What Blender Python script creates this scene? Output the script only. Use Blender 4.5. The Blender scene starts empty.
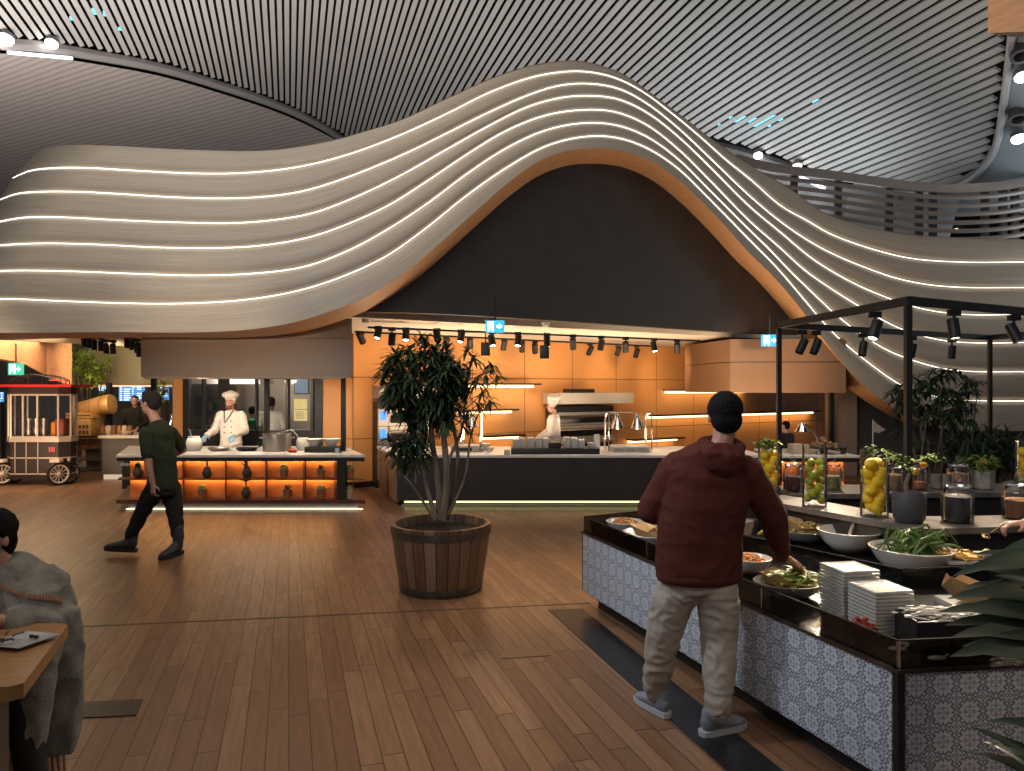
import bpy, bmesh, math, random
from mathutils import Vector, Matrix, Euler, noise
R = random.Random(7)
PI = math.pi
C = bpy.context.scene.collection
CAMH, HZ, FL = 1.74, 388.0, 720.0
def V(*a): return Vector(a)
def W(px, py, Y): return Vector(((px-512)/FL*Y, Y, CAMH+(HZ-py)/FL*Y))     # point at distance Y
def G(px, py, z=0.0):                                                      # point on a level surface of height z
    Y = (CAMH-z)*FL/(py-HZ); return Vector(((px-512)/FL*Y, Y, z))
def lerp(a, b, t): return a+(b-a)*t
def interp(tab, x):
    if x <= tab[0][0]: return tab[0][1]
    for i in range(len(tab)-1):
        if x <= tab[i+1][0]:
            x0, y0 = tab[i]; x1, y1 = tab[i+1]
            ym = tab[i-1] if i > 0 else None; yp = tab[i+2] if i+2 < len(tab) else None
            s = (y1-y0)/(x1-x0)
            m0 = s if ym is None else 0.5*(s+(y0-ym[1])/(x0-ym[0]))
            m1 = s if yp is None else 0.5*(s+(yp[1]-y1)/(yp[0]-x1))
            t = (x-x0)/(x1-x0); h = x1-x0
            return (2*t**3-3*t*t+1)*y0+(t**3-2*t*t+t)*h*m0+(-2*t**3+3*t*t)*y1+(t**3-t*t)*h*m1
    return tab[-1][1]
ORD = ['first','second','third','fourth','fifth','sixth','seventh','eighth','ninth','tenth','eleventh','twelfth','thirteenth','fourteenth','fifteenth','sixteenth','seventeenth','eighteenth','nineteenth','twentieth']
# ---------------------------------------------------------------- materials
MATS = {}
def mat(name, col, rough=.5, metal=0, var=0, vscale=8, stretch=(1,1,1), bump=0, bscale=40, emit=None, es=0, trans=0, spec=.5, col2=None, coat=0, sheen=0, alpha=1, coords='Object', ior=1.45):
    if name in MATS: return MATS[name]
    m = bpy.data.materials.new(name); m.use_nodes = True
    nt = m.node_tree; b = nt.nodes['Principled BSDF']
    b.inputs['Base Color'].default_value = (*col, 1); b.inputs['Roughness'].default_value = rough
    b.inputs['Metallic'].default_value = metal; b.inputs['Specular IOR Level'].default_value = spec
    b.inputs['Transmission Weight'].default_value = trans; b.inputs['Coat Weight'].default_value = coat
    b.inputs['Sheen Weight'].default_value = sheen; b.inputs['Alpha'].default_value = alpha; b.inputs['IOR'].default_value = ior
    if emit: b.inputs['Emission Color'].default_value = (*emit, 1); b.inputs['Emission Strength'].default_value = es
    tc = nt.nodes.new('ShaderNodeTexCoord'); mp = nt.nodes.new('ShaderNodeMapping'); mp.inputs['Scale'].default_value = stretch
    nt.links.new(tc.outputs[coords], mp.inputs['Vector'])
    n = nt.nodes.new('ShaderNodeTexNoise'); n.inputs['Scale'].default_value = vscale; n.inputs['Detail'].default_value = 4
    nt.links.new(mp.outputs[0], n.inputs['Vector'])
    if var or col2:
        r = nt.nodes.new('ShaderNodeValToRGB'); c2 = col2 or tuple(max(0, c*(1-var)) for c in col)
        c1 = col if col2 else tuple(min(1, c*(1+var)) for c in col)
        r.color_ramp.elements[0].color = (*c2, 1); r.color_ramp.elements[1].color = (*c1, 1)
        r.color_ramp.elements[0].position = .35; r.color_ramp.elements[1].position = .65
        nt.links.new(n.outputs['Fac'], r.inputs[0]); nt.links.new(r.outputs[0], b.inputs['Base Color'])
    else:
        mr = nt.nodes.new('ShaderNodeMapRange'); mr.inputs['To Min'].default_value = max(.02, rough*.85); mr.inputs['To Max'].default_value = min(1, rough*1.15)
        nt.links.new(n.outputs['Fac'], mr.inputs['Value']); nt.links.new(mr.outputs[0], b.inputs['Roughness'])
    if bump:
        n2 = nt.nodes.new('ShaderNodeTexNoise'); n2.inputs['Scale'].default_value = bscale; nt.links.new(mp.outputs[0], n2.inputs['Vector'])
        bp = nt.nodes.new('ShaderNodeBump'); bp.inputs['Strength'].default_value = bump; bp.inputs['Distance'].default_value = .02
        nt.links.new(n2.outputs['Fac'], bp.inputs['Height']); nt.links.new(bp.outputs[0], b.inputs['Normal'])
    MATS[name] = m; return m
class NB:                                   # tiny node helper
    def __init__(s, name, rough=.5):
        s.m = bpy.data.materials.new(name); s.m.use_nodes = True; s.nt = s.m.node_tree; s.b = s.nt.nodes['Principled BSDF']
        s.b.inputs['Roughness'].default_value = rough; MATS[name] = s.m
    def put(s, inp, v):
        if isinstance(v, (int, float)): inp.default_value = v
        else: s.nt.links.new(v, inp)
    def math(s, op, a, b=0, c=None):
        n = s.nt.nodes.new('ShaderNodeMath'); n.operation = op
        s.put(n.inputs[0], a); s.put(n.inputs[1], b)
        if c is not None: s.put(n.inputs[2], c)
        return n.outputs[0]
    def node(s, t): return s.nt.nodes.new(t)
    def xyz(s, coord='UV', rot=0, scale=(1,1,1)):
        tc = s.node('ShaderNodeTexCoord'); mp = s.node('ShaderNodeMapping'); mp.inputs['Rotation'].default_value = (0,0,rot); mp.inputs['Scale'].default_value = scale
        s.nt.links.new(tc.outputs[coord], mp.inputs['Vector']); sp = s.node('ShaderNodeSeparateXYZ'); s.nt.links.new(mp.outputs[0], sp.inputs[0])
        return mp.outputs[0], sp.outputs[0], sp.outputs[1], sp.outputs[2]
    def mix(s, f, a, b):
        n = s.node('ShaderNodeMix'); n.data_type = 'RGBA'; s.put(n.inputs[0], f)
        for i, v in ((6, a), (7, b)):
            if isinstance(v, tuple): n.inputs[i].default_value = (*v, 1)
            else: s.nt.links.new(v, n.inputs[i])
        return n.outputs[2]
    def ramp(s, f, stops):
        r = s.node('ShaderNodeValToRGB'); s.nt.links.new(f, r.inputs[0]); e = r.color_ramp.elements
        while len(e) < len(stops): e.new(.5)
        for k, (p, c) in enumerate(stops): e[k].position = p; e[k].color = (*c, 1)
        return r.outputs[0]
    def noise(s, vec, scale, detail=4):
        n = s.node('ShaderNodeTexNoise'); n.inputs['Scale'].default_value = scale; n.inputs['Detail'].default_value = detail; s.nt.links.new(vec, n.inputs['Vector']); return n.outputs['Fac']
    def bump(s, h, st=.3, d=.01):
        n = s.node('ShaderNodeBump'); n.inputs['Strength'].default_value = st; n.inputs['Distance'].default_value = d
        s.nt.links.new(h, n.inputs['Height']); s.nt.links.new(n.outputs[0], s.b.inputs['Normal'])
# ---------------------------------------------------------------- objects
ROOTLOC = {}
def thing(name, label, cat, loc=(0,0,0), rotz=0, group=None):
    o = bpy.data.objects.new(name, None); C.objects.link(o); o.location = loc; o.rotation_euler = (0,0,rotz)
    o.empty_display_size = .1
    o['label'] = label; o['category'] = cat
    if group: o['group'] = group
    ROOTLOC[o.name] = Matrix.Translation(Vector(loc)) @ Matrix.Rotation(rotz, 4, 'Z')
    return o
def tag(o, label=None, cat=None, group=None, kind=None):
    if label: o['label'] = label
    if cat: o['category'] = cat
    if group: o['group'] = group
    if kind: o['kind'] = kind
    return o
def rootmat(p):
    while p.parent: p = p.parent
    return ROOTLOC.get(p.name, Matrix.Identity(4))
def add_uv(me):
    if me.uv_layers: return
    uv = me.uv_layers.new(name='UVMap'); z = Vector((0,0,1))
    for p in me.polygons:
        n = p.normal
        if abs(n.z) > .8: tu, tv = Vector((1,0,0)), Vector((0,1,0))
        else: tu = z.cross(n).normalized(); tv = z
        for li in p.loop_indices:
            co = me.vertices[me.loops[li].vertex_index].co; uv.data[li].uv = (co.dot(tu), co.dot(tv))
class MB:
    def __init__(s): s.bm = bmesh.new()
    def face(s, pts):
        try: return s.bm.faces.new([s.bm.verts.new(p) for p in pts])
        except ValueError: return None
    def hull(s, q, top):                     # prism between two loops of equal count
        a = [s.bm.verts.new(p) for p in q]; b = [s.bm.verts.new(p) for p in top]; n = len(q)
        s.bm.faces.new(a[::-1]); s.bm.faces.new(b)
        for i in range(n): s.bm.faces.new([a[i], a[(i+1)%n], b[(i+1)%n], b[i]])
        return s
    def prism(s, pts, z0, z1): return s.hull([Vector((p[0],p[1],z0)) for p in pts], [Vector((p[0],p[1],z1)) for p in pts])
    def box(s, c, d, rz=0, M=None, bev=0):
        x, y, z = d[0]/2, d[1]/2, d[2]/2; T = Matrix.Translation(Vector(c)) @ (M or Matrix.Rotation(rz, 4, 'Z'))
        k = len(s.bm.verts)
        q = [T @ Vector(p) for p in ((-x,-y,-z),(x,-y,-z),(x,y,-z),(-x,y,-z))]; t = [T @ Vector(p) for p in ((-x,-y,z),(x,-y,z),(x,y,z),(-x,y,z))]
        if not bev: return s.hull(q, t)
        a = [s.bm.verts.new(p) for p in q]; b = [s.bm.verts.new(p) for p in t]; fs = [s.bm.faces.new(a[::-1]), s.bm.faces.new(b)]
        for i in range(4): fs.append(s.bm.faces.new([a[i], a[(i+1)%4], b[(i+1)%4], b[i]]))
        es = set(e for f in fs for e in f.edges); bmesh.ops.bevel(s.bm, geom=list(es), offset=bev, segments=2, affect='EDGES', profile=.5)
        return s
    def b2(s, lo, hi, bev=0): return s.box([(lo[i]+hi[i])/2 for i in range(3)], [abs(hi[i]-lo[i]) for i in range(3)], bev=bev)
    def ring(s, c, x, y, rx, ry, n): return [s.bm.verts.new(c+x*(rx*math.cos(2*PI*k/n))+y*(ry*math.sin(2*PI*k/n))) for k in range(n)]
    def rings(s, rs, cap=True, close=False):
        n = len(rs[0])
        for i in range(len(rs)-1+(1 if close else 0)):
            a, b = rs[i], rs[(i+1)%len(rs)]
            for k in range(n): s.bm.faces.new([a[k], a[(k+1)%n], b[(k+1)%n], b[k]])
        if cap and not close: s.bm.faces.new(rs[0][::-1]); s.bm.faces.new(rs[-1])
        return s
    def tube(s, pts, r, n=8, close=False, up=None):
        pts = [Vector(p) for p in pts]; rr = r if isinstance(r, (list, tuple)) else [r]*len(pts); out = []; px = None
        for i, p in enumerate(pts):
            if close: t = pts[(i+1)%len(pts)]-pts[i-1]
            else: t = pts[min(i+1, len(pts)-1)]-pts[max(i-1, 0)]
            t.normalize()
            if px is None: px = t.cross(Vector((0,0,1)) if abs(t.z) < .9 else Vector((1,0,0))).normalized()
            else: px = (px-t*px.dot(t)).normalized()
            q = rr[i]; q = q if isinstance(q, tuple) else (q, q)
            out.append(s.ring(p, px, t.cross(px), q[0], q[1], n))
        return s.rings(out, close=close)
    def lathe(s, prof, c=(0,0,0), n=24, cap=True):
        c = Vector(c); return s.rings([s.ring(c+Vector((0,0,z)), Vector((1,0,0)), Vector((0,1,0)), max(r,.0005), max(r,.0005), n) for r, z in prof], cap=cap)
    def ell(s, c, r, n=12, m=8, M=None):
        T = Matrix.Translation(Vector(c)) @ (M or Matrix.Identity(4)); rs = []
        for i in range(1, m):
            a = PI*i/m; rs.append([s.bm.verts.new(T @ Vector((r[0]*math.sin(a)*math.cos(2*PI*k/n), r[1]*math.sin(a)*math.sin(2*PI*k/n), -r[2]*math.cos(a)))) for k in range(n)])
        b = s.bm.verts.new(T @ Vector((0,0,-r[2]))); t = s.bm.verts.new(T @ Vector((0,0,r[2])))
        for k in range(n): s.bm.faces.new([b, rs[0][(k+1)%n], rs[0][k]]); s.bm.faces.new([t, rs[-1][k], rs[-1][(k+1)%n]])
        return s.rings(rs, cap=False)
    def cap(s, a, b, ra, rb, n=10):          # tapered capsule
        a = Vector(a); b = Vector(b); d = (b-a); L = d.length; 
        if L < 1e-5: return s.ell(a, (ra,ra,ra))
        d.normalize(); s.tube([a-d*ra*.95, a-d*ra*.6, a, b, b+d*rb*.6, b+d*rb*.95], [ra*.3, ra*.8, ra, rb, rb*.8, rb*.3], n); return s
    def loft(s, secs, n=18):                 # secs: (center, rx, ry, xdir)
        rs = []
        for i, (c, rx, ry, xd) in enumerate(secs):
            c = Vector(c); a = Vector(secs[max(i-1,0)][0]); b = Vector(secs[min(i+1,len(secs)-1)][0]); t = (b-a).normalized()
            x = Vector(xd); x = (x-t*x.dot(t)).normalized(); rs.append(s.ring(c, x, t.cross(x), rx, ry, n))
        return s.rings(rs)
    def leaf(s, p, d, L, w, droop=.5, up=Vector((0,0,1)), fold=.2, segs=3):
        d = d.normalized(); side = d.cross(up); side = side.normalized() if side.length > .05 else Vector((1,0,0)); pts = []
        q = Vector(p); dd = d.copy(); cl = []
        for i in range(segs+1):
            cl.append((q.copy(), dd.copy())); dd = (dd-Vector((0,0,1))*droop/segs).normalized(); q = q+dd*(L/segs)
        prev = None
        for i, (c, t) in enumerate(cl):
            f = i/segs; ww = w*(.35+.65*math.sin(PI*min(1, f*1.15+.12)))*(1 if i < segs else .05)
            nrm = side.cross(t).normalized(); a = s.bm.verts.new(c+side*ww+nrm*ww*fold); m = s.bm.verts.new(c); b = s.bm.verts.new(c-side*ww+nrm*ww*fold)
            if prev: s.bm.faces.new([prev[0], a, m, prev[1]]); s.bm.faces.new([prev[1], m, b, prev[2]])
            prev = (a, m, b)
        return s
    def shear(s, k, y0):
        for v in s.bm.verts: v.co.x += k*(v.co.y-y0)
        return s
    def tf(s, M):
        bmesh.ops.transform(s.bm, matrix=M, verts=s.bm.verts); return s
    def build(s, name, m, parent=None, label=None, smooth=True, local=False, bevel=0, kind=None, solid=0, recalc=True):
        if recalc: bmesh.ops.recalc_face_normals(s.bm, faces=s.bm.faces)
        me = bpy.data.meshes.new(name)
        if parent is not None and not local: bmesh.ops.transform(s.bm, matrix=rootmat(parent).inverted(), verts=s.bm.verts)
        s.bm.to_mesh(me); s.bm.free(); add_uv(me)
        o = bpy.data.objects.new(name, me); C.objects.link(o)
        if m: me.materials.append(m)
        if smooth:
            me.polygons.foreach_set('use_smooth', [True]*len(me.polygons)); me.set_sharp_from_angle(angle=math.radians(38))
        if parent is not None: o.parent = parent
        if label: o['label'] = label
        if kind: o['kind'] = kind
        if bevel:
            b = o.modifiers.new('b', 'BEVEL'); b.width = bevel; b.segments = 2; b.limit_method = 'ANGLE'
        if solid:
            b = o.modifiers.new('s', 'SOLIDIFY'); b.thickness = solid; b.offset = 0
        me.update(); return o
def origin_to(o, p):                         # put a top-level mesh's origin at p
    p = Vector(p); o.data.transform(Matrix.Translation(-p)); o.location = p; return o
def solo(mb, name, m, label, cat, group=None, kind=None, at=None, **k):
    o = mb.build(name, m, **k); tag(o, label, cat, group, kind)
    if at is None:
        vs = o.data.vertices; xs = [v.co.x for v in vs]; ys = [v.co.y for v in vs]; zs = [v.co.z for v in vs]
        at = ((min(xs)+max(xs))/2, (min(ys)+max(ys))/2, min(zs))
    return origin_to(o, at)
def struct(name, mb, m, **k):
    o = mb.build(name, m, **k); o['kind'] = 'structure'; return o
def copy_tree(o, parent=None):
    c = o.copy(); C.objects.link(c); c.parent = parent
    for ch in list(o.children): copy_tree(ch, c)
    return c
def light(name, kind, loc, energy, col, target=None, size=.1, angle=60, blend=.6, sy=None):
    l = bpy.data.lights.new(name, kind); l.energy = energy; l.color = col
    if kind == 'AREA':
        l.size = size
        if sy: l.shape = 'RECTANGLE'; l.size_y = sy
    elif kind == 'SPOT': l.spot_size = math.radians(angle); l.spot_blend = blend; l.shadow_soft_size = size
    else: l.shadow_soft_size = size
    o = bpy.data.objects.new(name, l); C.objects.link(o); o.location = loc
    if target is not None: o.rotation_euler = (Vector(target)-Vector(loc)).to_track_quat('-Z', 'Y').to_euler()
    return o
# common materials
black = mat('black_metal', (.012,.012,.013), .45, .3); steel = mat('brushed_steel', (.45,.43,.40), .32, 1, bump=.1, stretch=(1,1,12), bscale=20)
chrome = mat('chrome', (.75,.75,.75), .12, 1); white_c = mat('white_ceramic', (.74,.69,.60), .25, coat=.4)
dark_p = mat('dark_panel', (.030,.024,.021), .55, var=.12, vscale=3); bound = mat('black_laminate', (.016,.014,.014), .4)
stone_w = mat('pale_stone_top', (.62,.58,.54), .3, var=.08, vscale=12); orange = None
# Dielectric glass as thin panes
def glassmat(name, tint=(.9,.95,.93), a=.12, rough=.03):
    nb = NB(name); nt = nb.nt; tr = nb.node('ShaderNodeBsdfTransparent'); tr.inputs[0].default_value = (*tint, 1)
    gl = nb.node('ShaderNodeBsdfGlossy'); gl.inputs[0].default_value = (1,1,1,1); gl.inputs['Roughness'].default_value = rough
    fr = nb.node('ShaderNodeFresnel'); fr.inputs[0].default_value = 1.22
    f2 = nb.math('ADD', nb.math('MULTIPLY', fr.outputs[0], .9), a*.3)
    mx = nb.node('ShaderNodeMixShader'); nt.links.new(f2, mx.inputs[0]); nt.links.new(tr.outputs[0], mx.inputs[1]); nt.links.new(gl.outputs[0], mx.inputs[2])
    nt.links.new(mx.outputs[0], nt.nodes['Material Output'].inputs['Surface']); return nb.m
glass = glassmat('clear_glass', (.985,.99,.985), .05); smoke = glassmat('smoked_glass', (.35,.34,.33), .1)
def emis(name, col, st): return mat(name, (0.02,0.02,0.02), .5, emit=col, es=st)
led = emis('led_white', (1,.93,.80), 2.6); led_w = emis('led_warm', (1,.66,.32), 4.5); lens = emis('lamp_lens', (1,.88,.7), 9.0)
# ================================================================ SETTING
# --- floor planks
nb = NB('oak_planks', .33)
vec, x, y, z = nb.xyz('Object', rot=-math.atan2(.31, 1))       # plank frame: x across, y along
PW = .105
row = nb.math('FLOOR', nb.math('DIVIDE', x, PW)); wn = nb.node('ShaderNodeTexWhiteNoise'); wn.noise_dimensions = '1D'; nb.nt.links.new(row, wn.inputs['W'])
yy = nb.math('DIVIDE', nb.math('ADD', y, nb.math('MULTIPLY', wn.outputs[0], 3.0)), 1.15); seg = nb.math('FLOOR', yy)
cid = nb.math('ADD', nb.math('MULTIPLY', row, 17.31), nb.math('MULTIPLY', seg, 5.77)); w2 = nb.node('ShaderNodeTexWhiteNoise'); w2.noise_dimensions = '1D'; nb.nt.links.new(cid, w2.inputs['W'])
fx = nb.math('FRACT', nb.math('DIVIDE', x, PW)); fy = nb.math('FRACT', yy)
ex = nb.math('MINIMUM', fx, nb.math('SUBTRACT', 1, fx)); ey = nb.math('MINIMUM', fy, nb.math('SUBTRACT', 1, fy))
seam = nb.math('MAXIMUM', nb.math('LESS_THAN', ex, .022), nb.math('LESS_THAN', ey, .003))
cb = nb.node('ShaderNodeCombineXYZ'); nb.put(cb.inputs[0], nb.math('MULTIPLY', x, 16)); nb.put(cb.inputs[1], nb.math('MULTIPLY', y, 1.3)); nb.put(cb.inputs[2], cid)
gr = nb.noise(cb.outputs[0], 2.2, 6)
base = nb.ramp(w2.outputs[0], [(0, (.19,.098,.052)), (.5, (.23,.125,.068)), (1, (.29,.165,.092))])
fine = nb.mix(nb.math('MULTIPLY', nb.math('SUBTRACT', gr, .35), 1.5), base, (.13,.066,.036))
nb.nt.links.new(nb.mix(seam, fine, (.025,.012,.008)), nb.b.inputs['Base Color'])
nb.put(nb.b.inputs['Roughness'], nb.math('ADD', .27, nb.math('MULTIPLY', gr, .2)))
nb.bump(nb.math('ADD', nb.math('MULTIPLY', seam, -1), nb.math('MULTIPLY', gr, .25)), .25, .004)
struct('floor', MB().b2((-30,-4,-.2), (26,40,0)), nb.m, smooth=False)
seamm = mat('floor_seam', (.13,.085,.055), .4, var=.2, vscale=20)
p0 = G(-260, 640); p1 = G(600, 605); 
def strip(a, b, w, z0=0, z1=.004):
    d = (b-a).normalized(); n = Vector((-d.y, d.x, 0))*w/2; return [a-n, b-n, b+n, a+n]
struct('floor_trim_1', MB().prism(strip(G(-60,633), G(590,603), .03), 0, .003), seamm)
darkstone = mat('dark_floor_band', (.014,.014,.016), .3, var=.2, vscale=30)
struct('floor_trim_2', MB().prism([G(548,610), G(582,609), V(1.70,1.6,0), V(1.46,1.6,0)], 0, .005), darkstone)
hatch = mat('floor_hatch_metal', (.05,.042,.035), .35, .6, var=.1)
t = thing('floor_hatch', 'dark metal floor hatch set in the planks right of the seated woman', 'floor hatch', G(106,710))
MB().prism([G(72,719,.0), G(136,716), G(143,700), G(80,703)], .001, .006).build('cover', hatch, t)
t = thing('floor_box', 'square wooden floor box lid flush in the planks right of the tub', 'floor box', G(520,655))
MB().prism(strip(G(500,655), G(548,652), .14), .001, .004).build('lid', mat('lid_wood', (.19,.11,.06), .35, var=.2, vscale=20, stretch=(8,1,1)), t)
# --- ceiling of slats
HT = [(-14,5.5),(-9,7.3),(-5.8,9.0),(-1,10.2),(1.5,10.35),(4.1,10.0),(7,8.85),(10,7.35),(11.8,6.45),(15,4.8),(20,2.6)]
def hh(w): return interp(HT, w)
def ceilpt(px, py, up=0.0):                                      # where the sight line meets the vaulted ceiling
    lo, hi = 3.0, 80.0
    def f(Y): return (HZ-py)/FL*Y-hh((px-289)/FL*Y)
    for _ in range(50):
        m = (lo+hi)/2
        if f(m) > 0: hi = m
        else: lo = m
    Y = (lo+hi)/2; return Vector(((px-512)/FL*Y, Y, CAMH+(HZ-py)/FL*Y+up))
LEFTB = [(-140,20),(-60,30),(0,37),(40,40),(100,50),(160,62),(220,80),(280,101),(320,120),(345,136)]
RIGHTB = [(1014,-60),(1012,0),(1007,50),(1002,90),(997,125),(990,150),(977,168),(960,180),(935,188),(900,190),(850,183)]
FARB = [(810,170),(780,158),(745,147),(716,140),(600,134),(450,134),(345,136)]
POLY = [(-140,-90),(1014,-90)]+RIGHTB+FARB+LEFTB[::-1]
def inside(x, y):
    r = False; j = len(POLY)-1
    for i in range(len(POLY)):
        xi, yi = POLY[i]; xj, yj = POLY[j]
        if (yi > y) != (yj > y) and x < (xj-xi)*(y-yi)/(yj-yi)+xi: r = not r
        j = i
    return r
slatm = mat('ceiling_slats', (.40,.405,.40), .6, var=.06, vscale=.4); 
mb = MB(); w = -13.0; arc = 0
while w < 16:
    h = hh(w); sl = (hh(w+.05)-hh(w-.05))/.1; c = 1/math.sqrt(1+sl*sl); T = Vector((c, 0, sl*c)); N = Vector((-sl*c, 0, c))
    Ys = [i*.15 for i in range(24, 400)]; ins = [Y for Y in Ys if inside(289+FL*w/Y, HZ-FL*h/Y)]
    if ins:
        y0, y1 = min(ins), max(ins)
        def P(Y, a, b): return Vector((w-.31*Y, Y, CAMH+h))+T*a+N*b
        mb.hull([P(y0,-.064,0), P(y0,.064,0), P(y0,.064,.05), P(y0,-.064,.05)], [P(y1,-.064,0), P(y1,.064,0), P(y1,.064,.05), P(y1,-.064,.05)])
    w += .2*c
struct('ceiling', mb, slatm, smooth=False)
void = mat('ceiling_void_black', (.006,.006,.008), .9)
mb = MB(); WS = [-16+i for i in range(37)]
for i in range(len(WS)-1):
    a, b = WS[i], WS[i+1]
    q = [Vector((a-.31*Y if 0 else a-.31*Y, Y, CAMH+hh(a)+1.2)) for Y in (2, 60)]; r = [Vector((b-.31*Y, Y, CAMH+hh(b)+1.2)) for Y in (2, 60)]
    mb.hull([q[0], r[0], r[1], q[1]], [v+Vector((0,0,.1)) for v in (q[0], r[0], r[1], q[1])])
struct('ceiling_backing', mb, void, smooth=False)
sky = emis('skylight_glow', (.10,.55,.85), 3)
gl = [(742,128,26,4),(760,131,22,7),(775,127,16,4),(817,111,9,2.4),(722,134,8,2),(95,20,7,5),(106,22,6,4),(120,37,4,2),(72,27,5,2.5)]
for k, (px, py, wx, wy) in enumerate(gl):
    a = [ceilpt(px+i*wx/2, py+j*wy/2)+Vector((0,0,.2)) for i, j in ((-1,-1),(1,-1),(1,1),(-1,1))]
    mb = MB(); mb.hull(a, [v+Vector((0,0,.04)) for v in a])
    struct('window_%d' % (k+1), mb, sky)
trimm = mat('ceiling_trim_metal', (.42,.42,.44), .4, .2)
trimd = mat('ceiling_trim_dark', (.12,.12,.125), .5)  # even dark grey for the far trim and the spotlight housings
def smoothpts(pts, n):
    out = []; L = len(pts)
    for i in range(n):
        u = i/(n-1)*(L-1); k = min(int(u), L-2); t = u-k; P0 = pts[max(k-1,0)]; P1 = pts[k]; P2 = pts[k+1]; P3 = pts[min(k+2,L-1)]
        out.append(tuple(.5*((2*b)+(-a+c)*t+(2*a-5*b+4*c-d)*t*t+(-a+3*b-3*c+d)*t**3) for a, b, c, d in zip(P0, P1, P2, P3)))
    return out
tr = [ceilpt(x+3, y+1, -.05) for x, y in smoothpts(RIGHTB, 60)]
struct('trim_1', MB().tube(tr, (.07), 6), trimm)
tr = [ceilpt(x, y+2, -.12) for x, y in smoothpts(LEFTB, 50)]
struct('trim_2', MB().tube(tr, [(.10,.15)]*50, 6), mat('ring_trim', (.30,.29,.29), .45, .2))
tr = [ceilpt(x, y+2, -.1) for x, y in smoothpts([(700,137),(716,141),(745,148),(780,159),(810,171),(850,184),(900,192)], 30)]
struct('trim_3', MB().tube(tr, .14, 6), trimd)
# smooth panel outside the slats, right side
pan = mat('ceiling_panel_grey', (.27,.31,.335), .35, var=.04, vscale=.6)
mb = MB()
for j in range(24):
    for i in range(8):
        q = []
        for (a, b) in ((i,j),(i+1,j),(i+1,j+1),(i,j+1)):
            y = -70+b*12; x0 = 0
            xe = interp([(-70,1014),(0,1012),(50,1007),(90,1002),(125,997),(150,990),(168,977),(180,960),(188,935),(215,900)], y)
            q.append(ceilpt(xe+a*25, min(y, 214), .02))
        mb.face(q)
struct('ceiling_panel', mb, pan)
# grey soffit between slats and canopy, right
mb = MB(); bp = [(690,135),(716,142),(745,149),(780,160),(810,172),(850,185),(900,193),(960,197)]
for i in range(len(bp)-1):
    a, b = ceilpt(*bp[i]), ceilpt(*bp[i+1]); mb.face([a, b, b+V(0,1.5,-3.2), a+V(0,1.5,-3.2)])
struct('wall_soffit', mb, mat('soffit_grey', (.30,.30,.31), .5), solid=.05)
# left lower vault with fine cross slats
nb = NB('fine_slats', .55); vec, x, y, z = nb.xyz('Object')
fr = nb.math('FRACT', nb.math('DIVIDE', y, .3)); st = nb.math('LESS_THAN', fr, .4)
nz = nb.noise(vec, .25, 3)
nb.nt.links.new(nb.mix(st, nb.mix(nz, (.37,.345,.33), (.45,.42,.405)), (.30,.28,.27)), nb.b.inputs['Base Color']); nb.bump(st, .4, .03)
mb = MB(); n1 = 30
L = [ceilpt(x, y+4, -.3) for x, y in smoothpts(LEFTB+[(344,150),(330,165)], n1)]
far = [V(-40+i*1.0, 44, 8.0) for i in range(n1)]
for i in range(n1-1):
    for j in range(8):
        def Q(i, j):
            a = L[i]; t = j/8; e = V(lerp(-44, -9, i/(n1-1)), 48, 7.5); return V(lerp(a.x, e.x, t), lerp(a.y, e.y, t), lerp(a.z, e.z, t)-1.2*t*t+0.0)
        mb.face([Q(i,j), Q(i+1,j), Q(i+1,j+1), Q(i,j+1)])
struct('ceiling_vault', mb, nb.m)
# ceiling spotlights
def downlight(p, r, label, face=V(0,-.3,-1)):
    t = thing('ceiling_spotlight', label, 'spotlight', p); q = face.to_track_quat('Z', 'Y').to_matrix().to_4x4(); T = Matrix.Translation(p)@q
    MB().lathe([(r*1.25,-.08),(r*1.3,-.02),(r*1.3,.02),(r*1.0,.03),(r*.95,-.1)], n=16).tf(T).build('housing', trimd, t)
    MB().ell((0,0,.05), (r*1.25,r*1.25,r*.9), 14, 8).tf(T).build('lens', emis('spot_glow', (1,.95,.85), 14), t)
for (px, py, r, lb) in [(758,148,.09,'left one of the two glowing ceiling spotlights above the canopy railing'),(797,159,.09,'right one of the two glowing ceiling spotlights above the canopy railing'),(1018,129,.10,'glowing ceiling spotlight at the right edge, lower one, in the grey panel'),(1022,66,.10,'glowing ceiling spotlight below the wooden box at the right edge'),(6,31,.14,'leftmost glowing ceiling spotlight at the end of the curved trim'),(52,36,.12,'second glowing ceiling spotlight from the left on the curved trim')]:
    downlight(ceilpt(px, py, -.15), r, lb)
for (px, py, lb) in [(1018,111,'dark unlit round ceiling spotlight above the lower glowing one'),(1021,47,'dark unlit round ceiling spotlight just under the wooden box')]:
    p = ceilpt(px, py, -.15); t = thing('ceiling_spotlight', lb, 'spotlight', p)
    MB().lathe([(.15,-.2),(.17,.0),(.17,.03),(.11,.03),(.1,-.1)], n=16).tf(Matrix.Translation(p)@V(-.2,-.4,-1).to_track_quat('Z','Y').to_matrix().to_4x4()).build('housing', mat('dark_fitting', (.05,.05,.055), .5), t)
# slim light strip by the trims
for nme, pts, lb in (('light_strip', [(800,163),(812,169),(825,175)], 'short bright strip light in the curved trim right of the ceiling spotlights'),('light_strip', [(8,38),(26,40),(45,42),(72,45)], 'bright strip light in the curved ceiling trim, top left')):
    P = [ceilpt(x, y, -.35) for x, y in pts]; solo(MB().tube(P, .045, 6), nme, emis('strip_glow', (.9,.95,1), 2.5), lb, 'strip light')
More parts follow.
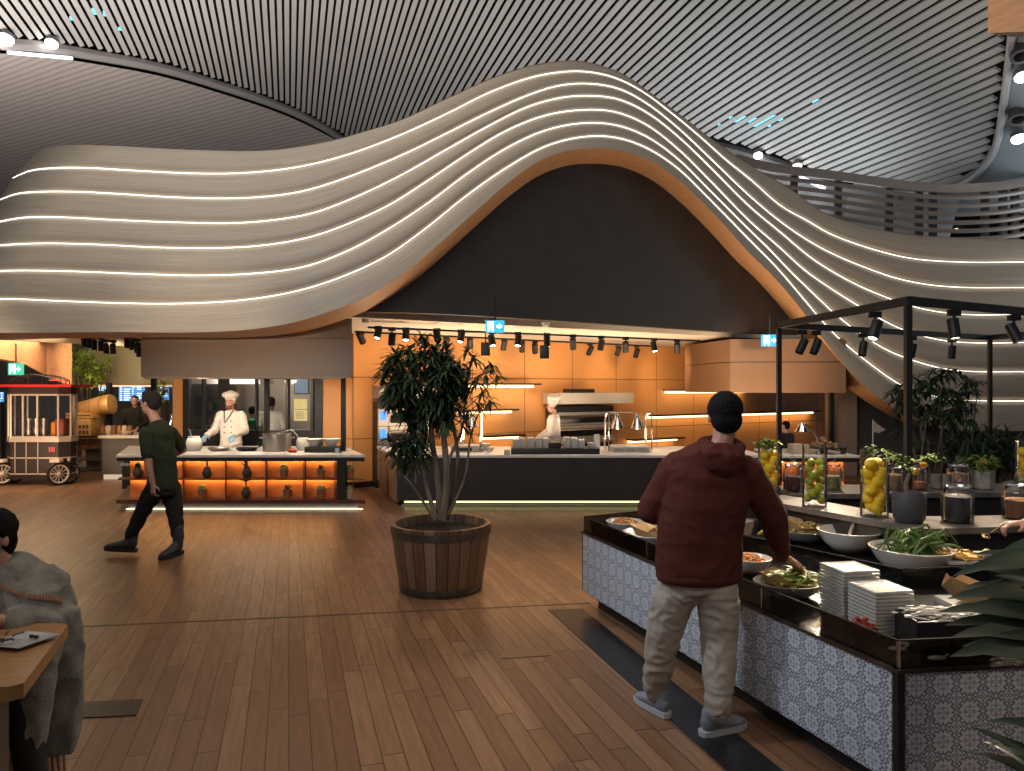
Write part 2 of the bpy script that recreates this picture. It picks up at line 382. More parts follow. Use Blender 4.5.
# ================================================================ WAVE CANOPY
ROWS = [
 [(39,149),(58,145.5),(78,144.5),(117,145.7),(195,149.6),(273,149.6),(332,140),(365,131),(400.8,119.5),(447.6,97.7),(486.7,80),(525.8,66.6),(553,61.8),(576.6,60.5),(600,65),(623.4,74),(646.9,90),(678,113),(709.4,137),(747.5,163.6),(791,189),(821.6,211),(855,224),(896,233),(929.6,236.8),(1024,239.5),(1100,240)],
 [(13,178),(29,171),(55,168),(90,168),(137,170.7),(195,173.4),(242,173),(281,169.5),(312.5,164),(351,153.5),(400.8,134.8),(447.6,113.3),(486.7,93.8),(525.8,79),(553,73),(584.4,71.5),(615.6,78),(643,91.8),(674,115),(701.6,138),(725,159),(750,179),(781,205.8),(808,221),(828,232.7),(869,248),(909,258),(960,262),(1024,262),(1100,262)],
 [(-3,201),(15.6,194),(39,191.8),(78,191.8),(117,193.7),(168,196.9),(219,198.4),(265.6,196.5),(304.7,190.6),(343.8,178.5),(400.8,155.5),(447.6,132.8),(486.7,113.3),(525.8,96),(557,86),(588,83.6),(619.5,89),(646.9,103.5),(678,128),(709.4,157.5),(747.5,194),(781,222),(815,244.5),(842,258),(872,270),(894,277.5),(924,284),(954,287),(1024,287.6),(1100,288)],
 [(-20,226),(0,221.5),(23,217.6),(58.6,217.2),(117,220),(176,222.3),(234,223),(273,220),(312.5,213),(351.6,198.7),(400.8,175.3),(447.6,148.9),(486.7,127),(525.8,107.6),(561,97.7),(588,95.7),(619.5,99.6),(650.8,115),(682,140),(713,170),(747.5,204.5),(781,232.7),(811.5,258),(849.5,281),(888,298),(915,307),(945,312.7),(981,315),(1024,314),(1100,314)],
 [(-36,250),(0,245.3),(39,243.4),(97.7,244.5),(156,247.3),(215,248),(265.6,245),(312.5,236.3),(350,223),(389,205),(428,180.5),(467,154.3),(506,130.9),(545,115.5),(584,109.8),(615.6,112),(646.9,125),(678,149),(709.4,180),(750,221.5),(778,246),(804.7,270),(825.6,285),(855.5,304),(894,325.8),(918,334.7),(945,340.7),(981,343),(1024,342.5),(1100,342.5)],
 [(-52,276),(0,271),(58.6,271),(137,273.8),(195,275.4),(254,273.4),(305,266.4),(350,249.7),(389,228.5),(428,203),(467,173.8),(506,148.4),(545,130.5),(584,123),(615.6,125),(646.9,136.7),(678,159),(709.4,190),(750,230.5),(770,250),(789,270),(810.7,291),(837.6,316),(864,336),(888,350.5),(912,360),(936,367),(957,370.5),(1024,371.7),(1100,372)],
 [(-66,305),(0,299),(60,301),(117,303),(180,303.5),(250,299.2),(304.7,289),(350,273.5),(389,254.5),(428,226.6),(467,195.3),(506,168),(545,146.5),(584,136.7),(615.6,137.5),(646.9,148),(678,168.5),(709.4,199),(750,240.4),(779,270),(802,297),(828.6,328),(849.5,347.6),(873,366),(897,382.8),(918,391.7),(951,399),(981,400.7),(1024,401),(1100,401)],
 [(-80,336),(0,333),(60,332.5),(110,332),(192,332.4),(247,329.7),(288,323.7),(330,311.5),(365.6,297),(408.6,269.5),(467,219),(506,184.5),(537.5,162),(569,150.5),(600,148.4),(631,153),(662.5,168),(694,194),(725,226),(750,254),(769,272),(796,303),(828.6,346),(858,380),(888,404),(903,413),(925,424),(950,430),(981,431),(1024,431),(1100,431)]]
def wallY(px): return 10.67/(1-.000889*(px-512))
def cdepth(px):
    d = wallY(px)-.75
    k = .35; d = k*math.log(math.exp(d/k)+math.exp(8.8/k)); d2 = 13.4
    return -k*math.log(math.exp(-d/k)+math.exp(-d2/k))
NS = 150; NROW = []
def rowpt(i, s, off=0.0):
    tab = ROWS[i]; x0 = tab[0][0]; x = lerp(x0, 1098, s); t = min(1, max(0, (x-x0)/70)); e = 1.8*(1-math.sqrt(max(0, 1-(1-t)**2)))
    return x, interp(tab, x), cdepth(max(x, 0))+e+off
canw = NB('canopy_wood', .55); vec, x, y, z = canw.xyz('UV', scale=(.7,26,1)); g = canw.noise(vec, 2.0, 6); vec2, *_ = canw.xyz('UV', scale=(.15,3,1)); g2 = canw.noise(vec2, 1.5, 3)
gg = canw.math('ADD', canw.math('MULTIPLY', g, .7), canw.math('MULTIPLY', g2, .3))
canw.nt.links.new(canw.ramp(gg, [(.3, (.29,.235,.185)), (.5, (.385,.32,.25)), (.7, (.46,.39,.31))]), canw.b.inputs['Base Color'])
canopy = thing('wave_canopy', 'huge wave-shaped pale wood canopy with glowing lines over the kitchen counters', 'canopy', V(1.5,11,0))
PROF = [(0,1.0),(.06,.55),(.16,.2),(.32,0),(.6,-.05),(.8,.1),(.92,.45),(1,1.0)]
for b in range(7):
    bm = bmesh.new(); uvl = bm.loops.layers.uv.new('UVMap'); grid = []; 
    for k in range(NS+1):
        s = k/NS; xa, ya, da = rowpt(b, s); xb, yb, db = rowpt(b+1, s); amp = .05+.07*min(1, max(0, (lerp(xa,xb,.5)-250)/200))
        if b == 0: pr = [(0,.2),(.15,0),(.5,-.03),(.8,.1),(.92,.45),(1,1)]
        elif b == 6: pr = [(0,1),(.06,.55),(.16,.2),(.35,0),(.7,0),(1,.0)]
        else: pr = PROF
        col = [(bm.verts.new(W(lerp(xa,xb,t), lerp(ya,yb,t), lerp(da,db,t)+o*amp)), t) for t, o in pr]; grid.append(col)
    L = 0; us = [0]
    for k in range(NS): L += (grid[k+1][0][0].co-grid[k][0][0].co).length; us.append(L)
    m0 = len(grid[0])
    for k in range(NS):
        for j in range(m0-1):
            f = bm.faces.new([grid[k][j][0], grid[k][j+1][0], grid[k+1][j+1][0], grid[k+1][j][0]]); f.smooth = True
            for lp, (kk, jj) in zip(f.loops, ((k,j),(k,j+1),(k+1,j+1),(k+1,j))): lp[uvl].uv = (us[kk], b+grid[kk][jj][1]*.8)
    # the outer end and the top turn away and run back
    e0 = grid[0]; back = [bm.verts.new(v.co+V(2.2, 3.5, 0)) for v, t in e0]
    for j in range(m0-1): bm.faces.new([back[j], back[j+1], e0[j+1][0], e0[j][0]])
    o = MB(); o.bm.free(); o.bm = bm; ob = o.build('band', canw.m, canopy)
rim = mat('canopy_rim_wood', (.48,.25,.115), .45, var=.12, vscale=3, stretch=(1,6,6))
mb = MB(); tp = [W(*rowpt(0, k/NS)) for k in range(NS+1)]
for k in range(NS): mb.face([tp[k], tp[k+1], tp[k+1]+V(0,2.5,-.1), tp[k]+V(0,2.5,-.1)])
mb.build('top_skin', canw.m, canopy)
bo = [W(*rowpt(7, k/NS)) for k in range(NS+1)]; bk = []
for k, p in enumerate(bo):
    px = rowpt(7, k/NS)[0]; bk.append(p+V(0, lerp(1.0, .75, min(1, max(0, (px-250)/200))), 0))
mb = MB()
for k in range(NS): mb.face([bo[k], bo[k+1], bk[k+1], bk[k]])
mb.build('soffit', rim, canopy, label='warm orange wood underside of the wave')
for b in range(1, 7):
    pts = []
    for k in range(NS+1):
        x, y, d = rowpt(b, k/NS); amp = .05+.07*min(1, max(0, (x-250)/200)); pts.append(W(x, y, d+.35*amp))
    MB().tube(pts, .0072, 6).build('light_strip', led, canopy, label='glowing white light line')
# black wall filling the arch
mb = MB(); LOWZ = 2.78
for k in range(NS):
    a, b = bk[k], bk[k+1]; px = rowpt(7, k/NS)[0]
    if a.z > LOWZ and b.z > LOWZ and px > 330: mb.hull([V(a.x,a.y,LOWZ), V(b.x,b.y,LOWZ), V(b.x,b.y+.15,LOWZ), V(a.x,a.y+.15,LOWZ)], [V(a.x,a.y-.01,a.z), V(b.x,b.y-.01,b.z), V(b.x,b.y+.15,b.z), V(a.x,a.y+.15,a.z)])
struct('wall_arch', mb, dark_p)
# ================================================================ KITCHEN SHELL
lowc = mat('low_ceiling_paint', (.70,.62,.52), .6, var=.03)
def ow(px): return 14.32/(1-.000917*(px-512))     # distance of the orange wall
a = W(350,0,ow(353)); 
A0 = V(-2.76,12.55,0); A1 = V((905-512)/FL*ow(905), ow(905), 0)
mb = MB(); 
mb.hull([V(-2.9,9.75,2.74), V(9,17.0,2.74), V(9.5,21.9,2.66), V(-6,12.8,2.66), V(-6,9.75,2.74)], [V(-2.9,9.75,2.95), V(9,17.0,2.95), V(9.5,21.9,2.95), V(-6,12.8,2.95), V(-6,9.75,2.95)])
struct('ceiling_low', mb, lowc)
# orange panels with seams
nb = NB('orange_panels', .42); vec, x, y, z = nb.xyz('UV')
def seamline(v, per, off, w): 
    f = nb.math('FRACT', nb.math('DIVIDE', nb.math('ADD', v, off), per)); e = nb.math('MINIMUM', f, nb.math('SUBTRACT', 1, f)); return nb.math('LESS_THAN', e, w/per)
sm = nb.math('MAXIMUM', seamline(x, 1.22, .35, .008), nb.math('MAXIMUM', nb.math('LESS_THAN', nb.math('ABSOLUTE', nb.math('SUBTRACT', y, 1.93)), .008), nb.math('LESS_THAN', nb.math('ABSOLUTE', nb.math('SUBTRACT', y, .85)), .008)))
cl = nb.math('FLOOR', nb.math('DIVIDE', nb.math('ADD', x, .35), 1.22)); wn = nb.node('ShaderNodeTexWhiteNoise'); wn.noise_dimensions = '1D'; nb.nt.links.new(cl, wn.inputs['W'])
nz = nb.noise(vec, 1.5, 3)
colr = nb.mix(nb.math('MULTIPLY', nb.math('ADD', wn.outputs[0], nz), .5), (.56,.26,.085), (.63,.31,.11))
nb.nt.links.new(nb.mix(sm, colr, (.16,.06,.015)), nb.b.inputs['Base Color']); nb.bump(sm, -.3, .01); orange = nb.m
d = (A1-A0).normalized(); n = Vector((-d.y, d.x, 0))
struct('wall_back', MB().prism([A0, A1, A1+n*.2, A0+n*.2], 0, 2.75), orange, smooth=False)
struct('baseboard_back', MB().prism([A0-n*.02, A1-n*.02, A1, A0], 0, .1), bound)
# frontal bits left of it (kitchen front)
KY = 12.6
def kx(px, Y=KY): return (px-512)/FL*Y
struct('wall_kitchen_right', MB().b2((kx(322),KY,0), (-2.76,KY+.2,2.75)), orange)
struct('wall_kitchen_left', MB().b2((kx(173),KY,0), (kx(183),KY+.2,2.75)), orange)
struct('baseboard_kitchen', MB().b2((kx(322),KY-.02,0), (-2.76,KY,.1)), bound)
frame = MB()
for px, w_ in ((186,.10),(203,.03),(223,.16),(256,.03),(287,.05),(319,.14),(312,.05)): frame.b2((kx(px)-w_/2,KY-.02,0), (kx(px)+w_/2,KY+.1,2.75))
frame.b2((kx(183),KY-.02,2.02), (kx(322),KY+.1,2.75)); frame.b2((kx(183),KY,.0), (kx(322),KY+.1,1.0)); struct('window_frame_kitchen', frame, bound)
struct('wall_kitchen_inner', MB().b2((kx(173,16),16,0), (kx(345,16),16.1,2.75)), mat('kitchen_wall', (.36,.31,.26), .5, var=.15, vscale=2))
struct('wall_kitchen_side', MB().prism([(-6.0,12.8),(-5.9,12.8),(-7.45,16),(-7.55,16)],0,2.66), mat('kitchen_side', (.10,.09,.08), .5))
struct('window_kitchen', MB().b2((kx(186),KY+.03,1.0), (kx(222),KY+.04,2.02)), glass)
# ================================================================ LEFT COUNTER
niche = mat('niche_orange', (.62,.22,.07), .45, var=.15, vscale=3)
shelfwood = mat('dark_red_wood', (.10,.035,.018), .4, var=.2, vscale=10)
def niche_counter(label, x0, x1, y0, y1, cols, z=.79, bodyx=None, k=0):
    t = thing('counter', label, 'counter', ((x0+x1)/2, (y0+y1)/2, 0)); bx0, bx1 = bodyx or (x0+.28, x1-.55)
    H = lambda lo, hi, nm, m, lb=None, bv=0: MB().b2(lo, hi, bev=bv).shear(k, y0).build(nm, m, t, label=lb)
    H((x0,y0,z-.035), (x1,y1,z), 'worktop', stone_w, 'pale stone worktop', .004)
    H((x0+.01,y0+.01,z-.09), (x1-.01,y1-.01,z-.037), 'worktop_edge', bound)
    H((bx0,y0+.28,.15), (bx1,y0+.32,z-.09), 'niche_back', niche, 'orange back of the lit niches')
    H((bx0,y0+.32,.1), (bx1,y1-.1,z-.09), 'body', bound)
    H((x0,y0+.02,.10), (x1-.0,y1-.05,.155), 'bottom_shelf', shelfwood)
    H((x0+.02,y0+.04,.43), (x1-.02,y0+.29,.445), 'shelf', shelfwood)
    for c in cols: H((c-.010,y0+.05,.155), (c+.010,y0+.28,z-.09), 'divider', shelfwood)
    H((x0+.08,y0+.10,0), (x1-.08,y1-.15,.10), 'plinth', steel)
    for zz in (z-.1, .425): H((bx0,y0+.225,zz-.012), (bx1,y0+.24,zz), 'light_strip', emis('niche_led', (1,.55,.20), 26))
    return t
LY = 10.2
def lx(px, Y=LY): return (px-512)/FL*Y
cl_ = [lx(118+.01), lx(183), lx(226), lx(267), lx(306), lx(337)]
lc = niche_counter('long kitchen counter with orange lit niches of small plants, left of the tub', lx(116), lx(365.5), LY, 11.8, [lx(150), lx(183), lx(226), lx(267), lx(306), lx(338)], bodyx=(lx(128), lx(340)), k=-.42)
MB().b2((lx(337),LY+.02,.155), (lx(345),LY+.12,.70)).build('support_post', bound, lc)
MB().b2((lx(124),LY+.05,.012), (lx(362),LY+.065,.022)).build('floor_light', emis('floor_led', (1,.82,.55), 2.6), lc)
def potted(p, kind, label, s=1.0):
    t = thing('potted_plant', label, 'potted plant', p, group='small plants in the counter niches')
    tc = mat('terracotta_pot', (.30,.13,.06), .7, var=.15); pale = mat('pale_pot', (.5,.38,.28), .6, var=.1); dk = mat('dark_pot', (.06,.04,.025), .5)
    gr = mat('leaf_small', (.10,.16,.035), .5, var=.3); yl = mat('leaf_yellow', (.38,.40,.10), .5, var=.3)
    p = Vector(p)
    if kind in ('round', 'figure', 'aloe'):
        MB().lathe([(.03,0),(.06,.035),(.068,.08),(.048,.13),(.038,.15),(.042,.165)], p, 14).build('pot', dk, t); top = .165
    else: MB().lathe([(.045,0),(.06,.11),(.066,.11),(.066,.13),(.055,.13)], p, 14).build('pot', tc if kind != 'white' else pale, t); top = .13
    mb = MB(); r = random.Random(hash(label) % 1000 if 0 else len(label))
    n = 16
    for k in range(n):
        a = r.random()*2*PI; e = r.random()
        if kind == 'aloe': d = V(math.cos(a)*.5-.55, math.sin(a)*.4, .9); L, w = r.uniform(.13,.22), .018
        elif kind == 'figure': d = V(math.cos(a), math.sin(a)*.6, .5); L, w = r.uniform(.06,.11), .032
        else: d = V(math.cos(a)*(.3+e), math.sin(a)*(.3+e), 1.0); L, w = r.uniform(.07,.12), .022
        mb.leaf(p+V(0,0,top-.02+(.09 if kind=='figure' else 0)), d, L, w, .3)
    if kind == 'figure': mb.tube([p+V(0,0,top-.02), p+V(0,0,top+.1)], .012, 6); mb.ell(p+V(.015,0,top+.12), (.045,.04,.04), 8, 6)
    if kind in ('bush','white'): mb.ell(p+V(0,0,top+.02), (.058,.055,.045), 8, 6)
    mb.build('foliage', yl if kind in ('bush','white') else gr, t); return t
D_ = LY+.15
for px, zz, kd, lb in [(138,.445,'round','round dark pot plant at the left end of the upper niche row'),(207,.445,'figure','dark round pot with a knobbly plant, upper niche left of the aloe'),(247,.445,'aloe','spiky aloe in a round dark pot in the upper niche row'),(284,.445,'bush','small terracotta pot of yellow-green leaves in the upper niche right of the aloe'),(321,.445,'plain','small pot with a thin leaning plant in the rightmost lit upper niche'),(350,.445,'bush','yellow-green plant pot on the open upper end shelf right of the post'),
    (202,.155,'bush','small yellow-green plant in a pale pot, lower niche under the knobbly plant'),(246,.155,'figure','dark double-round plant pot in the lower niche under the aloe'),(287,.155,'plain','small bare terracotta pot in the third lower niche'),(321,.155,'bush','yellow-topped terracotta pot in the rightmost lit lower niche'),(349,.155,'white','white-flowered pot on the open lower end shelf right of the post')]:
    potted(V(lx(px,D_), D_, zz), kd, lb)
# hood over it
hoodm = mat('hood_taupe', (.36,.28,.21), .5, var=.05, vscale=1)
h = thing('extractor_hood', 'broad taupe hood box on dark posts above the left cooking counter', 'hood', (-3.8,10.9,1.9))
hb = MB(); hb.b2((lx(141,10.3),10.3,1.90), (lx(352.5,10.3),11.7,2.45)); hb.b2((lx(141,10.3)+.0,10.34,2.46), (lx(352.5,10.3),11.7,2.76)); hb.shear(-.42,10.3).build('casing', hoodm, h)
MB().b2((lx(141,10.3)+.02,10.32,1.885), (lx(352.5,10.3)-.02,11.68,1.9)).shear(-.42,10.3).build('underside', mat('hood_under', (.5,.42,.34), .4), h)
for px, yy in ((154,11.2),(267,11.2),(343.5,10.9)):
    X = lx(px, yy); MB().b2((X-.034,yy-.034,.79), (X+.034,yy+.034,1.89)).build('post', black, h)
# things on the left counter
CT = .79
def oncounter(px, Y, z=CT): return V(lx(px, Y), Y, z)
p = oncounter(194, 10.9); t = thing('ladle_jar', 'squat white jar with a ladle on the left end of the cooking counter', 'jar', p)
MB().lathe([(.08,0),(.115,.04),(.12,.12),(.10,.18),(.08,.2),(.085,.22),(.07,.2)], p, 18).build('jar', white_c, t)
MB().tube([p+V(-.02,0,.1), p+V(-.06,0,.30), p+V(-.08,0,.33)], .008, 6).build('ladle', steel, t)
for px, lb, m_ in ((219,'flat steel pan in front of the chef, nearer his right hand',steel),(247,'dark frying pan on the counter at the chef\'s left hand',mat('iron_pan', (.03,.02,.018), .4, .5))):
    p = oncounter(px, 10.95); t = thing('frying_pan', lb, 'pan', p)
    MB().lathe([(.12,0),(.16,.045),(.165,.045),(.15,.02),(.10,.012)], p, 24).build('bowl', m_, t)
    MB().tube([p+V(.15,0,.04), p+V(.25,.05,.09), p+V(.33,.08,.11)], .011, 6).build('handle', m_, t)
p = oncounter(277, 10.9); t = thing('stock_pot', 'large steel stock pot with loop handles on the cooking counter', 'pot', p)
MB().lathe([(.20,0),(.205,.01),(.205,.25),(.215,.255),(.215,.262),(.198,.262),(.198,.05),(0.001,.045)], p, 32).build('body', steel, t)
for sgn in (-1,1): MB().tube([p+V(sgn*.205,-.05,.19), p+V(sgn*.25,-.04,.2), p+V(sgn*.25,.04,.2), p+V(sgn*.205,.05,.19)], .008, 6).build('handle', steel, t)
MB().tube([p+V(-.13,.1,.2), p+V(.2,-.02,.32), p+V(.27,-.05,.30)], .01, 6).build('ladle', steel, t)
p = oncounter(303, 11.0); t = thing('utensil_crock', 'white leaning crock with a steel spoon, right of the stock pot', 'crock', p)
MB().lathe([(.07,0),(.10,.05),(.10,.15),(.085,.19),(.07,.17)], p, 16).build('crock', white_c, t); MB().tube([p+V(0,0,.08), p+V(-.1,0,.24), p+V(-.15,0,.29)], .008, 6).build('spoon', steel, t)
p = oncounter(323, 10.7); t = thing('serving_block', 'low black serving block under the two white bowls on the counter', 'tray', p)
MB().b2(p+V(-.24,-.13,0), p+V(.25,.13,.085), bev=.005).build('block', bound, t)
for k, dx in enumerate((-.12,.13)):
    q = p+V(dx,0,.086); solo(MB().lathe([(.06,0),(.13,.10),(.14,.11),(.125,.105),(.05,.012)], q, 24), 'serving_bowl', white_c, ('left' if k == 0 else 'right')+' white bowl on the black serving block', 'bowl', 'white bowls on the serving block')
p = oncounter(291, 10.6); solo(MB().ell(p+V(0,0,.03), (.05,.04,.03)).ell(p+V(.06,0,.022), (.03,.03,.022)), 'tomato', mat('tomato_red', (.55,.08,.02), .3), 'small red vegetables lying right of the stock pot', 'vegetable')
p = oncounter(337, 10.5); solo(MB().b2(p+V(-.03,-.01,0), p+V(.03,.01,.07), bev=.003), 'card_holder', mat('card_blue', (.35,.45,.6), .3), 'small bluish card holder beside the right post of the hood', 'card holder')
# kitchen interior
p = V(kx(240,14.6), 14.6, 0); t = thing('extraction_canopy', 'stainless steel extraction canopy in the kitchen behind the glass', 'kitchen hood', p+V(0,0,1.95))
MB().hull([p+V(-.9,-.4,1.82), p+V(.55,-.4,1.82), p+V(.55,.5,1.82), p+V(-.9,.5,1.82)], [p+V(-.6,-.1,2.4), p+V(.3,-.1,2.4), p+V(.3,.5,2.4), p+V(-.6,.5,2.4)]).build('shell', steel, t)
p = V(kx(222,15.6), 15.6, 0); t = thing('steel_rack', 'steel kitchen rack with crockery left of the chef behind the glass', 'rack', p)
mb = MB()
for dx in (-.55,.35): mb.b2(p+V(dx,-.2,0), p+V(dx+.04,.2,2.0))
for z in (.9,1.25,1.6,1.95): mb.b2(p+V(-.55,-.2,z), p+V(.39,.2,z+.02))
mb.build('frame', steel, t)
for k in range(6): MB().lathe([(.05,0),(.06,.13),(.05,.16)], p+V(-.4+k*.14, 0, 1.27), 10).build('canister', [steel, white_c, mat('green_tub', (.02,.16,.08), .4)][k%3], t)
p = V(kx(208,14.4), 14.4, 0); t = thing('steel_workbench', 'steel workbench with utensils in the glazed kitchen, far left', 'workbench', p)
MB().b2(p+V(-.5,-.3,.85), p+V(2.8,.3,.9)).build('top', steel, t); MB().b2(p+V(-.45,-.25,.1), p+V(2.7,.25,.85)).build('body', mat('bench_dark', (.05,.05,.045), .5), t)
for k in range(7): MB().tube([p+V(-.1+k*.07,0,.9), p+V(-.13+k*.08,0,1.15)], .012, 6).build('utensil', mat('wood_utensil', (.35,.17,.08), .5), t)
p = oncounter(262, 13.2, 0); solo(MB().b2(V(kx(248,13.4),13.35,0), V(kx(262,13.4),13.6,1.15), bev=.02), 'green_bin', mat('green_crate', (.02,.20,.10), .5), 'green crate stack beside the grey-shirted worker', 'crate')
paper = mat('notice_paper', (.62,.60,.30), .6)
t = thing('notice_board', 'yellow notice paper with a dark code block on the kitchen glass', 'notice', V(kx(301),KY-.05,1.3))
MB().b2((kx(295),KY-.05,1.17), (kx(308),KY-.04,1.55)).build('sheet', paper, t)
mb = MB(); 
for k in range(6): mb.b2((kx(296.5),KY-.055,1.21+k*.022), (kx(306-(k%3)),KY-.05,1.218+k*.022))
mb.build('text_lines', mat('ink', (.1,.1,.09), .6), t)
MB().b2((kx(295),KY-.056,1.36), (kx(308),KY-.049,1.37)).build('divider_line', mat('ink', (.1,.1,.09), .6), t)
struct('window_kitchen_right', MB().b2((kx(282),KY+.03,1.0), (kx(310),KY+.04,2.02)), glass)
t = thing('wall_screen', 'cool glowing screen on the dark kitchen glass above the yellow notice', 'screen', V(kx(300),13.9,1.7))
MB().b2((kx(294,14),14.0,1.62), (kx(309,14),14.05,1.95)).build('case', bound, t); MB().b2((kx(295,14),13.98,1.64), (kx(308,14),14.0,1.93)).build('display', emis('screen_cool', (.35,.45,.55), .5), t)
# ================================================================ CENTRAL COUNTER
CY = 10.55
def cxp(px, Y=CY): return (px-512)/FL*Y
cc = thing('counter', 'long black-fronted central counter with a glowing strip along the floor', 'counter', (1.5,11.4,0))
XL, XR = cxp(397), cxp(766); bk_ = V(cxp(378.5,12.2), 12.2, 0); ZT = .755
fr = [V(XL,CY,0), V(XR,CY,0), V(XR,12.2,0), V(bk_.x,12.2,0)]
MB().prism([v+V(-.03 if i in (0,3) else .0,-.03 if i < 2 else 0,0) for i, v in enumerate(fr)], ZT-.035, ZT).build('worktop', stone_w, cc, label='pale stone worktop')
MB().prism([fr[0]+V(.002,0,0), fr[1], fr[1]+V(0,.03,0), fr[0]+V(.002,.03,0)], .085, ZT-.036).build('front_panel', dark_p, cc, label='black front panel')
MB().prism([fr[0], fr[0]+V(.02,.001,0), fr[3]+V(.02,0,0), fr[3]], .06, ZT-.036).build('side_panel', mat('brown_panel', (.20,.12,.075), .4, var=.08), cc, label='brown side panel')
MB().prism([fr[0]+V(.08,.12,0), fr[1]+V(-.05,.12,0), fr[2]+V(-.05,-.1,0), fr[3]+V(.08,-.1,0)], 0, ZT-.04).build('plinth', bound, cc)
MB().b2((XL+.1,CY+.05,.05), (XR-.1,CY+.07,.075)).build('floor_light', emis('led_yellowgreen', (.85,.85,.35), 2.2), cc, label='yellow-green light strip')
MB().b2((XL+.06,CY+.02,.0), (XR-.1,CY+.05,.028)).build('kick_rail', mat('kick_metal', (.35,.35,.22), .4, .5), cc)
# black tray with grey boxes
p = V(cxp(553,10.9), 10.9, ZT); t = thing('display_tray', 'long black tray holding rows of grey boxes on the central counter', 'tray', p)
MB().b2(V(cxp(511),10.7,ZT), V(cxp(601),11.2,ZT+.085), bev=.004).build('base', bound, t); MB().b2(V(cxp(549),10.72,ZT+.085), V(cxp(562),11.1,ZT+.17), bev=.004).build('riser', bound, t)
boxm = mat('grey_card_box', (.42,.38,.34), .6, var=.08)
bxs = [(516,.12),(523,.14),(531,.15),(539,.145),(546,.14),(567,.155),(574,.145),(581,.12)]
for k, (px, hh_) in enumerate(bxs):
    X = cxp(px,10.85); solo(MB().b2((X-.048,10.75,ZT+.087), (X+.048,11.05,ZT+.087+hh_), bev=.004), 'napkin_box', boxm, '%s grey upright box from the left on the black tray' % ORD[k], 'box', 'grey boxes on the central counter tray')
for k, (px, w_) in enumerate(((591,.10),(508,.09))):
    X = cxp(px,10.95); z0 = ZT+.087 if px > 550 else ZT+.001
    if px < 550: X = cxp(507,10.6)
    solo(MB().b2((X-w_/2,10.6 if px<550 else 10.8,z0), (X+w_/2,10.69 if px<550 else 11.0,z0+.07), bev=.004), 'small_box', boxm, ['low grey box at the right end of the black tray','low grey box on the counter at the left end of the black tray'][k], 'box')
# white dishes left of it + induction
for k, (px, Y, z) in enumerate(((481,11.3,0),(489,11.3,0),(485,11.3,.06))):
    q = V(cxp(px,Y),Y,ZT+z); solo(MB().lathe([(.05,0),(.085,.05),(.09,.055),(.08,.05),(.04,.01)], q, 18), 'white_dish', white_c, ['left white dish of the small pile behind the tub plant','right white dish of the small pile behind the tub plant','topmost white dish of the small pile behind the tub plant'][k], 'dish', 'white dish pile on the central counter')
q = V(cxp(466,11.2),11.2,ZT); t = thing('counter_scale', 'low pale machine on the central counter behind the tub plant', 'machine', q)
MB().b2(q+V(-.22,-.18,0), q+V(.2,.18,.10), bev=.01).build('body', mat('machine_beige', (.40,.37,.32), .4), t); MB().b2(q+V(-.15,-.185,.02), q+V(.1,-.18,.07)).build('slot', bound, t)
q = V(cxp(415,10.9),10.9,ZT); t = thing('tablet_screen', 'small tilted tablet glowing blue on the left end of the central counter', 'tablet', q)
M_ = Matrix.Rotation(math.radians(50), 4, 'X'); MB().box(q+V(0,0,.06), (.26,.18,.012), M=M_).build('case', bound, t); MB().box(q+V(0,-.006,.068), (.23,.15,.006), M=M_).build('display', emis('tablet_blue', (.15,.4,.8), 1.0), t)
q = V(cxp(597,11.3),11.3,ZT); solo(MB().box(q+V(0,0,.13), (.09,.015,.26), M=Matrix.Rotation(-.15,4,'X')), 'card_stand', white_c, 'upright white card between the tray of boxes and the heat lamps', 'card')
# glass sneeze guard with heat lamps
def heat_station(px0, px1, Y, label, plate=True):
    x0, x1 = cxp(px0,Y), cxp(px1,Y); xm = (x0+x1)/2; t = thing('heat_lamp_station', label, 'heat lamp station', (xm,Y,ZT))
    for x in (x0, x1):
        MB().tube([(x,Y+.28,ZT), (x,Y+.26,ZT+.42), (x,Y+.16,ZT+.56), (x,Y,ZT+.60), (x,Y-.22,ZT+.60)], .014, 8).build('arch_post', chrome, t)
        MB().tube([(x,Y-.22,ZT), (x,Y-.22,ZT+.60)], .01, 8).build('front_post', chrome, t)
    MB().b2((x0,Y-.24,ZT+.40), (x1,Y-.23,ZT+.60)).build('front_glass', glass, t); MB().b2((x0,Y-.23,ZT+.6), (x1,Y+.1,ZT+.61)).build('top_glass', glass, t)
    for f in ((.25,.72) if plate else (.5,)):
        x = lerp(x0, x1, f); MB().lathe([(.03,.12),(.035,.05),(.07,.0),(.10,-.10),(.105,-.11),(.095,-.105),(.06,-.01)], (x,Y,ZT+.47), 20, cap=False).build('lamp_shade', chrome, t)
        MB().tube([(x,Y,ZT+.59), (x,Y,ZT+.6)], .012, 6).build('stem', chrome, t); MB().ell((x,Y,ZT+.39), (.04,.04,.05), 10, 6).build('bulb', emis('heat_bulb', (1,.7,.4), 5), t)
    if plate:
        MB().b2((x0+.05,Y-.22,ZT), (x1-.02,Y+.2,ZT+.09), bev=.006).build('hot_plate', mat('plate_grey', (.55,.5,.42), .4), t)
        mb = MB()
        for k in range(3): mb.b2((lerp(x0,x1,.12+.28*k),Y-.226,ZT+.02), (lerp(x0,x1,.34+.28*k),Y-.219,ZT+.065))
        mb.build('drawer_fronts', steel, t)
    return t
heat_station(607, 649, 11.2, 'glass-topped heat lamp station with two chrome lamps on the central counter')
heat_station(462, 481, 11.5, 'small glass guard with a chrome heat lamp, seen through the tub plant', False)
